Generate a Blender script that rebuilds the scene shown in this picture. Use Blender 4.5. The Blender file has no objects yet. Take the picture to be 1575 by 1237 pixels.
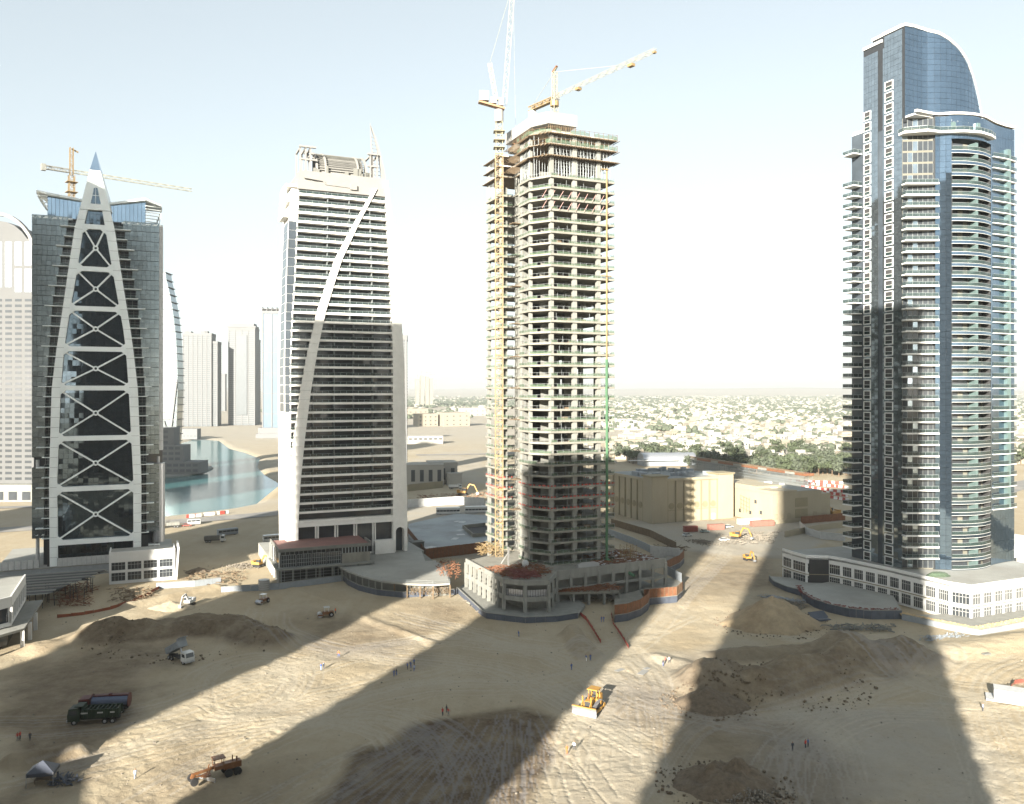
import bpy, math, random
import numpy as np
from mathutils import Vector, Matrix
random.seed(7)
rnd = random.random
def ru(a, b): return a + (b - a) * random.random()
SC = bpy.context.scene
COL = SC.collection
# ------------------------------------------------------------------ camera, sky, sun, exposure
CAM_H = 66.0
HAZE = 0.00009
cam_d = bpy.data.cameras.new('camera'); cam = bpy.data.objects.new('camera', cam_d); COL.objects.link(cam)
cam.location = (0, 0, CAM_H); cam.rotation_euler = (math.pi / 2, 0, 0)
cam_d.sensor_width = 36.0; cam_d.lens = 1280.0 / 1575.0 * 36.0; cam_d.shift_y = -18.5 / 1575.0
cam_d.clip_start = 0.5; cam_d.clip_end = 60000
SC.camera = cam
SUN_AZ = math.radians(22.0); SUN_EL = math.radians(17.0)     # azimuth the light travels towards, height of the sun
w = bpy.data.worlds.new('World'); SC.world = w; w.use_nodes = True
wn = w.node_tree.nodes; wl = w.node_tree.links
bg = wn['Background']; sky = wn.new('ShaderNodeTexSky'); sky.sky_type = 'NISHITA'; sky.sun_disc = False
sky.sun_elevation = SUN_EL; sky.sun_rotation = SUN_AZ + math.pi; sky.altitude = 0
sky.air_density = 1.0; sky.dust_density = 0.6; sky.ozone_density = 2.0
hs = wn.new('ShaderNodeHueSaturation'); hs.inputs['Saturation'].default_value = 0.4
tint = wn.new('ShaderNodeMix'); tint.data_type = 'RGBA'; tint.blend_type = 'MULTIPLY'; tint.inputs[0].default_value = 1.0
tint.inputs[7].default_value = (0.98, 1.03, 1.01, 1)
gam = wn.new('ShaderNodeGamma'); gam.inputs[1].default_value = 0.6; wl.new(sky.outputs[0], gam.inputs[0]); wl.new(gam.outputs[0], hs.inputs['Color']); wl.new(hs.outputs[0], tint.inputs[6]); wl.new(tint.outputs[2], bg.inputs[0])
bg.inputs[1].default_value = 0.084
sd = bpy.data.lights.new('sun', 'SUN'); sd.energy = 5.0; sd.angle = math.radians(0.5); sd.color = (1.0, 0.93, 0.82)
sun = bpy.data.objects.new('sun', sd); COL.objects.link(sun)
dvec = Vector((math.sin(SUN_AZ) * math.cos(SUN_EL), math.cos(SUN_AZ) * math.cos(SUN_EL), -math.sin(SUN_EL)))
sun.rotation_euler = dvec.to_track_quat('-Z', 'Y').to_euler(); sun.location = (-60, -120, 250)
SC.view_settings.view_transform = 'Standard'; SC.view_settings.look = 'None'; SC.view_settings.gamma = 1
SC.view_settings.use_curve_mapping = False
SC.view_settings.exposure = 2.27
SC.cycles.use_denoising = True
SC.cycles.max_bounces = 6; SC.cycles.volume_bounces = 1; SC.cycles.diffuse_bounces = 2; SC.cycles.glossy_bounces = 3
SC.cycles.transparent_max_bounces = 16
SC.cycles.sample_clamp_indirect = 6

# ------------------------------------------------------------------ site grid
F, CX, HY = 1280.0, 787.5, 600.0
TH = math.radians(23.7); UX, UY = math.cos(TH), math.sin(TH); VX, VY = -UY, UX
def G(px, py, z=0.0):
    "point of the site where a sight line meets height z"
    Z = F * (CAM_H - z) / (py - HY); return Vector(((px - CX) * Z / F, Z, z))
def front(O, px, py, yl=0.0):
    "local (x, z) on the street-side plane of a tower"
    r = (px - CX) / F; ox = O[0] + VX * yl; oy = O[1] + VY * yl
    w_ = (r * oy - ox) / (UX - r * UY); Y = oy + UY * w_
    return (w_, CAM_H - (py - HY) * Y / F)
def loc(O, x, y, z=0.0): return Vector((O[0] + UX * x + VX * y, O[1] + UY * x + VY * y, z))

# ------------------------------------------------------------------ mesh collector
class MB:
    def __init__(s): s.v = []; s.f = []; s.m = []
    def face(s, pts, mi=0):
        n = len(s.v); s.v += [tuple(p) for p in pts]; s.f.append(tuple(range(n, n + len(pts)))); s.m.append(mi); return s
    def loft(s, rings, mi=0, caps=True, closed=True):
        n = len(s.v); k = len(rings[0])
        for r in rings: s.v += [tuple(p) for p in r]
        for i in range(len(rings) - 1):
            for j in range(k if closed else k - 1):
                a = n + i * k + j; b = n + i * k + (j + 1) % k
                s.f.append((a, b, b + k, a + k)); s.m.append(mi)
        if caps:
            s.f.append(tuple(n + j for j in reversed(range(k)))); s.m.append(mi)
            e = n + (len(rings) - 1) * k
            s.f.append(tuple(e + j for j in range(k))); s.m.append(mi)
        return s
    def prism(s, pts, z0, z1, mi=0): return s.loft([[(x, y, z0) for x, y in pts], [(x, y, z1) for x, y in pts]], mi)
    def box(s, x0, y0, z0, x1, y1, z1, mi=0):
        return s.prism([(x0, y0), (x1, y0), (x1, y1), (x0, y1)], z0, z1, mi)
    def cbox(s, c, d, mi=0, rz=0.0, ry=0.0):
        R = Matrix.Rotation(rz, 3, 'Z') @ Matrix.Rotation(ry, 3, 'Y'); r = []
        for sz in (-.5, .5):
            r.append([Vector(c) + R @ Vector((sx * d[0], sy * d[1], sz * d[2])) for sx, sy in ((-.5, -.5), (.5, -.5), (.5, .5), (-.5, .5))])
        return s.loft(r, mi)
    def bar(s, p, q, w_, h=None, mi=0):
        h = w_ if h is None else h; p = Vector(p); q = Vector(q); d = (q - p)
        if d.length < 1e-6: return s
        d.normalize(); up = Vector((0, 0, 1)) if abs(d.z) < .95 else Vector((0, 1, 0))
        a = d.cross(up).normalized(); b = a.cross(d).normalized()
        return s.loft([[c + a * (i * w_ / 2) + b * (j * h / 2) for i, j in ((-1, -1), (1, -1), (1, 1), (-1, 1))] for c in (p, q)], mi)
    def cyl(s, p, q, r, n=8, r2=None, mi=0, caps=True):
        r2 = r if r2 is None else r2; p = Vector(p); q = Vector(q); d = (q - p).normalized()
        up = Vector((0, 0, 1)) if abs(d.z) < .95 else Vector((0, 1, 0)); a = d.cross(up).normalized(); b = a.cross(d)
        return s.loft([[c + (a * math.cos(t) + b * math.sin(t)) * rr for t in [2 * math.pi * i / n for i in range(n)]] for c, rr in ((p, r), (q, r2))], mi, caps)
    def ball(s, c, r, mi=0, n=8, k=5, sq=1.0):
        c = Vector(c)
        return s.loft([[c + Vector((math.cos(t) * r * math.sin(a), math.sin(t) * r * math.sin(a), -r * sq * math.cos(a))) for t in [2 * math.pi * i / n for i in range(n)]]
                       for a in [0.08 + (math.pi - .16) * j / k for j in range(k + 1)]], mi)
    def mast(s, p, q, w_, bay, t, mi=0):
        "lattice mast: four chords with zigzag bracing"
        p = Vector(p); q = Vector(q); d = (q - p); L = d.length; d.normalize()
        up = Vector((0, 0, 1)) if abs(d.z) < .95 else Vector((0, 1, 0)); a = d.cross(up).normalized(); b = a.cross(d).normalized()
        cs = [(a * i + b * j) * (w_ / 2) for i, j in ((-1, -1), (1, -1), (1, 1), (-1, 1))]
        for c in cs: s.bar(p + c, q + c, t, mi=mi)
        n = max(1, int(L / bay))
        for k in range(n):
            e0 = p + d * (L * k / n); e1 = p + d * (L * (k + 1) / n)
            for i in range(4):
                c0, c1 = cs[i], cs[(i + 1) % 4]
                s.bar(e0 + c0, e1 + c1, t * .6, mi=mi) if (k + i) % 2 else s.bar(e0 + c1, e1 + c0, t * .6, mi=mi)
                s.bar(e0 + c0, e0 + c1, t * .6, mi=mi)
        return s
    def mesh(s, name, mats, smooth=False):
        me = bpy.data.meshes.new(name); me.from_pydata(s.v, [], s.f)
        for m in (mats if isinstance(mats, (list, tuple)) else [mats]): me.materials.append(m)
        me.polygons.foreach_set('material_index', s.m)
        if smooth: me.polygons.foreach_set('use_smooth', [True] * len(s.f))
        me.validate(); me.update(); return me

def link(name, me, parent=None, at=(0, 0, 0), rz=0.0, label=None, kind=None):
    o = bpy.data.objects.new(name, me); COL.objects.link(o); o.location = at; o.rotation_euler = (0, 0, rz)
    if parent is not None: o.parent = parent
    if label: o['label'] = label
    if kind: o['kind'] = kind
    return o
def part(name, mb, mats, parent, at=(0, 0, 0), rz=0.0, label=None, kind=None, smooth=False):
    me = mb.mesh(name, mats, smooth) if isinstance(mb, MB) else mb
    return link(name, me, parent, at, rz, label, kind)
def thing(name, label, cat, at=(0, 0, 0), rz=0.0, group=None, me=None):
    o = link(name, me, None, at, rz, label); o['category'] = cat
    if group: o['group'] = group
    return o
def solo(name, mb, mats, label, cat, at=(0, 0, 0), rz=0.0, group=None, smooth=False):
    return thing(name, label, cat, at, rz, group, mb.mesh(name, mats, smooth) if isinstance(mb, MB) else mb)
def struct(name, mb, mats, at=(0, 0, 0), smooth=False):
    return link(name, mb.mesh(name, mats, smooth) if isinstance(mb, MB) else mb, None, at, 0, None, 'structure')
def copy_tree(o, at=None, rz=None, label=None, parent=None):
    c = o.copy(); COL.objects.link(c)
    if parent is not None: c.parent = parent
    if at is not None: c.location = at
    if rz is not None: c.rotation_euler = (0, 0, rz)
    if label: c['label'] = label
    for ch in o.children: copy_tree(ch, parent=c)
    return c

# ------------------------------------------------------------------ materials
def mat(name, col, rough=.8, metal=0.0, var=.12, scale=.25, stretch=(1, 1, 1), bump=0.0, bscale=2.0, spec=None, alpha=1.0, trans=0.0, dirt=None, dirt_amt=.5, dscale=.08):
    m = bpy.data.materials.new(name); m.use_nodes = True; N = m.node_tree.nodes; L = m.node_tree.links
    b = N['Principled BSDF']; b.inputs['Roughness'].default_value = rough; b.inputs['Metallic'].default_value = metal
    if spec is not None: b.inputs['Specular IOR Level'].default_value = spec
    c4 = (col[0], col[1], col[2], 1); b.inputs['Base Color'].default_value = c4
    if alpha < 1: b.inputs['Alpha'].default_value = alpha
    if trans: b.inputs['Transmission Weight'].default_value = trans
    geo = N.new('ShaderNodeNewGeometry'); mp = N.new('ShaderNodeMapping'); mp.inputs['Scale'].default_value = stretch
    L.new(geo.outputs['Position'], mp.inputs[0])
    out = None
    if var:
        n = N.new('ShaderNodeTexNoise'); n.inputs['Scale'].default_value = scale; n.inputs['Detail'].default_value = 6; n.inputs['Roughness'].default_value = .65
        L.new(mp.outputs[0], n.inputs[0])
        r = N.new('ShaderNodeMapRange'); r.inputs[1].default_value = .3; r.inputs[2].default_value = .7; r.inputs[3].default_value = 1 - var; r.inputs[4].default_value = 1 + var
        L.new(n.outputs[0], r.inputs[0])
        x = N.new('ShaderNodeVectorMath'); x.operation = 'SCALE'; x.inputs[0].default_value = col; L.new(r.outputs[0], x.inputs['Scale'])
        out = x.outputs[0]
        if dirt:
            n2 = N.new('ShaderNodeTexNoise'); n2.inputs['Scale'].default_value = dscale; n2.inputs['Detail'].default_value = 7; n2.inputs['Roughness'].default_value = .7
            L.new(mp.outputs[0], n2.inputs[0])
            r2 = N.new('ShaderNodeMapRange'); r2.inputs[1].default_value = .48; r2.inputs[2].default_value = .68; r2.inputs[3].default_value = 0; r2.inputs[4].default_value = dirt_amt
            L.new(n2.outputs[0], r2.inputs[0])
            mx = N.new('ShaderNodeMix'); mx.data_type = 'RGBA'; mx.inputs[7].default_value = (*dirt, 1)
            L.new(r2.outputs[0], mx.inputs[0]); L.new(out, mx.inputs[6]); out = mx.outputs[2]
        L.new(out, b.inputs['Base Color'])
    if bump:
        n = N.new('ShaderNodeTexNoise'); n.inputs['Scale'].default_value = bscale; n.inputs['Detail'].default_value = 5
        L.new(geo.outputs['Position'], n.inputs[0])
        bp = N.new('ShaderNodeBump'); bp.inputs['Strength'].default_value = bump; bp.inputs['Distance'].default_value = .3
        L.new(n.outputs[0], bp.inputs['Height']); L.new(bp.outputs[0], b.inputs['Normal'])
    return m
M_white = mat('white_render', (.36, .36, .34), .75, var=.06, dirt=(.42, .40, .35), dirt_amt=.35)
M_cream = mat('cream_cladding', (.72, .705, .66), .7, var=.05, scale=.5, dirt=(.40, .38, .33), dirt_amt=.3)
M_podwhite = mat('white_paint', (.54, .54, .52), .7, var=.05, stretch=(1, 1, .3), dirt=(.50, .48, .44), dirt_amt=.35)
M_alu = mat('grey_aluminium_cladding', (.72, .76, .75), .55, .0, var=.06, scale=.15)
M_joint = mat('dark_joint', (.14, .15, .15), .8, var=0)
M_conc = mat('raw_concrete', (.185, .178, .15), .9, var=.22, scale=.35, stretch=(1, 1, .35), dirt=(.17, .16, .13), dirt_amt=.6, dscale=.15)
M_conc2 = mat('shuttered_concrete', (.19, .19, .17), .9, var=.18, scale=.5, stretch=(1, 1, .2), dirt=(.15, .15, .13), dirt_amt=.5)
M_concdk = mat('dark_concrete', (.14, .14, .125), .9, var=.2)
M_deck = mat('concrete_deck', (.26, .26, .235), .9, var=.14, scale=.08, dirt=(.20, .19, .165), dirt_amt=.7, dscale=.05)
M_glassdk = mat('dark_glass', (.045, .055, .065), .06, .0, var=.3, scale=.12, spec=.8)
M_glassbl = mat('blue_glass', (.30, .40, .50), .045, .92, var=.10, scale=.2)
M_glassgr = mat('grey_mirror_glass', (.30, .35, .37), .07, .9, var=.12, scale=.6, bump=.05, bscale=.5)
M_railglass = mat('green_tinted_glass', (.035, .055, .052), .06, .0, var=.05, spec=.6, alpha=.5)
M_window = mat('window_glass', (.035, .04, .045), .08, .0, var=.2, spec=.6)
M_mull = mat('metal_mullion', (.24, .26, .26), .5, .3, var=0)
M_mulldk = mat('dark_mullion', (.03, .033, .036), .5, .3, var=0)
M_netg = mat('green_debris_net', (.07, .105, .065), .9, var=.3, scale=1.2, alpha=.62)
M_netr = mat('red_mesh_barrier', (.30, .05, .035), .9, var=.25, scale=1)
M_wood = mat('formwork_timber', (.12, .085, .05), .9, var=.3, scale=.8)
M_rust = mat('rusty_steel', (.15, .062, .028), .85, var=.3, scale=1.2, dirt=(.10, .045, .025), dirt_amt=.6, dscale=.4)
M_slate = mat('slate_blue_membrane', (.055, .065, .085), .6, var=.2, scale=.6)
M_greypanel = mat('grey_hoarding_paint', (.20, .22, .235), .6, var=.12, scale=.7)
M_whitepanel = mat('white_hoarding_paint', (.38, .385, .38), .6, var=.12, scale=.9)
M_cyel = mat('crane_yellow', (.20, .14, .065), .55, var=.12)
M_cwhite = mat('crane_white', (.23, .225, .21), .6, var=.06)
M_yel = mat('machine_yellow', (.32, .17, .03), .5, var=.15, scale=1.5, dirt=(.25, .18, .10), dirt_amt=.6, dscale=.9)
M_orange = mat('machine_orange', (.13, .05, .015), .5, var=.15, scale=1.5, dirt=(.2, .12, .07), dirt_amt=.6, dscale=.9)
M_steel = mat('worn_steel', (.40, .41, .43), .35, .7, var=.15, scale=1.5)
M_black = mat('black_rubber', (.02, .02, .02), .85, var=.2, scale=2)
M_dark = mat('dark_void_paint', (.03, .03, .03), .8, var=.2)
M_red = mat('red_container_paint', (.20, .05, .035), .6, var=.15, scale=.6, stretch=(1, 1, .3))
M_pink = mat('faded_red_container_paint', (.22, .10, .075), .65, var=.15, scale=.6, stretch=(1, 1, .3))
M_wcar = mat('white_car_paint', (.50, .50, .48), .25, var=.02)
M_gcar = mat('grey_green_car_paint', (.20, .25, .24), .3, var=.02)
M_blue = mat('blue_fabric', (.05, .10, .25), .9, var=.1)
M_beige = mat('beige_plaster', (.27, .235, .165), .85, var=.07, scale=.12, stretch=(1, 1, .4), dirt=(.36, .32, .22), dirt_amt=.35)
M_beiged = mat('darker_beige_trim', (.20, .17, .105), .85, var=.08)
M_roofg = mat('grey_roof_felt', (.20, .21, .20), .9, var=.2, scale=.1)
M_leaf = mat('olive_foliage', (.045, .058, .028), .9, var=.35, scale=.35)
M_leaf2 = mat('grey_green_foliage', (.058, .07, .045), .9, var=.35, scale=.3)
M_trunk = mat('brown_bark', (.12, .08, .05), .9)
M_villa = mat('white_villa_plaster', (.25, .24, .21), .85, var=.06, scale=.05)
M_villa2 = mat('cream_villa_plaster', (.22, .195, .15), .85, var=.06, scale=.05)
M_rockpile = mat('broken_rubble', (.17, .15, .12), .95, var=.3, scale=.8)
M_blackout = M_glassdk

M_stonedk = mat('brown_stone_cladding', (.10, .09, .08), .8, var=.1)
M_glassbr = mat('smoked_glass', (.02, .022, .025), .15, var=.2)
M_crown = mat('sunlit_white_steel', (.19, .185, .172), .7, var=.06)
# ------------------------------------------------------------------ terrain
def _hash(ix, iy, s):
    n = (ix.astype(np.int64) * 374761393 + iy.astype(np.int64) * 668265263 + s * 974634777) & 0x7fffffff
    n = ((n ^ (n >> 13)) * 1274126177) & 0x7fffffff
    return ((n ^ (n >> 16)) & 0xffff) / 65535.0
def vnoise(x, y, s=0):
    ix = np.floor(x); iy = np.floor(y); fx = x - ix; fy = y - iy; fx = fx * fx * (3 - 2 * fx); fy = fy * fy * (3 - 2 * fy)
    a = _hash(ix, iy, s); b = _hash(ix + 1, iy, s); c = _hash(ix, iy + 1, s); d = _hash(ix + 1, iy + 1, s)
    return (a * (1 - fx) + b * fx) * (1 - fy) + (c * (1 - fx) + d * fx) * fy - .5
def fbm(x, y, sc, o=4, s=0):
    r = 0; a = 1.0
    for k in range(o): r = r + a * vnoise(x / sc, y / sc, s + k); sc *= .5; a *= .5
    return r
def poly_sd(x, y, pts):
    "signed distance, positive inside"
    x = x.ravel(); y = y.ravel(); ins = np.zeros(x.shape, bool); d = np.full(x.shape, 1e9)
    n = len(pts)
    for i in range(n):
        x0, y0 = pts[i]; x1, y1 = pts[(i + 1) % n]
        c = ((y0 > y) != (y1 > y)) & (x < (x1 - x0) * (y - y0) / ((y1 - y0) + 1e-12) + x0); ins ^= c
        ex, ey = x1 - x0, y1 - y0; t = np.clip(((x - x0) * ex + (y - y0) * ey) / (ex * ex + ey * ey + 1e-9), 0, 1)
        d = np.minimum(d, np.hypot(x - x0 - t * ex, y - y0 - t * ey))
    return np.where(ins, d, -d)
def sp(pts): return [(G(*p).x, G(*p).y) for p in pts]
rows = np.concatenate([np.geomspace(3, 100, 10), 84480.0 / (np.arange(1262, 770, -1.0) - 600), np.geomspace(500, 3000, 90), np.geomspace(3100, 30000, 40)])
rows = rows[np.concatenate([[True], np.diff(rows) > 1e-3])]
az = np.radians(np.concatenate([np.arange(-36, 36.01, .115), np.arange(40, 324, 6.0)]))
NR, NC = len(rows), len(az)
R_, A_ = np.meshgrid(rows, az, indexing='ij')
# rows follow depth, so points sit on straight bands across the view
inv = np.where(np.abs(A_) < math.radians(36.1), 1 / np.cos(A_), 1 / math.cos(math.radians(36)))
GX = R_ * inv * np.sin(A_); GY = R_ * inv * np.cos(A_)
front_cols = int(np.sum(az < math.radians(36.1)))
dist = np.hypot(GX, GY)
works = sp([(-80, 1400), (-200, 1040), (0, 1015), (120, 960), (250, 915), (330, 900), (420, 905), (560, 925), (700, 925), (740, 950), (800, 962), (880, 960), (940, 975), (1000, 935), (1050, 880), (1060, 840), (1200, 830), (1200, 900), (1240, 950), (1300, 960), (1400, 975), (1480, 990), (1600, 975), (1800, 1000), (1800, 1400)])
wm = poly_sd(GX, GY, works).reshape(GX.shape)
wmask = np.clip((wm + 3) / 8, 0, 1)
Hh = wmask * (1.1 * fbm(GX, GY, 38, 3, 1) + .35 * fbm(GX, GY, 7, 4, 9) + .06 * fbm(GX, GY, 1.5, 2, 30)) + (1 - wmask) * .12 * fbm(GX, GY, 12, 3, 4) - .1
patchR = np.zeros_like(Hh); patchG = np.zeros_like(Hh); patchB = np.full_like(Hh, .5)
def ridge(pts, hgt, wid, rough=1.0, seed=0, brown=0.0):
    "spoil ridge along a line of ground points"
    global Hh, patchR
    P_ = sp(pts) if not isinstance(pts[0], Vector) else [(p.x, p.y) for p in pts]
    d = np.full(GX.shape, 1e9)
    for (x0, y0), (x1, y1) in zip(P_[:-1], P_[1:]):
        ex, ey = x1 - x0, y1 - y0; t = np.clip(((GX - x0) * ex + (GY - y0) * ey) / (ex * ex + ey * ey), 0, 1)
        d = np.minimum(d, np.hypot(GX - x0 - t * ex, GY - y0 - t * ey))
    q = np.clip(1 - (d + 3.0 * rough * fbm(GX, GY, 14, 3, seed)) / wid, 0, 1); q = q * q * (3 - 2 * q)
    Hh = Hh + q * hgt * (1 + rough * (.55 * fbm(GX, GY, 9, 4, seed + 5) + .3 * np.abs(fbm(GX, GY, 3.5, 3, seed + 7))))
    if brown: patchR = np.maximum(patchR, brown * np.clip(q * 3.0, 0, 1))
ridge([(170, 985), (260, 975), (360, 968), (410, 985)], 4.2, 11, 1.0, 3, .9)
ridge([(60, 1000), (170, 978)], 1.5, 6, .8, 12, .4)
ridge([(1100, 1052), (1180, 1062), (1270, 1040), (1310, 1012), (1390, 1010)], 4.5, 12, 1.0, 17, .75)
ridge([(1120, 1015), (1200, 1010), (1300, 1000)], 2.2, 7, .9, 21, .6)
ridge([(880, 975), (905, 1010)], 2.2, 4, .8, 27, .35)
ridge([(1010, 1010), (1075, 1030)], .8, 5, .8, 29)
ridge([(195, 935), (330, 905)], 1.3, 4, .6, 31)
ridge([(450, 905), (560, 950), (700, 1000)], .5, 3, .8, 33)
ridge([(20, 1175), (118, 1155)], 1.8, 3.5, .8, 43, .3)
ridge([(1470, 1000), (1575, 985), (1700, 975)], 1.8, 9, .6, 45)
ridge([(1560, 1060), (1620, 1100)], 1.2, 5, .6, 47)
# lagoon bed
lag = sp([(150, 800), (255, 789), (341, 779), (378, 772), (394, 760), (417, 743), (394, 729), (384, 717), (390, 704), (367, 695), (344, 689), (329, 677), (305, 675), (285, 681), (262, 684), (262, 702), (300, 706), (318, 710), (328, 718), (318, 722), (290, 729), (255, 732), (150, 738)])
ld = poly_sd(GX, GY, lag).reshape(GX.shape)
Hh = np.where(ld > -14, np.minimum(Hh, -3.2 * np.clip((ld + 12) / 14, 0, 1)), Hh)
patchG = np.maximum(patchG, np.clip(1 + (ld + 12) / 60, 0, 1) * (ld < 0) * (GY > 400) * .6 * (fbm(GX, GY, 60, 3, 51) > -.1))
# far low hills
Hh = Hh + np.clip((dist - 9000) / 5000, 0, 1) * (20 + 110 * np.clip(.5 + fbm(GX, GY, 4200, 4, 60), 0, 2)) * (dist < 29000)
patchG = np.maximum(patchG, .85 * np.clip((GY - 700) / 500, 0, 1))  # far ground greyed paler in its colour, standing in for haze
# soft brown and grey patches, the bottom centre one damp
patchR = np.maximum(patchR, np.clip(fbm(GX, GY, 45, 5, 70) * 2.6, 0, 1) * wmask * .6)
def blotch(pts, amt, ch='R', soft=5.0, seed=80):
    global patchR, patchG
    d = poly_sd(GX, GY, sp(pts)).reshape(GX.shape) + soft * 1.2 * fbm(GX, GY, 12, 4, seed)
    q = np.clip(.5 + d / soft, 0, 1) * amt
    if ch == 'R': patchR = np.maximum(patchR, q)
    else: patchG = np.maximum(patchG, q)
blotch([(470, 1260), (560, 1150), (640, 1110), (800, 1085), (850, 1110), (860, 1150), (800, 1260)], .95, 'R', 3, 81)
blotch([(0, 1040), (180, 985), (260, 1000), (210, 1100), (120, 1180), (0, 1260)], .75, 'R', 8, 82)  # plain darker brown at the lower left
blotch([(1050, 1260), (1120, 1120), (1260, 1150), (1360, 1260)], .55, 'R', 8, 83)  # plain darker brown at the lower right
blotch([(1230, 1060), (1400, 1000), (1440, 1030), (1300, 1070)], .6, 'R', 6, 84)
blotch([(880, 1060), (1000, 1000), (1180, 985), (1060, 1120), (1000, 1240), (850, 1240)], .45, 'G', 8, 85)
blotch([(1100, 1100), (1450, 1080), (1560, 1240), (1250, 1240)], .7, 'G', 8, 86)
blotch([(640, 700), (745, 690), (745, 745), (630, 745)], .7, 'G', 12, 87)
blotch([(950, 800), (1300, 800), (1240, 860), (1060, 850)], .8, 'G', 5, 88)
blotch([(620, 770), (760, 770), (760, 860), (620, 860)], .9, 'G', 6, 89)
# tyre tracks pressed into the sand, stamped along smooth paths
trk = np.zeros_like(Hh); yrow = np.searchsorted(rows, rows)
lr = rows
def stamp(xs, ys, dep, lite, wpx=0):
    Yd = np.asarray(ys); Xd = np.asarray(xs); ri = np.searchsorted(lr, Yd); a = np.arctan2(Xd, Yd)
    ci = np.round((np.degrees(a) + 36) / .115).astype(int)
    ok = (ri > 10) & (ri < NR - 130) & (ci > 1) & (ci < front_cols - 2); ri, ci = ri[ok], ci[ok]
    for dr in range(-wpx, wpx + 1): trk[ri + dr, ci] = np.maximum(trk[ri + dr, ci], lite); Hh[ri + dr, ci] -= 0
    DEP[ri, ci] = np.maximum(DEP[ri, ci], dep)
DEP = np.zeros_like(Hh)
def catmull(P_, n=60):
    out = []; P_ = [P_[0]] + P_ + [P_[-1]]
    for i in range(1, len(P_) - 2):
        p0, p1, p2, p3 = [np.array(q) for q in P_[i - 1:i + 3]]
        t = np.linspace(0, 1, n)[:, None]
        out.append(.5 * (2 * p1 + (p2 - p0) * t + (2 * p0 - 5 * p1 + 4 * p2 - p3) * t ** 2 + (3 * p1 - p0 - 3 * p2 + p3) * t ** 3))
    return np.concatenate(out)
paths = [[(-60, 1130), (200, 1110), (420, 1040), (560, 1000), (700, 985), (860, 1000), (1000, 975), (1150, 900)],
 [(430, 925), (420, 960), (470, 985), (560, 1005), (760, 1030), (900, 1090), (1020, 1150)],
 [(180, 1250), (420, 1130), (640, 1060), (840, 1050), (960, 1000), (1060, 900), (1130, 830)],
 [(380, 1130), (520, 1105), (620, 1108), (700, 1150), (740, 1250)], [(300, 1110), (480, 1100), (600, 1120), (640, 1170)],
 [(1000, 1250), (1080, 1120), (1250, 1090), (1420, 1040), (1460, 1005), (1400, 978), (1300, 982), (1180, 990)],
 [(1190, 1250), (1230, 1140), (1340, 1090), (1600, 1100)], [(930, 965), (960, 1005), (1000, 1060), (1020, 1250)],
 [(1150, 975), (1300, 1000), (1440, 1060), (1600, 1080)], [(600, 945), (760, 985), (860, 1010), (1000, 1080), (1200, 1120)],
 [(320, 1085), (330, 1040), (400, 1015), (450, 1030), (430, 1075), (350, 1100), (300, 1080)],
 [(-40, 1210), (200, 1150), (380, 1100), (700, 1020)], [(1575, 1010), (1500, 1050), (1540, 1200), (1560, 1250)],
 [(820, 1010), (900, 1030), (930, 1070), (880, 1120), (860, 1250)], [(1230, 1250), (1210, 1150), (1270, 1120), (1300, 1200)]]
rng = np.random.RandomState(5)
for pth in paths:
    base = catmull(sp(pth), 260); tn = np.gradient(base, axis=0); tn /= np.hypot(tn[:, 0], tn[:, 1])[:, None] + 1e-9; nm = np.stack([-tn[:, 1], tn[:, 0]], 1)
    for k in range(13):
        off = rng.normal(0, 3.2) + 1.5 * np.sin(np.linspace(0, rng.uniform(2, 7), len(base)) + rng.uniform(0, 6))
        a, b = sorted(rng.uniform(0, 1, 2)); i0, i1 = int(a * len(base) * .5), int((.5 + b * .5) * len(base))
        for sd_ in (-1.0, 1.0):
            q = base + nm * (off + sd_)[:, None]; q = q[i0:i1]
            tt = np.linspace(0, 1, len(q) * 3); ii = np.linspace(0, len(q) - 1, len(q) * 3)
            xs = np.interp(ii, np.arange(len(q)), q[:, 0]); ys = np.interp(ii, np.arange(len(q)), q[:, 1])
            stamp(xs, ys, .11 * rng.uniform(.4, 1), rng.uniform(.25, .9))
ruts = np.zeros_like(Hh)
for k in range(95):
    t = rng.uniform(0, 1); x0 = 640 + 215 * t + rng.normal(0, 9); x1 = 330 + 640 * t + rng.normal(0, 14)
    y0 = 1115 - 20 * t + rng.uniform(-4, 50); y1 = 1256
    s0 = G(x0 + (x1 - x0) * (y0 - 1110) / 150, y0); s1 = G(x1, y1); n = 900; u_ = np.linspace(0, 1, n)
    bow = np.sin(u_ * 3.14) * rng.uniform(-1.5, 1.5); gap = vnoise(u_ * 9 + k, u_ * 0 + k, 3) > rng.uniform(-.5, .2)
    xs = s0.x + (s1.x - s0.x) * u_ + bow; ys = s0.y + (s1.y - s0.y) * u_
    stamp(xs[gap], ys[gap], .13, rng.uniform(.5, 1.0))
Hh -= DEP * wmask * 1.0
Hh += wmask * (.10 * np.abs(fbm(GX, GY, 2.2, 3, 140)) + .10 * fbm(GX, GY, 1.1, 2, 150)) * np.clip(fbm(GX, GY, 30, 3, 160) * 3 + .5, 0, 1)
trk *= wmask
patchB = np.clip(trk, 0, 1)
me = bpy.data.meshes.new('sand_ground'); nv = NR * NC
me.vertices.add(nv); co = np.empty((nv, 3), np.float32); co[:, 0] = GX.ravel(); co[:, 1] = GY.ravel(); co[:, 2] = Hh.ravel(); me.vertices.foreach_set('co', co.ravel())
i_, j_ = np.meshgrid(np.arange(NR - 1), np.arange(NC), indexing='ij'); j2 = (j_ + 1) % NC
quads = np.stack([i_ * NC + j_, (i_ + 1) * NC + j_, (i_ + 1) * NC + j2, i_ * NC + j2], -1).reshape(-1, 4)[:, ::-1].astype(np.int32)
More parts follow.
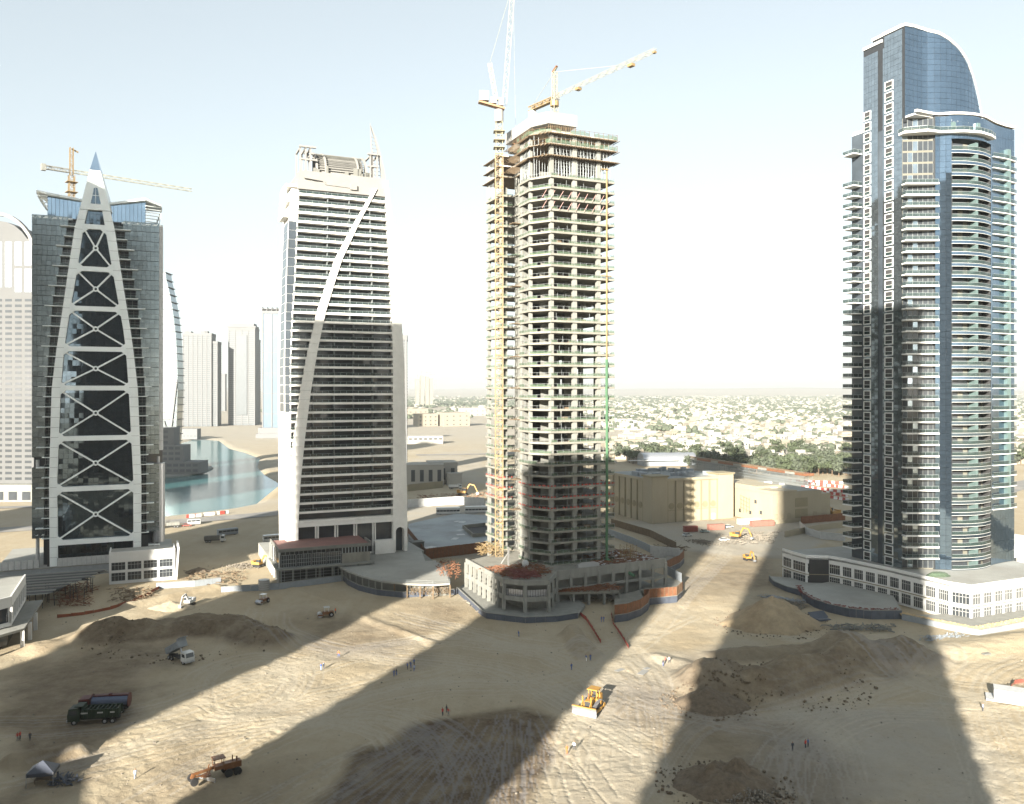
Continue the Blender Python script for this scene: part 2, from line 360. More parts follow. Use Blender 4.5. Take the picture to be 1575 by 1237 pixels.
nq = len(quads); me.loops.add(nq * 4 + NC); me.polygons.add(nq + 1)
me.loops.foreach_set('vertex_index', np.concatenate([quads.ravel(), np.arange(NC)[::1]]).astype(np.int32))
me.polygons.foreach_set('loop_start', np.concatenate([np.arange(nq) * 4, [nq * 4]]).astype(np.int32))
me.polygons.foreach_set('use_smooth', [True] * (nq + 1))
me.update(); me.validate()
ca = me.color_attributes.new('soil', 'FLOAT_COLOR', 'POINT'); cc = np.ones((nv, 4), np.float32)
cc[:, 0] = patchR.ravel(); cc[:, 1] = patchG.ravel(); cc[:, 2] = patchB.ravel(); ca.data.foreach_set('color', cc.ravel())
def sand_material():
    m = bpy.data.materials.new('site_sand'); m.use_nodes = True; N = m.node_tree.nodes; L = m.node_tree.links; b = N['Principled BSDF']; b.inputs['Roughness'].default_value = .95
    b.inputs['Specular IOR Level'].default_value = .2
    at = N.new('ShaderNodeVertexColor'); at.layer_name = 'soil'; se = N.new('ShaderNodeSeparateColor'); L.new(at.outputs[0], se.inputs[0])
    g = N.new('ShaderNodeNewGeometry')
    def noise(sc, det=6, ro=.6, st=None):
        n = N.new('ShaderNodeTexNoise'); n.inputs['Scale'].default_value = sc; n.inputs['Detail'].default_value = det; n.inputs['Roughness'].default_value = ro
        if st:
            mp = N.new('ShaderNodeMapping'); mp.inputs['Scale'].default_value = st[:3]; mp.inputs['Rotation'].default_value = (0, 0, st[3]); L.new(g.outputs['Position'], mp.inputs[0]); L.new(mp.outputs[0], n.inputs[0])
        else: L.new(g.outputs['Position'], n.inputs[0])
        return n.outputs[0]
    def ramp(v, a, bb, c=0.0, d=1.0):
        r = N.new('ShaderNodeMapRange'); r.inputs[1].default_value = a; r.inputs[2].default_value = bb; r.inputs[3].default_value = c; r.inputs[4].default_value = d; L.new(v, r.inputs[0]); return r.outputs[0]
    def mix(f, a, bb):
        x = N.new('ShaderNodeMix'); x.data_type = 'RGBA'
        if isinstance(f, float): x.inputs[0].default_value = f
        else: L.new(f, x.inputs[0])
        for k, c in ((6, a), (7, bb)):
            if isinstance(c, tuple): x.inputs[k].default_value = (*c, 1)
            else: L.new(c, x.inputs[k])
        return x.outputs[2]
    def mul(a, bb):
        x = N.new('ShaderNodeMath'); x.operation = 'MULTIPLY'; L.new(a, x.inputs[0])
        if isinstance(bb, float): x.inputs[1].default_value = bb
        else: L.new(bb, x.inputs[1])
        return x.outputs[0]
    c = mix(ramp(noise(.035, 8, .65), .35, .65), (0.238, 0.198, 0.135), (0.284, 0.247, 0.182))
    c = mix(ramp(noise(.3, 8, .7), .4, .75, 0, .5), c, (0.218, 0.178, 0.119))
    c = mix(ramp(noise(.12, 8, .7, (1, .12, 1, .35)), .5, .7, 0, .45), c, (0.310, 0.277, 0.211))
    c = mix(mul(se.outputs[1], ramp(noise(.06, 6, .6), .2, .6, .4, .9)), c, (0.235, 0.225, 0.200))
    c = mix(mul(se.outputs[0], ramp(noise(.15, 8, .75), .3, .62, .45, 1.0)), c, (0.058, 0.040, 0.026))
    c = mix(mul(se.outputs[2], .62), c, mix(se.outputs[0], (0.304, 0.277, 0.224), (0.158, 0.155, 0.158)))  # paler tracks; over dark soil a painted blue grey wet highlight
    c = mix(ramp(noise(1.1, 6, .75), .52, .7, 0, .35), c, (.20, .155, .10)); c = mix(ramp(noise(7.0, 3, .7), .58, .7, 0, .4), c, (.12, .095, .07)); c = mix(ramp(noise(2.2, 4, .7), .62, .75, 0, .3), c, (0.145, 0.119, 0.079))
    gm_ = N.new('ShaderNodeHueSaturation'); gm_.inputs['Value'].default_value = 1.2; gm_.inputs['Saturation'].default_value = 1.06; L.new(c, gm_.inputs['Color']); L.new(gm_.outputs[0], b.inputs['Base Color'])
    bp = N.new('ShaderNodeBump'); bp.inputs['Strength'].default_value = .8; bp.inputs['Distance'].default_value = .3; L.new(noise(.9, 9, .7), bp.inputs['Height']); L.new(bp.outputs[0], b.inputs['Normal'])
    return m
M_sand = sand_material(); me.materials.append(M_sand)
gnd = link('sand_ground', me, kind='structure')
def ground_z(x, y):
    az_ = math.degrees(math.atan2(x, y))
    if abs(az_) > 35.9 or y < 5: return 0.0
    i = min(NR - 1, int(np.searchsorted(rows, y))); j = int(round((az_ + 36) / .115)); return float(Hh[i, j])
def on_ground(px, py, dz=0.0):
    g = G(px, py)
    for _ in range(3): g = G(px, py, ground_z(g.x, g.y))
    g.z = ground_z(g.x, g.y) + dz; return g
# lagoon water
M_water = mat('lagoon_water', (.05, .13, .135), .16, spec=.3, var=.12, scale=.01, bump=.06, bscale=.35)
wb = MB(); wb.face([(G(a, b_).x, G(a, b_).y, -1.3) for a, b_ in ((100, 812), (455, 812), (455, 664), (220, 664))])
struct('water', wb, M_water)
# roads
M_asph = mat('sandy_asphalt', (.17, .165, .155), .9, var=.15, scale=.15, dirt=(.30, .27, .22), dirt_amt=.7, dscale=.06)
def road(name, pts, width, m=M_asph, z=.1):
    P_ = [Vector((*p, 0)) for p in catmull(sp(pts), 10)]; rb = MB(); n = len(rb.v)
    for i, p in enumerate(P_):
        t = (P_[min(i + 1, len(P_) - 1)] - P_[max(i - 1, 0)]).normalized(); s_ = Vector((-t.y, t.x, 0)) * width / 2
        rb.v += [(p.x - s_.x, p.y - s_.y, z), (p.x + s_.x, p.y + s_.y, z)]
    for i in range(len(P_) - 1): rb.f.append((2 * i, 2 * i + 2, 2 * i + 3, 2 * i + 1)[::-1]); rb.m.append(0)
    struct(name, rb, m); return P_
road('road', [(-400, 838), (-100, 822), (60, 812), (260, 803), (340, 797), (400, 792), (470, 784)], 16)
road('road', [(-300, 790), (0, 781), (120, 778)], 9, z=.14)
road('road', [(600, 824), (690, 800), (740, 785), (820, 775)], 9, M_asph, .12)
road('road', [(1500, 770), (1575, 745), (1700, 720)], 18, M_asph, .12)
road('road', [(640, 700), (760, 698), (1000, 690)], 14, M_asph, .14)
# ------------------------------------------------------------------ towers behind the viewpoint (the front row throws the long shade bands)
def e_pt(s, t): return (s * math.cos(SUN_AZ) + t * math.sin(SUN_AZ), -s * math.sin(SUN_AZ) + t * math.cos(SUN_AZ))
def plain_tower(s, t, w_, d_, h, label):
    x, y = e_pt(s, t)
    tw = thing('residential_tower', label, 'tower', (x, y, 0), TH, 'towers behind the viewpoint')
    b = MB(); b.box(.6, -d_ + .6, 0, w_ - .6, -.6, h - 1); part('glass_body', b, M_glassbr, tw)
    f = MB(); f.box(0, -d_, 0, w_, 0, .9); sm = f.mesh('floor_band', M_stonedk)
    k = 0; z = 3.2
    while z < h - .5: link('floor_band', sm, tw, (0, 0, z)); z += 3.5
    f = MB(); f.box(-.3, -d_ - .3, h - .9, w_ + .3, .3, h); part('roof', f, M_stonedk, tw)
    return tw
plain_tower(-31.8, -36, 50, 26.6, 185, 'tall banded apartment tower directly behind the viewpoint')
plain_tower(-100.5, -45, 36, 31.7, 132, 'shorter banded apartment tower behind and left of the viewpoint')
plain_tower(-185.7, -40, 44, 35, 180, 'banded apartment tower second along the row behind the viewpoint')
plain_tower(-290, -40, 52, 44, 210, 'wide banded apartment tower at the far end of the row behind')
pb = plain_tower(-141, -16.3, 20, 25, 34, 'low block attached to the tower row behind the viewpoint')
for s_, t_, a_, b_, h_, l_ in ((125, 60, 40, 30, 190, 'added unseen banded tower right of the viewpoint, blocking sky'), (140, -60, 44, 30, 170, 'second added unseen banded tower at right, farther back, blocking sky'), (-31.8, -130, 50, 26, 205, 'added unseen banded tower in the second row directly behind the viewpoint, blocking sky'),
 (-100.5, -140, 36, 31, 160, 'added unseen banded tower in the second row behind and left, blocking sky'), (-185.7, -150, 44, 35, 205, 'added unseen banded tower in the second row beyond the left gap, blocking sky'), (-430, -60, 50, 40, 190, 'lone added unseen banded tower far left of the viewpoint, blocking sky')): plain_tower(s_, t_, a_, b_, h_, l_)  # further unseen towers, added to block sky and deepen the foreground shade
# ------------------------------------------------------------------ shared facade helpers
def panes(mb, x0, x1, z0, z1, y, nx, nz, tilt=.006, gap=.03, mi=0, yf=None):
    "grid of separate glass panes, each very slightly out of true"
    yf = yf or (lambda x: y)
    for i in range(nx):
        for k in range(nz):
            a = x0 + (x1 - x0) * i / nx + gap; b = x0 + (x1 - x0) * (i + 1) / nx - gap; c = z0 + (z1 - z0) * k / nz + gap; d = z0 + (z1 - z0) * (k + 1) / nz - gap
            t = ru(-tilt, tilt) * (b - a); u = ru(-tilt, tilt) * (d - c)
            mb.face([(a, yf(a) - t - u, c), (b, yf(b) + t - u, c), (b, yf(b) + t + u, d), (a, yf(a) - t + u, d)], mi)
def spanes(mb, y0, y1, z0, z1, x, ny, nz, tilt=.006, gap=.03, mi=0):
    for i in range(ny):
        for k in range(nz):
            a = y0 + (y1 - y0) * i / ny + gap; b = y0 + (y1 - y0) * (i + 1) / ny - gap; c = z0 + (z1 - z0) * k / nz + gap; d = z0 + (z1 - z0) * (k + 1) / nz - gap
            t = ru(-tilt, tilt) * (b - a); u = ru(-tilt, tilt) * (d - c)
            mb.face([(x - t - u, b, c), (x + t - u, a, c), (x + t + u, a, d), (x - t + u, b, d)], mi)
def rail(mb, pts, z0, z1, t=.05, post=1.6, mi=0, mp=1):
    "glass balustrade along a line, with posts and a top rail"
    for (x0, y0), (x1, y1) in zip(pts[:-1], pts[1:]):
        d = math.hypot(x1 - x0, y1 - y0)
        if d < .05: continue
        mb.bar((x0, y0, (z0 + z1) / 2), (x1, y1, (z0 + z1) / 2), t, z1 - z0, mi)
        mb.bar((x0, y0, z1 + .04), (x1, y1, z1 + .04), .09, .07, mp)
        n = max(1, int(d / post))
        for i in range(n + 1):
            x = x0 + (x1 - x0) * i / n; y = y0 + (y1 - y0) * i / n; mb.box(x - .04, y - .04, z0 - .02, x + .04, y + .04, z1 + .02, mp)
M_t1glass = mat('dark_tinted_curtain_glass', (.11, .145, .175), .04, .93, var=.15, scale=.3)
M_t1block = mat('grey_curtain_glass', (.24, .28, .29), .14, .8, var=.15, scale=1.1, bump=.04, bscale=.6)
# ------------------------------------------------------------------ tower with the tall white A shaped lattice
T1O = (-162.8, 295.0)
t1 = thing('lattice_tower', 'grey glass tower faced by a tall pointed white frame with stacked X braces', 'tower', (*T1O, 0), TH)
_L = [(872, 76.5, 89, 205, 217), (740, 75.2, 87.5, 205, 217.4), (600, 79.2, 93, 198, 212), (537, 87, 98.5, 193.5, 205), (502, 92.5, 103.5, 189, 200), (415, 105.3, 118.7, 173, 186), (351, 115, 128, 162, 176.6), (316, 124.5, 136.5, 156, 168), (284, 132.5, 145, 149.5, 160), (262, 138.2, 146, 147, 154)]
_zz = [front(T1O, 147, a[0])[1] for a in _L]
_ed = [[front(T1O, a[k], a[0])[0] for a in _L] for k in range(1, 5)]
def edge(k, z): return float(np.interp(z, _zz, _ed[k]))
for s_ in (0, 1):
    a, b = (0, 1) if s_ == 0 else (2, 3); z = 3.0
    while z < 131:
        z1 = min(z + 3.55, 131.0); g = .05
        mb = MB(); mb.loft([[(edge(a, q), 0, q), (edge(b, q), 0, q), (edge(b, q), 1.7, q), (edge(a, q), 1.7, q)] for q in (z + g, z1 - g)])
        part('cladding_panel', mb, M_alu, t1); z = z1
    mb = MB(); mb.loft([[(edge(a, q) + .12, .12, q), (edge(b, q) - .12, .12, q), (edge(b, q) - .12, 1.75, q), (edge(a, q) + .12, 1.75, q)] for q in list(np.arange(3, 131, 8)) + [130.9]]); part('leg_core', mb, M_joint, t1)
# solid top of the frame and glass tip
rings = []
for q, dd in ((131.05, 8), (136, 6.8), (145.3, 4)): rings.append([(edge(0, q), 0, q), (edge(3, q), 0, q), (edge(3, q) + dd * .15, dd, q), (edge(0, q) + .6, dd, q)])
mb = MB(); mb.loft(rings); part('frame_head', mb, M_alu, t1)
mb = MB(); q = 145.4; mb.loft([[(edge(0, q), 0, q), (edge(3, q), 0, q), (edge(3, q) + .6, 4, q), (edge(0, q) + .6, 4, q)], [(13.5, 1.4, 152.4), (13.65, 1.4, 152.4), (13.65, 1.5, 152.4), (13.5, 1.5, 152.4)]]); part('glass_tip', mb, M_glassbl, t1)
mb = MB(); mb.face([(12.0, -.04, 133.2), (15.3, -.04, 133.2), (14.2, -.04, 139), (13.1, -.04, 139)]); part('triangular_window', mb, M_t1glass, t1)
mb = MB(); mb.box(12.4, -.14, 136.1, 14.9, -.05, 136.3); mb.box(13.55, -.14, 133.2, 13.7, -.05, 139); part('window_bar', mb, M_alu, t1)
beams = [front(T1O, 147, y)[1] for y in (318, 349, 414, 475, 537, 597, 674, 751, 832)]
for z in beams:
    h = .85; mb = MB(); mb.loft([[(edge(1, q) - .1, .1, q), (edge(2, q) + .1, .1, q), (edge(2, q) + .1, 1.5, q), (edge(1, q) - .1, 1.5, q)] for q in (z - h, z + h)]); part('cross_beam', mb, M_alu, t1)
for zt, zb in zip(beams[1:-1], beams[2:]):
    a0, a1 = zb + .85, zt - .85; g = min(1.6, (a1 - a0) * .12)
    for (x, sx) in ((edge(1, a0), 1), (edge(2, a0), -1)):
        mb = MB(); mb.loft([[(x - sx * .2, yy, a0 - .1), (x + sx * g * 1.1, yy, a0 - .1), (x - sx * .2, yy, a0 + g)] for yy in (.15, 1.4)]); part('gusset', mb, M_alu, t1)
    for (x, sx) in ((edge(1, a1), 1), (edge(2, a1), -1)):
        mb = MB(); mb.loft([[(x - sx * .2, yy, a1 + .1), (x + sx * g * 1.1, yy, a1 + .1), (x - sx * .2, yy, a1 - g)] for yy in (.15, 1.4)]); part('gusset', mb, M_alu, t1)
    cz = (a0 + a1) / 2; cx = 13.6
    for (x, z) in ((edge(1, a0) + g * .4, a0 + g * .4), (edge(2, a0) - g * .4, a0 + g * .4), (edge(1, a1) + g * .4, a1 - g * .4), (edge(2, a1) - g * .4, a1 - g * .4)):
        d = Vector((x - cx, 0, z - cz)); d.normalize(); mb = MB(); mb.bar((cx + d.x * .75, .75, cz + d.z * .75), (x, .75, z), .5, .55); part('brace', mb, M_alu, t1)
    mb = MB(); n = 16
    mb.loft([[(cx + r * math.cos(t), yy, cz + r * math.sin(t)) for r, yy in ((.95, .35), (.95, 1.1), (.45, 1.1), (.45, .35))] for t in [2 * math.pi * i / n for i in range(n + 1)]], caps=False); part('brace_ring', mb, M_alu, t1)
    mb = MB(); z = zb; nx = max(4, int((edge(2, zb) - edge(1, zb)) / 1.55)); nz = max(2, int((zt - zb) / 1.8))
    for k in range(nz):
        q0 = zb + (zt - zb) * k / nz; q1 = zb + (zt - zb) * (k + 1) / nz; panes(mb, edge(1, (q0 + q1) / 2) - .1, edge(2, (q0 + q1) / 2) + .1, q0, q1, 1.9, nx, 1, .004)
    part('curtain_glazing', mb, M_t1glass, t1)
    mb = MB(); mb.box(edge(1, zb), 1.97, zb, edge(2, zb), 2.2, zt); part('mullion_grid', mb, M_mulldk, t1)
mb = MB(); panes(mb, edge(1, 128), edge(2, 128), beams[1], beams[0], 1.9, 5, 3); part('curtain_glazing', mb, M_t1glass, t1); mb = MB(); panes(mb, 2, 25.5, 4, beams[-1], 2.2, 14, 2); part('curtain_glazing', mb, M_t1glass, t1)
mb = MB(); mb.box(edge(1, 127), 1.97, beams[1], edge(2, 127), 2.2, beams[0]); part('mullion_grid', mb, M_mulldk, t1); mb = MB(); mb.box(-2, 2.3, 3, 31, 2.5, 12); part('mullion_grid', mb, M_mulldk, t1)
# body and side blocks
mb = MB(); mb.box(-6.4, 6.5, 14.6, 36.0, 30, 127.5); mb.box(-3.5, 6.5, 3, 33, 28, 14.6); mb.loft([[(edge(1, q) - .4, 2.6, q), (edge(2, q) + .4, 2.6, q), (edge(2, q) + .4, 6.5, q), (edge(1, q) - .4, 6.5, q)] for q in (3, 30, 66, 100, 127)]); part('tower_body', mb, M_glassdk, t1)
FL = 3.6; nfl = 32
def inL(z): return float(np.interp(z, [14, 60, 95, 128], [-3.0, -2.6, -.3, 5.2]))
def inR(z): return float(np.interp(z, [8, 60, 95, 128], [30.5, 30.2, 27.6, 22.0]))
slab_m = {}
for k in range(nfl):
    z = 13.2 + FL * k
    if z > 127: break
    l, r = inL(z), inR(z); gap = 36 < z < 41
    if not gap:
        mb = MB(); panes(mb, -6.8, l, z + .1, z + FL - .02, 3.0, max(2, int((l + 6.8) / 1.4)), 2, .003); part('curtain_glazing', mb, M_t1block, t1)
        mb = MB(); panes(mb, r, 34.8, z + .1, z + FL - .02, 3.0, max(2, int((34.8 - r) / 1.4)), 2, .003); part('curtain_glazing', mb, M_t1block, t1)
    if not gap:
        mb = MB(); mb.box(-6.7, 3.15, z, l, 6.6, z + FL); part('block_core', mb, M_mulldk, t1); mb = MB(); mb.box(r, 3.15, z, 34.8, 6.6, z + FL); part('block_core', mb, M_mulldk, t1)
    ext = 2.6 if k % 2 else .8
    for side in (0, 1):
        x0, x1 = (l - ext, edge(0, z) + .3) if side == 0 else (edge(3, z) - .3, r + ext)
        mb = MB(); mb.box(x0, 1.2, z - .12, x1, 6.6, z + .13); o = part('balcony_slab', mb, M_alu, t1)
        mb = MB(); a, b = (l, edge(0, z)) if side == 0 else (edge(3, z), r)
        rail(mb, [(a, 1.35), (b, 1.35)], z + .15, z + 1.1, mi=0); part('railing', mb, [M_railglass, M_mull], o)
        mb = MB(); n = max(2, int((b - a) / 1.3))
        for i in range(n + 1): xx = a + (b - a) * i / n; mb.box(xx - .06, 4.9, z + .13, xx + .06, 5.0, z + FL - .12)
        mb.box(a, 4.9, z + 2.3, b, 5.0, z + 2.4); part('window_frame', mb, M_mull, o)
mb = MB(); mb.box(-3, 6.0, 3, 31, 6.4, 127); part('recess_glazing', mb, M_glassdk, t1)
mb = MB()
for q in np.arange(14.6, 127.5, 3.6):
    if not 36 < q < 41: n = 5; mb.loft([[(34.8 + 1.5 * math.sin(t), 3.0 + 1.5 * (1 - math.cos(t)) * 1.0 + (6 if t > 1.5 else 0), zz) for t in (0, .5, 1.0, 1.57)] for zz in (q + .03, min(q + 3.57, 127.6))], caps=False, closed=False)
part('rounded_corner', mb, M_whitepanel, t1)
mb = MB(); mb.loft([[(34.6 + 2.2 * math.cos(t), 5.2 + 2.2 * math.sin(t), zz) for t in [2 * math.pi * i / 16 for i in range(16)]] for zz in (9, 38.5)]); part('round_corner_shaft', mb, M_steel, t1, smooth=False)
for x, y in ((-5.2, 5.5), (34.5, 5.5), (-5.2, 4.6)):
    mb = MB(); mb.cyl((x, y, 3), (x, y, 14.6), .55, 10); mb.cyl((x, y, 36), (x, y, 41), .55, 10); part('column', mb, M_whitepanel, t1)
mb = MB(); mb.box(-6.8, 3, 14.2, -3, 28, 14.6); mb.box(30.5, 3, 8, 35, 28, 8.4); mb.box(-6.6, 3, 127.3, 6, 30, 127.9); mb.box(22, 3, 127.3, 36, 30, 127.9); part('roof_edge', mb, M_alu, t1)
# winged roof
for side in (0, 1):
    pts = [(71, 296), (128, 306), (128, 331), (71, 328)] if side == 0 else [(168, 311), (224, 305), (224, 337), (168, 337)]
    w_ = [front(T1O, *p) for p in pts]; mb = MB(); x0, x1 = w_[0][0], w_[1][0]
    za, zb = w_[0][1], w_[1][1]; n = 9
    for i in range(n):
        a = x0 + (x1 - x0) * i / n + .05; b = x0 + (x1 - x0) * (i + 1) / n - .05; ta = za + (zb - za) * i / n - .3; tb = za + (zb - za) * (i + 1) / n - .3
        t = ru(-.02, .02); mb.face([(a, 4 - t, 128), (b, 4 + t, 128), (b, 4 + t, tb), (a, 4 - t, ta)])
    part('penthouse_glazing', mb, M_glassbl, t1)
    mb = MB(); mb.loft([[(x0, 4.2, 127.6), (x1, 4.2, 127.6), (x1, 4.2, zb - .3), (x0, 4.2, za - .3)], [(x0, 20, 127.6), (x1, 20, 127.6), (x1, 20, zb - .3), (x0, 20, za - .3)]]); part('penthouse', mb, M_glassdk, t1)
    tipx = front(T1O, 53, 290)[0] if side == 0 else front(T1O, 249, 312)[0]; tz = front(T1O, 53, 288)[1] if side == 0 else za + 1.2
    xe, ze = (x0, za) if side == 0 else (x1, zb); xi, zi = (x1, zb) if side == 0 else (x0, za)
    mb = MB(); mb.loft([[(xi, 2.5, zi - .35), (xi, 22, zi - .35), (xi, 22, zi + .35), (xi, 2.5, zi + .35)], [(xe, 1.5, ze - .35), (xe, 22, ze - .35), (xe, 22, ze + .45), (xe, 1.5, ze + .45)], [(tipx, 5, tz - .25), (tipx, 16, tz - .25), (tipx, 16, tz + .25), (tipx, 5, tz + .25)]]); part('wing_roof', mb, M_alu, t1)
    for k in range(6):
        f = k / 5; zz = tz - .8 - k * 1.15; xx = tipx + (xe - tipx) * (f ** 1.3 * (.9 if side == 0 else .35)); mb = MB(); mb.bar((xe, 3.2, zz - (0 if side else .2)), (xx, 7, zz + .4), .5, .28); mb.bar((xx, 7, zz + .4), (xx, 14, zz + .4), .5, .28); part('louver', mb, M_alu, t1)
    mb = MB(); mb.bar((tipx, 8, tz), (xe if side == 0 else tipx - .8, 6, tz - 6.8), .35, .35); part('louver_rib', mb, M_alu, t1)
# plinth, hoarding and pavilion at its foot
mb = MB(); mb.prism([(loc(T1O, x, y).x, loc(T1O, x, y).y) for x, y in ((-18, -1), (27, -1), (40, -1), (40, 45), (-18, 45))], -.5, 3.1); struct('terrace', mb, M_deck)
wl_ = thing('retaining_wall', 'long low grey wall at the foot of the lattice tower', 'wall', (*T1O, 0), TH)
mb = MB(); mb.box(-22, -2.2, -.3, 24, -1.05, 3.3); part('wall', mb, M_greypanel, wl_); mb = MB(); mb.box(-22, -2.4, 3.32, 24, -.9, 3.55); part('coping', mb, M_conc2, wl_)
fe = thing('hoarding', 'white panel hoarding standing on the grey wall under the lattice tower', 'fence', (*T1O, 0), TH)
sm = None
for i in range(16):
    if sm is None: mb = MB(); mb.box(0, 0, 0, 1.45, .08, 2.9); sm = mb.mesh('panel', M_whitepanel)
    link('panel', sm, fe, (1.6 + i * 1.55, -1.6, 3.57))
for i in range(17): mb = MB(); mb.box(1.48 + i * 1.55, -1.65, 3.57, 1.6 + i * 1.55, -1.45, 6.6); part('post', mb, M_mull, fe)
fe = thing('hoarding', 'low cream hoarding left of the white frame leg, above the burnt deck', 'fence', (*T1O, 0), TH)
for i in range(7): link('panel', sm, fe, (-17 + i * 1.9, -1.6, 3.57))
pv = thing('pavilion', 'two storey white pavilion with eight square windows before the lattice tower', 'building', (-136.8, 282.5, 0), TH)
W_, H_, D_ = 20.8, 10.6, 10.5
mb = MB(); mb.box(.3, .5, 0, W_ - .3, D_, H_ - .6); part('dark_interior', mb, M_glassdk, pv)
mb = MB(); mb.box(.25, .3, H_ - .55, W_ - .25, D_, H_ - .4); part('roof', mb, M_deck, pv)
mb = MB(); mb.box(0, 0, H_ - 3.4, W_, .45, H_ + .15); mb.box(0, 0, 3.7, W_, .45, 4.5); mb.box(0, 0, -.3, W_, .45, .85)
for i in range(5): x = (W_ - .7) * i / 4; mb.box(x, .02, -.3, x + .7, .47, H_ - 3.4)
mb.box(0, .46, -.3, .4, D_, H_ + .1); mb.box(W_ - .4, .46, -.3, W_, D_, H_ + .1); part('wall', mb, M_podwhite, pv)
mb = MB(); mb.loft([[(W_ + .05, -.8, -.3), (W_ + .6, -.8, -.3), (W_ + .6, D_ + 2, -.3), (W_ + .05, D_ + 2, -.3)], [(W_ + .8, -1.6, H_ + .6), (W_ + 1.4, -1.6, H_ + .6), (W_ + 1.4, D_ + 2, H_ + .6), (W_ + .8, D_ + 2, H_ + .6)]]); part('fin_wall', mb, M_podwhite, pv)
def win_frame(w_, h_, nx, hz=(.62,), t=.09):
    mb = MB()
    for i in range(nx + 1): x = (w_ - t) * i / nx; mb.box(x, 0, 0, x + t, .08, h_)
    for f in (0,) + tuple(hz) + (1,): zc = (h_ - t) * f; mb.box(0, -.02, zc, w_, .09, zc + t)
    return mb
gm = MB(); gm.face([(0, 0, 0), (1, 0, 0), (1, 0, 1), (0, 0, 1)]); GLASS_UNIT = gm.mesh('pane', M_window)
def window(parent, x, y, z, w_, h_, nx, fm, rz=0.0, m=None):
    o = link('window', fm, parent, (x, y, z), rz); g = link('pane', GLASS_UNIT, o, (0, .1, 0)); g.scale = (w_, 1, h_); return o
bw = (W_ - .7) / 4 - .7; fm1 = win_frame(bw, 2.7, 4).mesh('window', M_mull); fm2 = win_frame(bw, 2.85, 4).mesh('window', M_mull)
for i in range(4):
    x = .7 + (W_ - .7) * i / 4; window(pv, x, .15, 4.5, bw, 2.7, 4, fm1); window(pv, x, .15, .85, bw, 2.85, 4, fm2)
# ------------------------------------------------------------------ white tower with the sweeping diagonal
T2O = (-80.3, 300.0)
t2 = thing('balcony_tower', 'white tower banded with balconies and crossed by one sweeping curved diagonal', 'tower', (*T2O, 0), TH)
def _tab(rows_, k): return [front(T2O, r[k], r[0]) for r in rows_]
_r = [(836, 440, 446, 604, 626), (760, 439, 446, 604, 625.5), (560, 438, 446, 604, 621.5), (487, 439.5, 449, 602.5, 617), (430, 441, 453, 600, 612.5), (350, 444, 456.5, 596, 604), (290, 449, 459, 592, 597), (262, 453, 459, 592, 595)]
_c = {k: sorted([(z, x) for x, z in _tab(_r, k)]) for k in (1, 2, 3, 4)}
def X2(k, z): return float(np.interp(z, [a for a, b in _c[k]], [b for a, b in _c[k]]))
zs = [4.7, 20, 40, 60, 80, 100, 115, 128, 139, 145]
mb = MB(); mb.loft([[(X2(2, z) + .4, 2.6, z), (X2(4, z) - .6, 2.6, z), (X2(4, z) - .6, 26, z), (X2(2, z) + .4, 26, z)] for z in zs[:-1]]); part('glazed_body', mb, M_glassdk, t2)
PAN = 3.4
def sk(k0, k1, y0, y1, z0, z1, nm='wall_panel', m=M_cream):
    z = z0
    while z < z1 - .1:
        e = min(z + PAN, z1); mb = MB(); mb.loft([[(k0(q), y0, q), (k1(q), y0, q), (k1(q), y1, q), (k0(q), y1, q)] for q in (z + .03, e - .03)]); part(nm, mb, m, t2); z = e
sk(lambda q: X2(3, q), lambda q: X2(4, q), -.5, 4, 17, 145)
mb = MB(); mb.loft([[(X2(3, q) + .1, -.4, q), (X2(4, q) - .1, -.4, q), (X2(4, q) - .1, 26, q), (X2(3, q) + .1, 26, q)] for q in zs[1:]]); part('side_wall', mb, M_cream, t2)
# arch at the foot of the right pier
x0, x1 = X2(3, 8), X2(4, 8); mb = MB(); mb.box(x0, -.5, 4.7, x0 + 1.1, 4, 17); mb.box(x1 - 1.2, -.5, 4.7, x1, 4, 17)
ca, ra = (x0 + 1.1 + x1 - 1.2) / 2, (x1 - x0 - 2.3) / 2
for i in range(10):
    a, b = math.pi * i / 10, math.pi * (i + 1) / 10; xa, xb = ca - ra * math.cos(a), ca - ra * math.cos(b); za, zb = 12.3 + ra * math.sin(a), 12.3 + ra * math.sin(b)
    mb.loft([[(xa, yy, za), (xb, yy, zb), (xb, yy, 17), (xa, yy, 17)] for yy in (-.5, 4)])
part('arch', mb, M_cream, t2)
# left flank
zl = 4.7
while zl < 139:
    e = min(zl + PAN * 2, 139.); mb = MB(); mb.loft([[(X2(1, q), 1.2, q), (X2(2, q) + .5, 1.2, q), (X2(2, q) + .5, 17, q), (X2(1, q), 17, q)] for q in (zl + .03, e - .03)]); part('wall_panel', mb, M_cream, t2); zl = e
zl = 58
while zl < 127:
    mb = MB(); mb.loft([[(X2(1, q) - .08, 2.2, q), (X2(1, q) + .1, 2.2, q), (X2(1, q) + .1, 12, q), (X2(1, q) - .08, 12, q)] for q in (zl + .05, zl + 3.2)]); mb.box(X2(1, zl) + .2, 1.08, zl, X2(2, zl) + .1, 1.25, zl + 3.2); part('side_window', mb, M_glassdk, t2); zl += 3.3
for k in range(3):
    z = 128.5 + k * 5.6; mb = MB(); xa = X2(1, z) - 2.2; mb.box(xa, 1.0, z, X2(2, z), 12, z + 1.6 if k < 2 else z + .9)
    if k < 2:
        for yy in (1.2, 6, 11.2): mb.box(xa + .2, yy, z + 1.6, xa + .8, yy + .6, z + 5.6)
    part('loggia', mb, M_cream, t2)
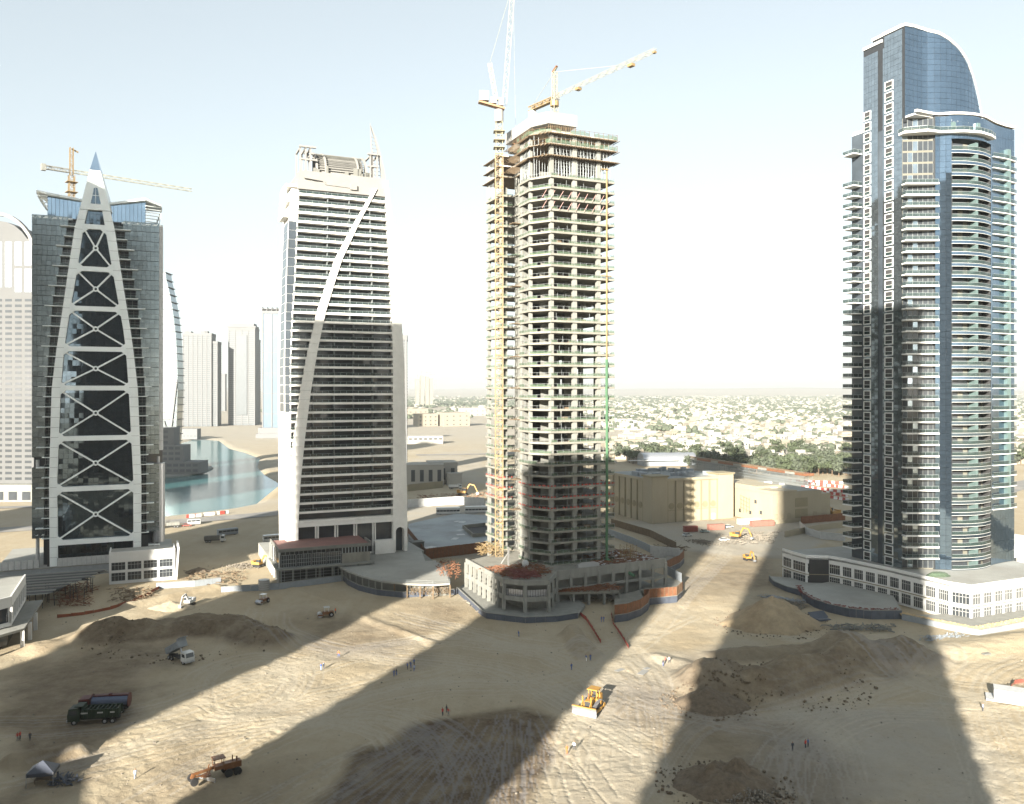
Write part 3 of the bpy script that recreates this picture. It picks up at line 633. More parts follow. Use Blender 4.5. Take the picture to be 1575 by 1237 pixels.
# floors
FZ = 3.3
for k in range(37):
    z = 18.2 + FZ * k
    if z > 138.5: break
    xl, xr = X2(2, z), X2(3, z) + .1
    mb = MB(); mb.prism([(xl, .6), (xl + .5, -.35), (xr, -.35), (xr, 2.6), (xl, 2.6)], z - .42, z + .38); fl = part('balcony_slab', mb, M_cream, t2)
    if k:
        mb = MB(); rail(mb, [(xl + .1, .7), (xl + .6, -.2), (xr, -.2)], z + .4, z + 1.32, post=2.2); part('railing', mb, [M_railglass, M_mull], fl)
        mb = MB()
        for f in ((.22, .42, .61, .80) if k < 22 else (.33, .57, .8)): xx = xl + (xr - xl) * f; mb.box(xx - .06, .1, z + .38, xx + .06, 2.6, z + FZ - .42)
        part('divider', mb, M_mull, fl)
    mb = MB(); panes(mb, xl + .5, xr, z + .4, z + FZ - .45, 2.5, 14, 1, .012); mb.face([(xl + .5, 2.58, z), (xr, 2.58, z), (xr, 2.58, z + FZ), (xl + .5, 2.58, z + FZ)], 1); part('glass_doors', mb, [M_window, M_mulldk], fl)
# sweeping diagonal
dz = [(31.6, 141.5, 1.1), (24.6, 128.5, 1.7), (17.6, 114, 2.5), (14.2, 103.5, 2.8), (11.4, 94.6, 3.0), (8.2, 80, 3.4), (5.8, 66, 3.7), (3.5, 48.5, 3.9), (1.9, 33.1, 4.1), (1.1, 18, 4.1), (.95, 4.7, 4.1)]
zz_ = [d[1] for d in dz][::-1]; xx_ = [d[0] for d in dz][::-1]; ww_ = [d[2] for d in dz][::-1]
z = 4.7
while z < 141:
    e = min(z + 3.4, 141.5); f_ = lambda q: (np.interp(q, zz_, xx_), np.interp(q, zz_, ww_)); mb = MB()
    r_ = []
    for q in (z + .03, (z + e) / 2, e - .03): c, w_ = f_(q); r_.append([(c - w_ / 2, -.85, q), (c + w_ / 2, -.85, q), (c + w_ / 2, 1.0, q), (c - w_ / 2, 1.0, q)])
    mb.loft(r_); part('diagonal_panel', mb, M_cream, t2); z = e
# foot: tall glazed bays
xl, xr = 2.9, X2(3, 12)
mb = MB(); mb.box(xl, -.3, 16.2, xr, 2.4, 17.7); part('foot_beam', mb, M_cream, t2)
for i in range(5):
    a = xl + (xr - xl) * i / 5; b = xl + (xr - xl) * (i + 1) / 5; mb = MB(); panes(mb, a + .5, b - .5, 5, 16.2, 1.4, 3, 4); mb.box(a, 1.5, 4.7, b, 1.8, 16.2, 1); part('glazed_bay', mb, [M_window, M_mulldk], t2)
for i in range(1, 5):
    a = xl + (xr - xl) * i / 5
    for s_ in (-.62, .22): mb = MB(); mb.box(a + s_, .2, 4.7, a + s_ + .42, 1.3, 16.2); part('column', mb, M_cream, t2)
mb = MB(); mb.box(xl, 1.0, 4.7, xr, 2.0, 5.2); mb.box(31, -2.4, 4.7, xr + .2, -1.9, 8.4); mb.box(31, -2.4, 8.4, xr + .2, 1, 9.6); part('base_wall', mb, M_cream, t2)
# crown
zc = 138.9
mb = MB(); mb.loft([[(X2(2, q) - .3, -.3, q), (X2(3, q) + .4, -.3, q), (X2(3, q) + .4, 24, q), (X2(2, q) - .3, 24, q)] for q in (zc, 142.0)]); part('parapet', mb, M_crown, t2)
mb = MB(); mb.loft([[(X2(2, q) + .5, .4, q), (X2(3, q) + .4, .4, q), (X2(3, q) + .4, 22, q), (X2(2, q) + .5, 22, q)] for q in (142.02, 145.8)]); part('parapet', mb, M_crown, t2)
mb = MB(); mb.bar((5, -.4, 143.2), (12, -.4, 142.6), .4, .5); mb.bar((12, -.4, 142.6), (13, -.4, 141.4), .4, .5); mb.bar((13, -.4, 141.4), (24, -.4, 141.0), .4, .5); mb.box(22, -1.0, 140.2, 24.5, -.3, 142.0); part('moulding', mb, M_crown, t2)
cl, cr = front(T2O, 491, 250)[0], front(T2O, 563, 250)[0]; X0, X1 = front(T2O, 462, 230)[0], front(T2O, 592, 240)[0]
for i in range(15):
    t = math.radians(8 + i * 6); y, z = 2 + 11 * (1 - math.cos(t)), 145.8 + 9.6 * math.sin(t); mb = MB(); mb.cbox(((cl + cr) / 2, y, z), (cr - cl, .55, .12), ry=0); part('vault_louver', mb, M_concdk, t2)
mb = MB(); mb.box(cl, 13.6, 145.8, cr, 14, 155.4); mb.loft([[(x, 2.4 + 11 * (1 - math.cos(t)), 145.5 + 9.3 * math.sin(t)) for x in (cl + .3, cr - .3)] for t in [math.radians(a) for a in range(0, 91, 10)]], caps=False, closed=False); part('vault_lining', mb, M_crown, t2)
for x in (cl - .8, cl - 3.4, (cl * .8 + cr * .2) - 1, cr - 2.8, cr + .3):
    mb = MB(); mb.loft([[(x + a, 1.6 + b + 11 * (1 - math.cos(t)), 145.8 + (9.9 + b * -.5) * math.sin(t)) for a, b in ((0, 0), (.7, 0), (.7, .8), (0, .8))] for t in [math.radians(a) for a in range(0, 91, 10)]]); part('vault_rib', mb, M_crown, t2)
for x in (X0, X0 + 1.9, X0 + 3.6, X1 - 2.8, X1 - 5.4):
    mb = MB(); mb.box(x, 1.4, 145.8, x + .55, 2.2, 154.6); mb.box(x, 10, 145.8, x + .55, 10.8, 154.6); mb.box(x, 1.4, 154.0, x + .55, 10.8, 154.6); part('frame_post', mb, M_crown, t2)
mb = MB()
for z in (150, 154.65): mb.box(X0 - .1, 1.3, z, cl - .85, 2.3, z + .6); mb.box(cr + 1.05, 1.3, z, X1 - 2.2, 2.3, z + .6)
part('frame_beam', mb, M_crown, t2)
mb = MB()
for i in range(9): x = ru(X0 + 4, X1 - 5); mb.box(x, 1.6, 145.8, x + ru(.8, 2), 3.4, 145.8 + ru(1, 3))
part('roof_equipment', mb, M_concdk, t2)
sx, sz0 = front(T2O, 575, 268)[0], 145.5; tx, tz = front(T2O, 571, 187)
mb = MB(); mb.loft([[(sx + a, 2 + b, sz0) for a, b in ((0, 0), (.9, 0), (.9, .9), (0, .9))], [(tx + a, 2 + b, tz) for a, b in ((0, 0), (.15, 0), (.15, .15), (0, .15))]]); part('spire_mast', mb, M_crown, t2)
cv = [front(T2O, *p) for p in ((597, 285), (594, 262), (588, 235), (580, 208), (573, 191))]
mb = MB(); mb.loft([[(x - w_, 2.2, z), (x, 2.2, z), (x, 3.2, z), (x - w_, 3.2, z)] for (x, z), w_ in zip(cv, (1.8, 1.4, .9, .5, .2))]); part('spire_fin', mb, M_crown, t2)
mb = MB()
for i in range(1, 12): f = i / 12; z = 146 + 17 * f; xr_ = np.interp(z, [c[1] for c in cv], [c[0] for c in cv]); mb.bar((sx + .5 + (tx - sx) * f, 2.4, z), (xr_ - .3, 2.6, z), .18)
part('spire_rung', mb, M_crown, t2)
for k in range(9):
    z = 105 + k * 3.55; xx = X2(4, z); mb = MB(); mb.loft([[(xx - 1 + 3.2 * math.cos(t), 9 + 4 * math.sin(t), q) for t in [2 * math.pi * i / 14 for i in range(14)]] for q in (z, z + 1.5)]); part('round_balcony', mb, M_alu, t2)
# podium of the white tower
P2 = G(430, 900); P2O = (P2.x, P2.y)
pw = front(P2O, 569.4, 866)[0]
p2 = thing('podium_building', 'unfinished podium with red brown roof and gridded glazing under the white tower', 'building', (P2.x, P2.y, 0), TH)
M_redroof = mat('red_oxide_waterproofing', (.20, .10, .085), .85, var=.15, scale=.2, dirt=(.14, .09, .08), dirt_amt=.5)
mb = MB(); mb.box(0, 0, 11.2, pw, 20, 11.7); part('roof', mb, M_redroof, p2)
mb = MB(); mb.box(-.3, -.3, 11.0, pw + .3, -.02, 12.1); mb.box(-.3, 0, 11.0, -.02, 22, 12.1); mb.box(pw + .02, 0, 11, pw + .4, 9, 12.6); part('parapet', mb, M_concdk, p2)
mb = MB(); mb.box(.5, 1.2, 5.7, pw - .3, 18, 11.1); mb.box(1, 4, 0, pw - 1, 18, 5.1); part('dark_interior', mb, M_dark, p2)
mb = MB(); mb.box(-1.2, -2.0, 5.1, pw + 1, 20, 5.65); part('floor_slab', mb, M_conc2, p2)
for i in range(4):
    a = .6 + i * (pw * .66) / 4; b = a + (pw * .66) / 4 - .35; mb = win_frame(b - a, 4.2, 6, (.3, .62)); o = part('window', mb, M_mull, p2, (a, .1, 5.7)); g = link('pane', GLASS_UNIT, o, (0, .12, 0)); g.scale = (b - a, 1, 4.2)
    mb = MB(); mb.box(b, 0, 5.66, b + .35, .5, 11.0); part('column', mb, M_mulldk, p2)
mb = MB(); mb.box(pw * .68, .0, 5.66, pw, .4, 9.0); part('concrete_wall', mb, M_conc, p2)
mb = MB()
for i in range(9): x = pw * .68 + i * (pw * .32) / 9; mb.box(x, -.02, 9, x + .3, .3, 11.0)
for i in range(14): x = .3 + i * (pw * .68) / 14; mb.box(x, -.05, 9.9, x + .12, .05, 11.0)
part('facade_studs', mb, M_mull, p2)
for i in range(8): mb = MB(); x = i * pw / 7; mb.box(x - .3, -.6, -.5, x + .3, 0, 5.1); part('column', mb, M_concdk, p2)
for i in range(5): mb = MB(); y = .6 + i * 4.3; mb.box(-.2, y, 5.66, .1, y + 3.4, 10.9); o = part('window', mb, M_window, p2); 
for i in range(6): mb = MB(); y = i * 4.3; mb.box(-.3, y, -.5, .2, y + .55, 11.0); part('column', mb, M_white, p2)
mb = MB()
for i in range(16): x = ru(0, pw); mb.cyl((x, -1.6, -.3), (x, -1.6, 5.1), .06, 5); 
for i in range(5): mb.bar((0, -1.6, .8 + i), (pw, -1.6, .8 + i), .07)
part('scaffolding', mb, M_mull, p2, kind='stuff')
# curved deck beside it
def outline(pxs, z=0.0): return [(G(x, y, z).x, G(x, y, z).y) for x, y in pxs]
def slab_thing(name, label, cat, pts, z0, z1, m, group=None):
    o = thing(name, label, cat, (0, 0, 0), 0, group); mb = MB(); mb.prism(pts[::-1] if area(pts) < 0 else pts, z0, z1); part('deck', mb, m, o); return o
def area(p): return sum(p[i][0] * p[(i + 1) % len(p)][1] - p[(i + 1) % len(p)][0] * p[i][1] for i in range(len(p))) / 2
dk = outline([(520, 871), (538, 879), (557, 886), (587, 893.5), (626, 897.5), (666, 899), (692, 897), (684, 873), (670, 862), (654, 863), (648, 846), (571, 848), (566, 862)], 4.6)
d2 = slab_thing('deck_building', 'pale curved concrete deck on open columns right of the red brown roof', 'deck', dk, 4.0, 4.6, M_deck)
mb = MB(); ed = dk[:8]
for (x0, y0), (x1, y1) in zip(ed[:-1], ed[1:]):
    n = max(1, int(math.hypot(x1 - x0, y1 - y0) / 3.2))
    for i in range(n):
        x, y = x0 + (x1 - x0) * i / n, y0 + (y1 - y0) * i / n; c = MB(); c.box(x - .2, y + .3, -.5, x + .2, y + .7, 4.0); part('column', c, M_wood if x > -38 else M_conc2, d2)
mb = MB(); mb.prism([(x * 1.0, y + 3.5) for x, y in dk[:7]] + [(dk[7][0], dk[7][1]), dk[10], dk[12]], -.4, 3.95); part('inner_wall', mb, M_concdk, d2)
mb = MB()
for k in range(170):
    f = rnd(); i = 4 if f < .5 else 5; g = rnd(); x = dk[i][0] + (dk[i + 1][0] - dk[i][0]) * g; y = dk[i][1] + (dk[i + 1][1] - dk[i][1]) * g + ru(.4, 3)
    d = Vector((ru(-1, 1), ru(-.4, .4), ru(-1, 1))) * 1.3; mb.bar((x, y, ru(.6, 3.4)), (x + d.x, y + d.y, min(3.8, max(.1, 2 + d.z))), .09)
part('prop_tangle', mb, M_wood, d2, kind='stuff')
mb = MB()
for k in range(160): x, y = loc(T2O, ru(57, 68), ru(-28, -16))[:2]; p = G(ru(672, 706), ru(866, 890), 4); mb.bar((p.x, p.y, ru(4, 5.4)), (p.x + ru(-1.5, 1.5), p.y + ru(-1, 1), ru(3.5, 5.6)), .16)
solo('timber_pile', mb, M_rust, 'rusty heap of rebar and timber at the right end of the curved deck', 'debris pile')
mb = MB()
for i in range(len(ed) - 1): mb.bar((*ed[i], 5.2), (*ed[i + 1], 5.2), .05); mb.bar((*ed[i], 5.7), (*ed[i + 1], 5.7), .05); mb.cyl((*ed[i], 4.6), (*ed[i], 5.8), .05, 5)
part('edge_rail', mb, M_mull, d2)
mb = MB(); mb.prism([(loc(T2O, x, y).x, loc(T2O, x, y).y) for x, y in ((-6, 1), (31, -2), (50, -2), (50, 40), (-6, 40))], -.3, 4.66); struct('terrace', mb, M_deck)
# ------------------------------------------------------------------ concrete tower under construction
T3O = (13.0, 267.0)
t3 = thing('concrete_tower', 'unfinished raw concrete tower of bare floor slabs and columns with green nets', 'tower', (*T3O, 0), TH)
PL = [(-5, 6.5), (-.5, 0), (22.9, 0), (22.9, 45), (-5, 45), (-5, 31), (0, 31), (0, 15.5), (-5, 15.5)]
mb = MB(); mb.prism(PL, -.16, .16); 
ins = lambda p, d: p
EDG = [(-5, 15.3), (-5, 6.5), (-.5, 0), (22.9, 0), (22.9, 44)]; EDL = [(0, 31), (-5, 31), (-5, 45)]; EDR = [(0, 31), (0, 15.6)]
for E_ in (EDG, [(-5, 44.8), (-5, 31), (-.2, 31)], [(0, 30.8), (0, 15.6)]):
    for a, b in zip(E_[:-1], E_[1:]):
        d = Vector((b[0] - a[0], b[1] - a[1], 0)).normalized(); mb.bar((a[0] + d.x * .01, a[1] + d.y * .01, -.06), (b[0] - d.x * .01, b[1] - d.y * .01, -.06), .26, .66)
slab_me = mb.mesh('floor_slab', M_conc)
nets = []
for v in range(4):
    mb = MB()
    for E_ in (EDG, [(-5, 44.8), (-5, 31.2), (-.2, 31.2)]):
        for a, b in zip(E_[:-1], E_[1:]):
            L_ = math.hypot(b[0] - a[0], b[1] - a[1]); n = max(1, int(L_ / 2.1))
            for i in range(n):
                x0, y0 = a[0] + (b[0] - a[0]) * i / n, a[1] + (b[1] - a[1]) * i / n; x1, y1 = a[0] + (b[0] - a[0]) * (i + 1) / n, a[1] + (b[1] - a[1]) * (i + 1) / n
                mb.box(x0 - .04 + .12, y0 - .04 + .12, .16, x0 + .04 + .12, y0 + .04 + .12, 1.35, 1)
                mb.bar((x0 + .12, y0 + .12, 1.25), (x1 + .12, y1 + .12, 1.25), .06, .06, 1)
                if rnd() < (.86 if v < 2 else .6 if v == 2 else .9):
                    t = ru(.75, 1.15); s0 = ru(-.15, .1)
                    if v < 3: mb.face([(x0 + .1, y0 + .1, .18), (x1 + .1, y1 + .1, .18), (x1 + .1, y1 + .1, t), (x0 + .1, y0 + .1, t + s0)], 0)
                    else:
                        for j in range(4):
                            if j % 2 == i % 2: f0, f1 = j / 4, (j + 1) / 4; mb.box(x0 + (x1 - x0) * f0, y0 + (y1 - y0) * f0, .3, x0 + (x1 - x0) * f1 + .05, y0 + (y1 - y0) * f1 + .05, .75, 0)
    nets.append(mb.mesh('safety_net', [M_netg if v < 3 else M_netr, M_mull]))
walls = []
for v in range(4):
    mb = MB(); H1 = 3.2
    mb.box(6, 12, .17, 8.4 + v * .5, 34, .17 + H1)
    if v != 1: mb.box(-.5, 7.5 + v * .4, .17, 5, 7.8 + v * .4, .17 + H1)
    if v in (0, 3): mb.box(8.5, 8.5, .17, 15.5, 8.8, .17 + H1)
    if v == 1: mb.box(2, 3, .17, 2.25, 8, .17 + H1); mb.box(9, 9, .17, 14, 9.3, .17 + H1)
    if v == 2: mb.box(9.3, 1.5, .17, 9.5, 8, .17 + H1)
    mb.box(-4.6, 13, .17, -1.8, 13.3, .17 + H1); mb.box(-4.5, 33, .17, -1.5, 33.3, .17 + H1); mb.box(.4, 17, .17, .7, 30, .17 + H1)
    walls.append(mb.mesh('inner_wall', M_concdk))
FH = 3.574; Z0 = 9.6
for k in range(36):
    z = Z0 + FH * k; o = link('floor_slab', slab_me, t3, (0, 0, z))
    v = 3 if k in (5, 6, 7) else (k * 7 % 3)
    if k in (17,): v = 2
    link('safety_net', nets[v], o, (0, 0, 0), kind='stuff'); link('inner_wall', walls[(k * 5 + k // 3) % 4], o)
    if rnd() < .7:
        mb = MB()
        for j in range(random.randint(3, 9)): x, y = ru(0, 20), ru(.6, 4); mb.cyl((x, y, .16), (x, y, 3.3), .05, 5)
        for j in range(random.randint(1, 4)): x = ru(0, 20); y = ru(.8, 4); mb.box(x, y, .17, x + ru(.5, 2.2), y + ru(.4, 1.4), .17 + ru(.3, 1.1), 1)
        for j in range(random.randint(1, 3)): y = ru(7, 14); mb.cyl((-4.2, y, .16), (-4.2, y, 3.3), .05, 5)
        part('site_clutter', mb, [M_mull, M_wood], o, kind='stuff')
cols = [(-.4, .5, 1.1, 1.6), (7.6, .4, 1.5, 1.1), (16.6, .4, 1.3, 1.3), (-4.6, 7.2, .9, 1.3), (-4.6, 13.6, 1.0, 1.5), (.3, 29.0, 1.0, 1.6), (-4.6, 31.6, 1.0, 1.4), (-4.6, 43, 1.0, 1.4), (16.4, 12, 1.3, 1.3), (16.4, 24, 1.2, 1.5), (16.4, 36, 1.2, 1.5), (20.6, 9, 1, 1)]
for x, y, a, b in cols: mb = MB(); mb.box(x, y, 4, x + a, y + b, 148.3); part('column', mb, M_conc2, t3)
# formwork levels on top
def inset(P_, d): return [(x + (d if x < 5 else -d), y + (d if y < 10 else -d)) for x, y in P_]
for z, grow, net in ((141.6, 1.1, False), (145.3, .8, True), (148.9, .8, True)):
    Pg = [(x + (-grow if x < 10 else grow), y + (-grow if y < 10 else grow)) for x, y in PL[:5]] + [(-5 - grow, 31), (0, 31), (0, 15.5), (-5 - grow, 15.5)]
    mb = MB(); mb.prism(Pg, z - .5, z - .3); lv = part('formwork_deck', mb, M_wood, t3)
    mb = MB(); mb.prism(PL, z - .28, z + .1); part('floor_slab', mb, M_conc if not net else M_cream, lv)
    mb = MB()
    for i in range(34): x = -4 + i * .85; mb.box(x, -grow - .7, z - .72, x + .16, 3, z - .52)
    for i in range(17): y = 7 + i * 1.1; mb.box(-5 - grow - .7, y, z - .74, -2, y + .16, z - .54)
    part('joist', mb, M_wood, lv, kind='stuff')
    if net:
        mb = MB()
        E_ = [(-5 - grow, 15), (-5 - grow, 6.5 - grow * .6), (-.9, -grow), (23.6, -grow), (23.6, 30)]
        for a, b in zip(E_[:-1], E_[1:]):
            L_ = math.hypot(b[0] - a[0], b[1] - a[1]); n = max(1, int(L_ / 1.7))
            for i in range(n):
                f, g = i / n, (i + 1) / n; p = (a[0] + (b[0] - a[0]) * f, a[1] + (b[1] - a[1]) * f); q = (a[0] + (b[0] - a[0]) * g, a[1] + (b[1] - a[1]) * g)
                mb.box(p[0] - .05, p[1] - .05, z - .3, p[0] + .05, p[1] + .05, z + 1.5, 1); mb.bar((*p, z + 1.4), (*q, z + 1.4), .08, .08, 1)
                if rnd() < .8: mb.face([(*p, z - .1), (*q, z - .1), (*q, z + ru(.7, 1.3)), (*p, z + ru(.7, 1.3))], 0)
        part('safety_net', mb, [M_netg, M_wood], lv)
mb = MB()
for z0, z1, st in ((135.0, 141.0, 1.0), (141.8, 144.8, 1.25), (145.5, 148.4, 1.6)):
    x = -4.5
    while x < 22.5:
        for y in (.7, 2.4, 4.5):
            if x > 0 or y > 4: mb.cyl((x, y, z0), (x + ru(-.1, .1), y, z1), .06, 4)
        x += st
    for q in np.arange(z0 + .8, z1, 1.2): mb.bar((0, .7, q), (22.5, .7, q + ru(-.1, .1)), .06); mb.bar((-4.6, 7, q), (-4.6, 15, q), .06)
    y = 7
    while y < 15: mb.cyl((-4.7, y, z0), (-4.7, y, z1), .06, 4); mb.cyl((-3, y, z0), (-3, y, z1), .06, 4); y += 1.1
    y = 31.5
    while y < 45: mb.cyl((-4.7, y, z0), (-4.7, y, z1), .06, 4); y += 1.3
    for i in range(14): x = ru(0, 20); mb.bar((x, .7, z0), (x + ru(-2, 2), .7, z1), .06)
part('scaffolding', mb, M_mull, t3, kind='stuff')
mb = MB(); mb.prism([(-2.5, 9), (.5, 4), (10, 4), (10, 30), (-2.5, 30)], 149.2, 151.0); part('core_wall', mb, M_conc, t3)
mb = MB(); mb.prism([(-3.2, 9), (0, 3.2), (10.6, 3.2), (10.6, 31), (-3.2, 31)], 152.6, 156.4); part('core_wrap', mb, M_cwhite, t3)
mb = MB()
for i in range(16): x = .4 + i * .66; mb.box(x, 3.6, 151, x + .12, 3.8, 152.6)
for i in range(20): y = 9 + i * 1.1; mb.box(-2.9, y, 151, -2.8, y + .12, 152.6)
part('core_prop', mb, M_wood, t3, kind='stuff')
# concrete pipe and chute on the right corner
mb = MB(); hx = 19.6
for z in np.arange(10, 76, 3.0): mb.cyl((hx + ru(-.1, .1), -.7, z), (hx + ru(-.1, .1), -.7, z + 3.1), .45, 7)
part('debris_chute', mb, mat('green_chute_sheet', (.045, .11, .055), .8, var=.2), t3)
mb = MB(); mb.cyl((hx, -.7, 76), (hx, -.7, 139), .30, 7); mb.bar((hx - 2.2, -1, 103.5), (hx + 1.5, -1, 103.5), .5, .3); mb.bar((hx - 2.2, -1, 138.5), (hx + .5, -1, 138.5), .5, .3); part('debris_chute', mb, M_cyel, t3)
mb = MB(); mb.cyl((hx, -.7, 10.2), (23.4, -11.5, 6.6), .5, 7); part('debris_chute', mb, mat('green_hose', (.045, .12, .06), .7, var=.1), t3)
# loading platforms on the left flank
for z in (121.5, 111, 100.5, 88, 77, 66.5, 56, 45.5, 36, 26):
    mb = MB(); mb.box(-7.8, 14, z, -.4, 17, z + .25); mb.bar((-7.6, 15, z), (-1, 15, z + 2.6), .12); part('tie_platform', mb, M_wood if z != 111 else M_netg, t3)
mb = MB()
for z in np.arange(10, 128, 3.574):
    for s_ in (0, 1): mb.bar((-3.9 + s_ * 3.2, 16.2, z), (-.7 - s_ * 3.2, 16.2 + 1.2, z + 3.5), .28, .12); mb.cyl((-3.9, 16, z), (-3.9, 16, z + 3.5), .06, 4); mb.cyl((-.8, 16, z), (-.8, 16, z + 3.5), .06, 4)
part('scaffold_stair', mb, M_concdk, t3, kind='stuff')
mb = MB()
for z in (128, 124.5):
    for i in range(9): x = -4 + i * 3; mb.bar((x, -.6, z - .6), (x + 1.6, -.6, z + 2), .1)
part('pink_struts', mb, mat('faded_pink_netting', (.45, .28, .25), .9), t3)

# podium
A_ = Vector((-2.4, 245.6, 0)); pd = thing('podium_building', 'unfinished two storey concrete podium with rounded prow around the bare concrete tower', 'building', (0, 0, 0))
B0 = loc((-2.4, 245.6), 0, 31.7); C1 = G(807.6, 948); C2 = G(844, 946.5); C3 = G(855.5, 931); D1 = loc((C3.x, C3.y), 41.5, 2.5); D2 = loc((D1.x, D1.y), 0, 22); D3 = loc((B0.x, B0.y), 20, 10)
outl = [(B0.x, B0.y), (A_.x, A_.y), (C1.x, C1.y), (C2.x, C2.y), (C3.x, C3.y), (D1.x, D1.y), (D2.x, D2.y), (D3.x, D3.y)]
mb = MB(); mb.prism(outl, 9.0, 9.6); part('roof_deck', mb, M_conc, pd)
mb = MB(); mb.prism(outl, 4.4, 4.8); part('floor_slab', mb, M_conc, pd)
mb = MB(); mb.prism([(x + (sx_ * .0), y) for (x, y), sx_ in zip(outl, [0] * 8)], -.5, .35); part('ground_slab', mb, M_conc2, pd)
def wall_run(par, a, b, z0, z1, t, name, m, inset_=0):
    a = Vector((a[0], a[1], 0)); b = Vector((b[0], b[1], 0)); mb = MB(); mb.bar((a.x, a.y, (z0 + z1) / 2), (b.x, b.y, (z0 + z1) / 2), t, z1 - z0); return part(name, mb, m, par)
for i in range(5):
    a, b = outl[i], outl[i + 1]; right = i == 4
    wall_run(pd, a, b, 7.6 if right else 8.9, 10.6 if right else 10.4, .42, 'parapet', M_conc2); wall_run(pd, a, b, 4.2, 5.6 if not right else 5.1, .42, 'parapet', M_conc2)
    L_ = math.hypot(b[0] - a[0], b[1] - a[1]); n = max(1, round(L_ / (3.9 if i == 0 else 6.6 if i < 4 else 5.4)))
    for k in range(n + (1 if i == 4 else 0)):
        x, y = a[0] + (b[0] - a[0]) * k / n, a[1] + (b[1] - a[1]) * k / n; mb = MB(); mb.cbox((x, y, 4.4), (.9, .9, 9.4), rz=TH); part('column', mb, M_conc2, pd)
ctr = Vector((sum(p[0] for p in outl) / 8, sum(p[1] for p in outl) / 8, 0))
mb = MB(); mb.prism([(p[0] + (ctr.x - p[0]) * .22, p[1] + (ctr.y - p[1]) * .22) for p in outl], .3, 9.0); part('inner_wall', mb, M_concdk, pd)
mb = MB(); 
for a, b in ((outl[1], outl[2]), (outl[2], outl[3])):
    n = 9
    for i in range(n):
        f, g = (i + .1) / n, (i + .9) / n; mb.bar((a[0] + (b[0] - a[0]) * f, a[1] + (b[1] - a[1]) * f + 1.2, 6.2), (a[0] + (b[0] - a[0]) * g, a[1] + (b[1] - a[1]) * g + 1.2, 6.2), .1, 2.2)
part('sheeting', mb, M_steel, pd)
# low front terrace of the podium
F1 = loc((C3.x, C3.y), 1.5, -1.0); F2 = loc((C3.x, C3.y), 18, -4.0); lt = [(C3.x + .6, C3.y - .5), (loc((C3.x, C3.y), 18.5, -6.5).x, loc((C3.x, C3.y), 18.5, -6.5).y), (loc((C3.x, C3.y), 20, .5).x, loc((C3.x, C3.y), 20, .5).y), (loc((C3.x, C3.y), 1, .5).x, loc((C3.x, C3.y), 1, .5).y)]
mb = MB(); mb.prism(lt, 3.3, 4.1); part('terrace_slab', mb, M_conc, pd)
for k in range(5): f = k / 4; x, y = lt[0][0] + (lt[1][0] - lt[0][0]) * f, lt[0][1] + (lt[1][1] - lt[0][1]) * f; mb = MB(); mb.cbox((x, y + .4, 1.5), (.7, .7, 3.6), rz=TH); part('column', mb, M_conc2, pd)
def clutter(name, label, cat, pts_fn, n, L_, t, m, z, zv=.5):
    mb = MB()
    for i in range(n):
        x, y = pts_fn(); a = ru(0, 6.3); l = ru(.4, 1) * L_; mb.bar((x, y, z + ru(0, zv)), (x + l * math.cos(a), y + l * math.sin(a), z + ru(0, zv)), ru(.5, 1) * t)
    return solo(name, mb, m, label, cat)
def in_quad(q):
    u_, v_ = rnd(), rnd(); a = [q[0][i] + (q[1][i] - q[0][i]) * u_ for i in (0, 1)]; b = [q[3][i] + (q[2][i] - q[3][i]) * u_ for i in (0, 1)]; return a[0] + (b[0] - a[0]) * v_, a[1] + (b[1] - a[1]) * v_
clutter('rebar_heap', 'brown reinforcement and timber strewn on the low front terrace of the concrete podium', 'debris pile', lambda: in_quad(lt), 260, 3.2, .16, M_rust, 4.15, .9)
q1 = [(A_.x + 1.5, A_.y + 4), (C3.x - 1, C3.y), (C3.x - 5, C3.y + 16), (B0.x + 6, B0.y - 12)]
M_redbar = mat('red_rebar', (.15, .045, .038), .8, var=.3)
clutter('rebar_heap', 'red reinforcement bars and boards on the podium roof above the rounded prow', 'debris pile', lambda: in_quad([(A_.x + 3, A_.y + 2), (C2.x - 3, C2.y + 4), (C2.x - 3, C2.y + 12), (A_.x + 1, A_.y + 14)]), 240, 2.8, .15, M_redbar, 9.65, 1.2)
clutter('timber_pile', 'brown timber boards scattered over the podium roof at the tower foot', 'debris pile', lambda: in_quad(q1), 420, 2.6, .2, M_rust, 9.65, .6)
qr = [(loc((C3.x, C3.y), 16, 5).x, loc((C3.x, C3.y), 16, 5).y), (loc((C3.x, C3.y), 40, 5).x, loc((C3.x, C3.y), 40, 5).y), (D2.x - 2, D2.y), (loc((C3.x, C3.y), 22, 20).x, loc((C3.x, C3.y), 22, 20).y)]
clutter('timber_pile', 'boards, bars and torn sheets littering the podium roof right of the tower', 'debris pile', lambda: in_quad(qr), 420, 2.6, .22, M_rust, 9.65, .5)
clutter('pale_sheets', 'white torn sheets lying on the podium roof right of the tower', 'sheets', lambda: in_quad(qr), 90, 2.2, .7, M_whitepanel, 9.62, .15)
clutter('site_debris', 'grey broken blocks and bars on the ground before the low podium terrace', 'debris pile', lambda: tuple(G(ru(880, 950), ru(914, 926))[:2]), 220, 1.6, .22, M_rockpile, .1, .6)
clutter('timber_pile', 'golden scaffold planks heaped round the foot of the tall yellow crane mast', 'debris pile', lambda: tuple(G(ru(738, 775), ru(838, 858), 9.6)[:2]), 260, 2.0, .14, M_cyel, 9.7, 1.6)
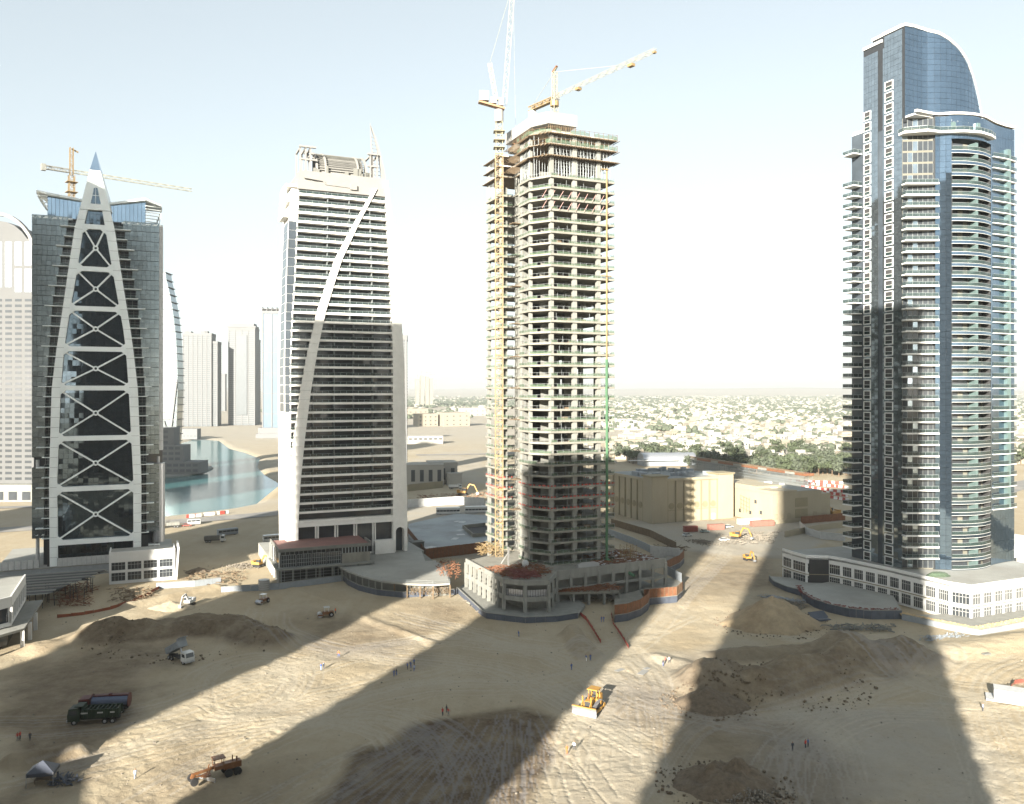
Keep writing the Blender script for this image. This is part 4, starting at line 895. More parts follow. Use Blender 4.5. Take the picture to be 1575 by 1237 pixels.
# white tent sheet, yellow scaffold frame on roof
g = G(905, 873, 9.6); mb = MB(); mb.loft([[(x, -1.6, 0), (x, 1.6, 0), (x, .3, 1.7 + s_), (x, -.3, 1.7 + s_)] for x, s_ in ((-4, -.5), (-2, .1), (1, 0), (3.5, -.3))]); solo('tarpaulin_shelter', mb, M_cwhite, 'white tarpaulin shelter on the podium roof before the tower foot', 'shelter', (g.x, g.y, 9.6), TH)
g = G(962, 862, 9.6); mb = MB(); mb.mast((0, 0, 0), (0, 0, 5.2), 2.6, 1.3, .14); mb.mast((2.4, 0, 0), (2.4, 0, 5), 2.4, 1.3, .14); solo('scaffold_frame', mb, M_cyel, 'ochre scaffold tower standing on the podium roof right of the chute', 'scaffold', (g.x, g.y, 9.6), TH)
g = G(782, 872, 9.6); mb = MB(); mb.bar((0, 0, 0), (0, 0, 6.4), .5); mb.bar((0, 0, 4.6), (-2.6, 0, 1.2), .25); mb.box(-1, -1, 0, 1, 1, .3); solo('placing_boom_post', mb, M_cwhite, 'pale steel post with a raking strut on the podium roof', 'post', (g.x, g.y, 9.6), TH)
g = G(808, 872, 9.6); mb = MB(); mb.ball((0, 0, 1.1), 1.15, n=12, k=8); mb.cyl((0, 0, 0), (0, 0, .5), .9, 10); solo('spherical_tank', mb, M_whitepanel, 'white ball shaped water tank on the podium roof', 'tank', (g.x, g.y, 9.6))

# ------------------------------------------------------------------ cranes
cx_, cy_ = -4.4, 282.5
c1 = thing('luffing_crane', 'tall yellow lattice crane rising beside the concrete tower with its jib raised', 'crane', (cx_, cy_, 0), TH * .2)
z = 9.6; H_c = 146.0
while z < H_c:
    e = min(z + 11.4, H_c); mb = MB(); mb.mast((0, 0, z + .05), (0, 0, e - .05), 2.5, 1.9, .2); mb.box(-1.45, -1.45, e - .3, 1.45, -1.2, e); mb.box(-1.45, 1.2, e - .3, 1.45, 1.45, e)
    for q in (z + 2, z + 8): mb.box(-.9, -.9, q, .1, 0.2, q + .12)
    part('mast_section', mb, M_cyel, c1); z = e
mb = MB(); mb.mast((0, 0, 146.1), (0, 0, 157), 2.2, 1.9, .2)
for q in (148, 150.5, 153.5): mb.box(-1.9, -1.9, q, 1.9, 1.9, q + .15)
part('mast_section', mb, mat('sunbleached_yellow', (.22, .20, .12), .6, var=.08), c1)
mb = MB(); mb.cyl((0, 0, 157), (0, 0, 161), 1.5, 12); part('slewing_ring', mb, M_cwhite, c1)
mb = MB(); mb.bar((1.8, -.5, 161.2), (-7, -1.2, 163.2), 2.4, .6); part('machinery_deck', mb, mat('brown_deck_steel', (.25, .15, .08), .7), c1)
mb = MB(); mb.cbox((-5.2, -1.2, 165), (3.2, 3, 3.2)); mb.cbox((-2, -.8, 163.8), (2, 2.2, 2)); part('winch_housing', mb, M_cwhite, c1)
mb = MB(); mb.cbox((.6, 0, 163.6), (1.6, 2.6, 2.6)); part('cab', mb, M_cwhite, c1)
M_pale = mat('pale_yellow_lattice', (.27, .26, .19), .6, var=.05)
mb = MB(); mb.mast((-1, -.6, 164), (-3.2, -.6, 176.5), 1.2, 1.6, .14); mb.bar((-3.2, -.6, 176.5), (-.6, 0, 164), .12); part('a_frame', mb, M_pale, c1)
mb = MB(); mb.mast((1.8, 0, 163), (6.0, 14, 211), 1.5, 2.6, .09); part('jib', mb, M_pale, c1)
mb = MB(); mb.bar((-3.2, -.6, 176.5), (5.8, 13.8, 210.5), .07); mb.bar((6.0, 14, 210), (6.4, 8, 152.5), .05); part('cable', mb, M_pale, c1)
mb = MB(); mb.cbox((6.4, 8, 152), (2.4, 1.6, .5)); mb.bar((6.4, 8, 152), (6.4, 8, 153.6), .3); part('hook_block', mb, M_rust, c1)
c2 = thing('hammerhead_crane', 'yellow and white horizontal jib crane perched on top of the concrete tower', 'crane', (14.3, 280, 0), math.atan2(-35, 26.4))
mb = MB(); mb.mast((0, 0, 150), (0, 0, 161.5), 1.8, 1.8, .18); part('mast_section', mb, M_pale, c2)
mb = MB(); mb.cyl((0, 0, 161.4), (0, 0, 163), 1.5, 10); part('slewing_ring', mb, M_cyel, c2)
mb = MB(); mb.cbox((-.3, .9, 165), (2.2, 1.4, 2.6)); part('cab', mb, M_cwhite, c2)
mb = MB(); mb.mast((0, 0, 163), (0, 0, 173), 1.3, 1.6, .16); mb.bar((-.8, 0, 173), (1, 0, 174.2), .5); part('tower_peak', mb, M_pale, c2)
mb = MB(); mb.bar((-.8, 0, 173.2), (1.3, 0, 174.6), .7, .5); part('peak_cap', mb, M_orange, c2)
mb = MB(); mb.mast((1, 0, 164.6), (46, 0, 165.4), 1.0, 2.0, .08); part('jib', mb, M_pale, c2)
mb = MB(); mb.cbox((12, 0, 163.8), (1.6, 1.6, .8)); mb.cbox((36, 0, 164), (2, 1.4, .8)); mb.cbox((45.5, 0, 164.9), (.9, .9, .6)); part('trolley', mb, M_cyel, c2)
mb = MB(); mb.bar((0, 0, 173), (30, 0, 165.8), .09); mb.bar((0, 0, 173), (-12, 0, 164.8), .09); part('cable', mb, M_pale, c2)
mb = MB(); mb.mast((-1, 0, 164), (-13.5, 0, 164), 1.4, 1.8, .25); mb.bar((-1, 0, 163.4), (-13.5, 0, 163.4), 1.3, .25); part('counter_jib', mb, M_cyel, c2)
mb = MB(); mb.cbox((-12, 0, 161.9), (2.2, 1.6, 2.4)); part('counterweight', mb, M_whitepanel, c2)
c3 = thing('hammerhead_crane', 'small pale crane with a long thin jib showing behind the pointed lattice tower', 'crane', ((110 - CX) * 333 / F, 333, 0), math.atan2(35, 40))
mb = MB(); mb.mast((0, 0, 100), (0, 0, 152), 2.0, 2.0, .25); 
for q in (141, 145, 149): mb.box(-2, -2, q, 2, 2, q + .2)
part('mast_section', mb, M_cyel, c3)
mb = MB(); mb.mast((0, 0, 152), (0, 0, 163), 1.2, 1.8, .2); mb.bar((0, 0, 162.5), (2.5, 0, 161.5), .5); part('tower_peak', mb, M_cyel, c3)
mb = MB(); mb.mast((1, 0, 153.5), (48, 0, 153.5), 1.2, 1.8, .14); part('jib', mb, M_pale, c3)
mb = MB(); mb.mast((-1, 0, 153.5), (-11, 0, 153.5), 1.3, 1.8, .25); part('counter_jib', mb, M_conc2, c3)
mb = MB(); mb.cbox((-10, 0, 153.4), (1.6, 1.6, 2.6)); part('counterweight', mb, M_conc2, c3)
# ------------------------------------------------------------------ blue glass tower with the quarter circle crown
T4O = (125.0, 257.0)
t4 = thing('glass_tower', 'blue glass tower with wavy balconies and a quarter circle sail crown', 'tower', (*T4O, 0), TH)
_cx = [0, 8, 12, 16, 20, 24, 28, 32, 36, 40, 43.5]; _cy = [0, 0, -2.4, -4.0, -4.7, -4.6, -3.5, -2.3, -1.5, -1.0, -.9]
_ck = catmull([(a, b) for a, b in zip(_cx, _cy)], 12)
def yf(x): return float(np.interp(x, _ck[:, 0], _ck[:, 1]))
M_g4 = mat('steel_blue_curtain_glass', (.19, .265, .345), .035, .94, var=.12, scale=.35)
M_g4s = mat('silver_blue_side_glass', (.36, .42, .46), .05, .92, var=.2, scale=.5)
M_teal = mat('pale_teal_panel', (.10, .145, .14), .3, .2, var=.1)
M_sill = mat('stone_grey_wall', (.13, .125, .10), .8, var=.1)
FT = 3.54; ZB = 9.9
def curve_pts(x0, x1, n, off=0.0): return [(x0 + (x1 - x0) * i / n, yf(x0 + (x1 - x0) * i / n) + off) for i in range(n + 1)]
def strip(mb, pts, back, z0, z1, mi=0):
    P_ = pts + [(x, y + back) for x, y in pts[::-1]]; n = len(pts)
    for i in range(n - 1): mb.prism([pts[i], pts[i + 1], (pts[i + 1][0], pts[i + 1][1] + back), (pts[i][0], pts[i][1] + back)], z0, z1, mi)
CB = [(0, 5.4), (-1.2, 4.6), (-1.5, 2.8), (8, -1.5), (8, .7)]
mb = MB(); mb.prism(CB[::1], -.2, .2); mb.bar((-1.5, 2.78, .06), (8, -1.52, .06), .12, .5); cb_me = mb.mesh('corner_balcony', M_podwhite)
mb = MB(); rail(mb, [(0, 5.1), (-1.0, 4.4), (-1.25, 2.85), (7.9, -1.3)], .3, 1.35, post=1.9); cbr_me = mb.mesh('glass_railing', [M_railglass, M_mull])
cg = []
for v in range(3):
    mb = MB(); d = Vector((8, -4.6, 0)); n = 6; L_ = d.length; d.normalize(); nn = Vector((d.y, -d.x, 0))
    for i in range(n):
        a = Vector((0, 5.3, 0)) + d * (L_ * i / n + .06); b = Vector((0, 5.3, 0)) + d * (L_ * (i + 1) / n - .06); t = ru(-.02, .02)
        mb.face([(a.x, a.y - t, .3), (b.x, b.y + t, .3), (b.x, b.y + t, 3.2), (a.x, a.y - t, 3.2)], 1 if i == (v + 1) % 3 else 0)
        mb.bar((b.x, b.y, .3), (b.x, b.y, 3.2), .1, .1, 2)
    mb.bar((0, 5.36, 1.7), (8, .76, 1.7), .06, 3.5, 3); cg.append(mb.mesh('window_wall', [M_window, M_g4s, M_mull, M_sill]))
def glaz(x0, x1, nx, nz, m, tilt=.004, h=FT, name='curtain_glazing'):
    out = []
    for v in range(3):
        mb = MB(); panes(mb, x0, x1, 0, h, 0, nx, nz, tilt, .025, 0, yf); mm = mb.mesh(name, m); out.append(mm)
    return out
gC, gE, gAll = glaz(8, 12.2, 3, 2, M_g4), glaz(29.2, 31.2, 2, 2, M_g4), glaz(8, 43.5, 22, 2, M_g4)
gF = glaz(31.2, 43.5, 8, 1, M_g4)
mb = MB(); strip(mb, curve_pts(12.2, 29.2, 9), .12, -.75, .12); spd = mb.mesh('spandrel', M_g4)
mb = MB(); strip(mb, curve_pts(12.2, 29.2, 9, -.03), .16, .13, .2); strip(mb, curve_pts(12.2, 29.2, 9, -.02), .14, -.86, -.77); spl = mb.mesh('slab_edge', M_podwhite)
mb = MB(); strip(mb, curve_pts(12.4, 29.0, 8, .02), .05, .28, 1.25, 0); strip(mb, curve_pts(12.4, 29.0, 8, 0), .09, 1.26, 1.34, 1); rlD = mb.mesh('glass_railing', [M_railglass, M_mull])
mb = MB(); strip(mb, curve_pts(12.2, 29.2, 6, .2), 2.8, -.1, .1); spf = mb.mesh('recess_floor', M_conc2)
rec = []
for v in range(3):
    mb = MB(); xa, xb = 12.4, 29; n = 9
    for i in range(n):
        a = xa + (xb - xa) * i / n + .06; b = xa + (xb - xa) * (i + 1) / n - .06; t = ru(-.02, .02)
        mb.face([(a, yf(a) + 2.6 - t, .1), (b, yf(b) + 2.6 + t, .1), (b, yf(b) + 2.6 + t, 2.75), (a, yf(a) + 2.6 - t, 2.75)], 0 if (i + v) % 4 else 1)
    mb.box(20.2 + v * .1, yf(20.5) + .15, .1, 21.4, yf(20.5) + 2.6, 2.7, 2); mb.box(28.6, yf(28.8) + .1, .1, 28.95, yf(28.8) + 2.6, 2.7, 3); mb.box(12.3, yf(12.3) + .1, .1, 12.6, yf(12.3) + 2.6, 2.7, 3)
    strip(mb, curve_pts(12.3, 29.1, 5, 2.7), .1, -.8, 2.8, 3); rec.append(mb.mesh('recess', [M_window, M_sill, M_teal, M_dark]))
rb = [(x, yf(x) - .25 - 1.25 * math.sin(math.pi * min(1, max(0, (x - 30.6) / 15)))) for x in np.linspace(30.8, 43.8, 9)]
mb = MB(); strip(mb, rb, 2.2, -.14, .14); mb2 = mb; rb_me = mb.mesh('right_balcony', M_podwhite)
mb = MB(); strip(mb, [(x, y + .08) for x, y in rb], .05, .27, 1.3, 0); strip(mb, [(x, y + .05) for x, y in rb], .1, 1.31, 1.38, 1); rbr = mb.mesh('glass_railing', [M_railglass, M_mull])
mb = MB(); mb.box(38.0, yf(38) - 1.3, .25, 39.6, yf(38) + .2, 3.3); fin_me = mb.mesh('teal_fin', M_teal)
# side wall modules on x = 0, y measured back from the corner
def sg(y0, y1, ny, nz, x=0.0, m=M_g4s, tilt=.006):
    out = []
    for v in range(3): mb = MB(); spanes(mb, y0, y1, 0, FT, x, ny, nz, tilt, .025); out.append(mb.mesh('side_glazing', m))
    return out
S1, S3, S4, S5 = sg(5.4, 8.6, 2, 2), sg(14.9, 17.6, 2, 2), sg(12.4, 13.0, 1, 2), sg(20.9, 25.3, 3, 2, .6)
S2, S6 = sg(8.6, 12.4, 3, 2), sg(17.6, 20.9, 3, 2)
def notch(y0, y1):
    mb = MB(); xo = -.22
    for a, b, c, d in ((y0, y0 + .22, .1, 2.55), (y1 - .22, y1, .1, 2.55)): mb.box(xo, a, c, .1, b, d)
    mb.box(xo, y0, 2.55, .1, y1, 2.8); mb.box(xo, y0, -.12, .1, y1, .1); mb.box(-.1, y0 + .22, .1, -.04, y1 - .22, 1.1, 1); mb.box(-.16, y0 + .22, 1.1, .02, y1 - .22, 1.2, 0)
    mb.face([(-.03, y1 - .22, 1.2), (-.03, y0 + .22, 1.2), (-.03, y0 + .22, 2.55), (-.03, y1 - .22, 2.55)], 2); return mb.mesh('balcony_box', [M_podwhite, M_railglass, M_dark])
N1, N2 = notch(8.9, 12.1), notch(17.8, 20.7)
mb = MB(); mb.box(-3.6, 21.6, -.15, .7, 26.4, .2); sb_me = mb.mesh('side_balcony', M_podwhite)
mb = MB(); rail(mb, [(.5, 21.7), (-3.5, 21.7), (-3.5, 26.3), (.5, 26.3)], .32, 1.35, post=1.6); sbr_me = mb.mesh('glass_railing', [M_railglass, M_mull])
for k in range(49):
    z = ZB + FT * k; v = (k * 7 + k // 3) % 3
    if z + FT < 153.5:
        lv = link('floor_plate', None, t4, (0, 0, z)) if False else None
        if z < 131 and k > 0:
            o = link('corner_balcony', cb_me, t4, (0, 0, z)); link('glass_railing', cbr_me, o)
        link('window_wall', cg[v], t4, (0, 0, z)); link('curtain_glazing', gC[v], t4, (0, 0, z)); link('curtain_glazing', gE[(v + 1) % 3], t4, (0, 0, z))
        if z < 143:
            o = link('spandrel', spd, t4, (0, 0, z)); link('slab_edge', spl, o); link('glass_railing', rlD, o); link('recess_floor', spf, o); link('recess', rec[v], o)
        else:
            mb = MB(); panes(mb, 12.2, 29.2, 0, FT, 0, 10, 2, .004, .025, 0, yf); part('curtain_glazing', mb, M_g4, t4, (0, 0, z))
        if 25 < z < 141:
            o = link('right_balcony', rb_me, t4, (0, 0, z)); link('glass_railing', rbr, o); link('teal_fin', fin_me, o)
        link('curtain_glazing', gF[v], t4, (0, 0, z)); link('side_glazing', S5[v], t4, (0, 0, z))
        if (z < 134 and k > 0) or 143 < z < 146: o = link('side_balcony', sb_me, t4, (0, 0, z)); link('glass_railing', sbr_me, o)
    if z + FT < 181:
        for S_ in (S1, S2) if z > 1 else (): link('side_glazing', S_[v], t4, (0, 0, z))
        if z + FT < 179:
            for S_ in (S3, S4, S6): link('side_glazing', S_[v], t4, (0, 0, z))
        if z < 164: link('balcony_box', N1, t4, (0, 0, z))
        if z < 158: link('balcony_box', N2, t4, (0, 0, z))
# bodies behind the skins
mb = MB(); mb.prism([(.15, 26), (.15, 5.6), (8, 3.2), (12, 2.6), (20, .2), (29, .6), (43.3, 2), (43.3, 26)], 9.6, 151.5); part('tower_body', mb, M_glassdk, t4)
mb = MB(); mb.prism([(8, 3.1), (8.05, .5), (12.1, -1.7), (12.2, 2.5)], 9.8, 152); mb.prism([(29.3, -2.6), (31.2, -2.0), (35, -1.0), (43.3, -.4), (43.3, 1.9), (29.3, .5)], 9.8, 152); part('glazing_backing', mb, M_mulldk, t4)
mb = MB(); mb.box(.06, 5.5, 9.6, 6, 13.0, 180.2); mb.box(.06, 14.9, 9.6, 6, 20.9, 178.4); mb.box(1.6, 12.9, 9.6, 6, 15, 178.4); mb.box(.7, 20.9, 9.6, 6, 25.4, 152); part('side_backing', mb, M_mulldk, t4)
# sail crown
arc = [(-.2, 180.3), (4, 180.6), (8, 180.3), (12.5, 179.0), (16, 177.2), (20, 174.6), (24, 171.0), (28, 165.8), (31, 160.4), (33, 155), (33.6, 152.4)]
ax = [a for a, b in arc]; azz = [b for a, b in arc]
def ysail(x): return 4.4 + .75 * yf(x)
def ztop(x): return float(np.interp(x, ax, azz))
cols_ = np.linspace(0, 33.6, 19)
z = 151.6
while z < 183:
    e = z + FT; mb = MB()
    for a, b in zip(cols_[:-1], cols_[1:]):
        h = min(e, ztop((a + b) / 2)); ha, hb = min(e, ztop(a)), min(e, ztop(b))
        if h > z + .2:
            for c0, c1 in ((0, .5), (.5, 1)):
                A0, A1 = z + (ha - z) * c0 + .03, z + (ha - z) * c1 - .03; B0_, B1_ = z + (hb - z) * c0 + .03, z + (hb - z) * c1 - .03
                t = ru(-.012, .012); u = ru(-.012, .012)
                if A1 > A0 + .05 or B1_ > B0_ + .05: mb.face([(a + .03, ysail(a) - t - u, max(A0, z)), (b - .03, ysail(b) + t - u, max(B0_, z)), (b - .03, ysail(b) + t + u, max(B1_, z + .05)), (a + .03, ysail(a) - t + u, max(A1, z + .05))])
    if mb.f: part('sail_glazing', mb, M_g4, t4)
    z = e
mb = MB(); mb.loft([[(x, ysail(x) + .12, 150), (x, ysail(x) + .12, ztop(x) - .1), (x, 17, ztop(x) - .1), (x, 17, 150)] for x in np.linspace(.1, 33.5, 18)]); part('sail_backing', mb, M_mulldk, t4)
mb = MB(); mb.loft([[(x, ysail(x) - .25, ztop(x) - .1), (x, ysail(x) - .25, ztop(x) + .75), (x, 17.4, ztop(x) + .75), (x, 17.4, ztop(x) - .1)] for x in np.linspace(-.2, 33.9, 26)]); part('sail_coping', mb, M_podwhite, t4)
mb = MB(); mb.box(-.3, 5.2, 180.2, 6, 13.1, 181.2); mb.box(-.3, 13.1, 178.4, 6, 21, 179.3); mb.box(.3, 21, 152, 6, 25.6, 152.6); part('side_coping', mb, M_podwhite, t4)
mb = MB(); strip(mb, curve_pts(-.2, 43.8, 24, -.3), 1.0, 152.0, 152.7); mb.box(.3, .9, 151.4, 43.3, 26, 152.0); part('roof_coping', mb, M_podwhite, t4)
tb = [(-1.4, 5.6), (-1.9, 3.0)] + [(x, yf(x) - 1.3 - .9 * math.sin(math.pi * (x + 1) / 32)) for x in (3, 8, 14, 20, 26, 30)]
mb = MB(); mb.prism(tb + [(30, -1), (8, 1), (0, 6)], 145.9, 146.6); o = part('terrace_slab', mb, M_podwhite, t4); mb = MB(); rail(mb, [(x, y + .15) for x, y in tb], 146.62, 147.7, post=2); part('glass_railing', mb, [M_railglass, M_mull], o)
mb = MB(); mb.box(12, yf(12) - .8, 146.7, 13.2, yf(12) + 2, 149.5); mb.box(20, yf(20) - .8, 146.7, 21.2, yf(20) + 2, 149.5); part('teal_fin', mb, M_teal, t4)

# ------------------------------------------------------------------ white podium under it
pp = [(94.5, 291), (96.0, 285.4), (98.6, 279.0), (105.6, 278.2), (108.6, 274.5), (117.5, 259.8), (126.4, 240.2), (130.4, 236.2), (172, 254.6), (160, 290), (120, 300)]
pd4 = thing('podium_building', 'long white two storey podium wrapping the foot of the blue glass tower', 'building', (0, 0, 0))
mb = MB(); mb.prism(pp, 9.2, 9.75); part('roof', mb, M_deck, pd4)
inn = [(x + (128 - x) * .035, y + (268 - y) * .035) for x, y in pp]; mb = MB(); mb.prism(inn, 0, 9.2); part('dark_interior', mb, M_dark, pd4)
wcache = {}
for i in range(8):
    a = Vector((*pp[i], 0)); b = Vector((*pp[i + 1], 0)); L_ = (b - a).length; d = (b - a).normalized(); ang = math.atan2(d.y, d.x); nin = Vector((-d.y, d.x, 0))
    n = max(1, round(L_ / 4.7)); pw_ = L_ / n; ww = round(pw_ - 1.0, 2)
    for (zz, hh) in ((0, .55), (3.75, 1.0), (7.9, 2.75)): mb = MB(); c = (a + b) / 2 + nin * .2; mb.cbox((c.x, c.y, zz + hh / 2 - .01), (L_ + .08, .4, hh), rz=ang); part('wall_band', mb, M_podwhite, pd4)
    mb = MB(); c = (a + b) / 2 - nin * .03; mb.cbox((c.x, c.y, 4.3), (L_ + .2, .5, .22), rz=ang); part('ledge', mb, M_beiged, pd4)
    for k in range(n + 1):
        w2 = .5 if k in (0, n) else 1.0; c = a + d * (k * pw_ + (.25 if k == 0 else -.25 if k == n else 0)) + nin * .2
        for z0, z1 in ((.54, 3.74), (4.74, 7.89)): mb = MB(); mb.cbox((c.x, c.y, (z0 + z1) / 2), (w2, .36, z1 - z0), rz=ang); part('pier', mb, M_podwhite, pd4)
    if ww not in wcache: wcache[ww] = win_frame(ww, 3.15, 5, (.68,)).mesh('window', M_white)
    for k in range(n):
        p = a + d * (k * pw_ + .5) + nin * .12
        for zz in (.55, 4.75):
            o = link('window', wcache[ww], pd4, (p.x, p.y, zz), ang); g = link('pane', GLASS_UNIT, o, (0, .1, 0)); g.scale = (ww, 1, 3.15)
mb = MB(); g = G(1443, 886, 9.8); 
rings = []
for i, zz in enumerate((0, .9, 1.2)): rings.append([Vector((3.6 * math.cos(t) * (1 - .25 * i) * ru(.9, 1.1), 1.8 * math.sin(t) * (1 - .25 * i) * ru(.9, 1.1), zz)) for t in [2 * math.pi * j / 12 for j in range(12)]])
mb.loft(rings); solo('net_bundle', mb, M_netg, 'crumpled heap of green netting on the flat podium roof', 'netting', (g.x, g.y, 9.76))
# panel walls that hold up terraces
def panel_wall(name, label, cat, pts, z0, z1, m, pw_=2.0, cope=None, group=None, th=.16, lean=0.0, post=None):
    root = thing(name, label, cat, (*pts[0][:2], 0), 0, group); ox, oy = pts[0][0], pts[0][1]; me_c = {}
    for (x0, y0), (x1, y1) in zip(pts[:-1], pts[1:]):
        L_ = math.hypot(x1 - x0, y1 - y0); n = max(1, round(L_ / pw_)); a = math.atan2(y1 - y0, x1 - x0); key = round(L_ / n, 2)
        if key not in me_c: mb = MB(); mb.box(.03, -th / 2, z0, L_ / n - .03, th / 2, z1); me_c[key] = mb.mesh('panel', m)
        for k in range(n):
            o = link('panel', me_c[key], root, (x0 + (x1 - x0) * k / n - ox, y0 + (y1 - y0) * k / n - oy, ru(-.06, .06)), a + ru(-.008, .008))
        if cope: mb = MB(); mb.bar((x0 - ox, y0 - oy, z1 + .12), (x1 - ox, y1 - oy, z1 + .12), .35, .14); part('coping', mb, cope, root)
        if post:
            mb = MB()
            for k in range(n): x, y = x0 + (x1 - x0) * k / n - ox, y0 + (y1 - y0) * k / n - oy; mb.box(x - .07, y - .2, z0, x + .07, y - .02, z1 + .15)
            part('post', mb, post, root, kind='stuff')
    return root
def W(*p): return [(G(x, y).x, G(x, y).y) for x, y in p]
dsh = W((1231, 913), (1236, 923), (1252, 933), (1275, 941), (1305, 948), (1340, 951.5), (1387, 951))
mb = MB(); mb.prism([(x, y) for x, y in dsh] + [(118.5, 258.5), (109, 273.5), (106, 277.3)], -.4, 2.15); struct('terrace', mb, M_deck)
panel_wall('retaining_wall', 'dark slate panel wall curving round the half moon terrace of the white podium', 'wall', [(x - .1, y - .35) for x, y in dsh], -.3, 2.3, M_slate, 2.4, M_conc2)
mb = MB()
for k in range(200):
    i = random.randint(0, 5); g = rnd(); x = dsh[i][0] + (dsh[i + 1][0] - dsh[i][0]) * g; y = dsh[i][1] + (dsh[i + 1][1] - dsh[i][1]) * g + ru(.3, 2.5); a = ru(0, 6.3); mb.bar((x, y, 2.2 + ru(0, .2)), (x + math.cos(a), y + math.sin(a) * .6, 2.2 + ru(0, .3)), ru(.08, .2))
solo('site_debris', mb, M_redbar, 'reddish scraps along the rim of the half moon terrace', 'debris pile')
w5 = W((1387, 953), (1420, 960), (1455, 968), (1507, 978), (1575, 965), (1640, 953))
panel_wall('retaining_wall', 'grey blue panel wall along the sunlit corner of the white podium', 'wall', w5, -.3, 1.5, M_greypanel, 3.0, M_conc2)
mb = MB()
M_stone = mat('yellow_brown_stone_rubble', (.38, .28, .15), .95, var=.35, scale=1.5)
for k in range(1500):
    i = random.choice((0, 1, 2, 2, 3, 3, 4)); g = rnd(); x = w5[i][0] + (w5[i + 1][0] - w5[i][0]) * g; y = w5[i][1] + (w5[i + 1][1] - w5[i][1]) * g + ru(.5, 3.2); s_ = ru(.2, .5); mb.cbox((x, y, 1.2 + ru(0, .3)), (s_, s_, s_), rz=ru(0, 3), ry=ru(0, 3))
solo('stone_fill', mb, M_stone, 'band of yellow brown stones between the white podium and its grey blue wall', 'rubble')['kind'] = 'stuff'
mb = MB(); mb.prism(w5 + [(172, 256), (130.4, 237.5), (126, 241)], -.4, 1.2); struct('terrace', mb, M_conc2)
w6 = W((1183, 893), (1190, 902), (1208, 910), (1231, 916)); mb = MB(); mb.prism(w6 + [(105.6, 278), (98.6, 279), (96, 286)], -.4, 1.5); struct('terrace', mb, M_deck)
panel_wall('retaining_wall', 'short dark slate wall at the left end of the white podium terrace', 'wall', w6, -.3, 1.7, M_slate, 2.4, M_conc2)
mb = MB(); g = G(1285, 962); mb.loft([[(-3, -1, .2), (3, -1.2, .3), (3.4, 1, 1.6), (-2.6, 1.4, 1.8)], [(-3, -1, .35), (3, -1.2, .45), (3.4, 1, 1.75), (-2.6, 1.4, 1.95)]]); mb.cbox((0, -1.6, .2), (5, 2, .5), ry=.1)
solo('formwork_trough', mb, M_slate, 'tipped dark formwork trough lying below the half moon terrace', 'formwork', on_ground(1258, 952), .5)
mb = MB()
for k in range(120): a = ru(0, 6.3); x, y = ru(-7, 7), ru(-1.5, 1.5); mb.bar((x, y, ru(0, .8)), (x + ru(-1.5, 1.5), y + ru(-.8, .8), ru(0, .6)), ru(.1, .5), .06)
mesh_pl = mb.mesh('plastic_heap', M_greypanel)
thing('plastic_heap', 'crumpled grey plastic sheeting at the wall foot in the sun right of the shade edge', 'sheeting', on_ground(1450, 981), .3, None, mesh_pl)
thing('plastic_heap', 'dark crumpled sheeting heaped beneath the short slate wall', 'sheeting', on_ground(1205, 922), -.6, None, mesh_pl)
# walls round the concrete podium
sw = W((703, 911), (741, 947), (748, 951), (808, 958), (855, 956), (889, 951))
panel_wall('retaining_wall', 'dark slate blue wall bent round the prow of the concrete podium', 'wall', sw, -.3, 1.5, M_slate, 3.2, M_conc2)
mb = MB(); mb.prism(sw + W((900, 935), (845, 900), (730, 890)), -.4, 1.0); struct('terrace', mb, M_conc2)
sw = W((528, 893), (536, 900), (552, 908), (580, 915), (620, 919), (703, 914))
panel_wall('retaining_wall', 'dark slate blue wall curving below the pale curved deck', 'wall', sw, -.3, 1.6, M_slate, 3.2, M_conc2)
panel_wall('retaining_wall', 'long grey blue wall below the red brown roofed podium', 'wall', W((340, 912), (430, 906), (500, 897), (528, 893)), -.3, 1.9, M_greypanel, 3.2, M_conc2)
panel_wall('retaining_wall', 'faded grey panel wall left of the water tank in the sunny strip', 'wall', W((240, 906), (300, 902), (340, 897)), -.3, 1.9, M_greypanel, 3.0, M_conc2)
def terr(label, pts, back, zt):
    mb = MB(); mb.prism(pts + back, -.4, zt); struct('terrace', mb, M_conc)
    panel_wall('retaining_wall', 'dark slate footing under the ' + label, 'wall', [(x, y - .15) for x, y in pts], -.3, zt + .3, M_slate, 3.0, M_conc2)
    panel_wall('formwork_fence', 'rusty brown ' + label, 'fence', pts, zt + .4, zt + 3.2, M_rust, 1.45, None, post=M_wood)
terr('panel fence round the curved terrace beside the red mesh path', W((945, 957), (965, 954), (985, 947), (996, 938), (999, 930)), W((985, 915), (945, 925)), 1.6)
terr('straight panel fence right of the concrete podium', W((990, 931), (1041, 926), (1050, 918)), W((1049, 900), (1022, 895), (985, 915)), 1.6)
terr('panel fence at the far right corner behind the concrete podium', W((1026, 882), (1045, 873), (1052, 865)), W((1050, 850), (1022, 862)), 1.4)
panel_wall('hoarding', 'pale grey panels on the back edge of the fenced terrace by the podium', 'fence', W((1024, 890), (1048, 903)), 1.6, 4.6, M_greypanel, 1.8)
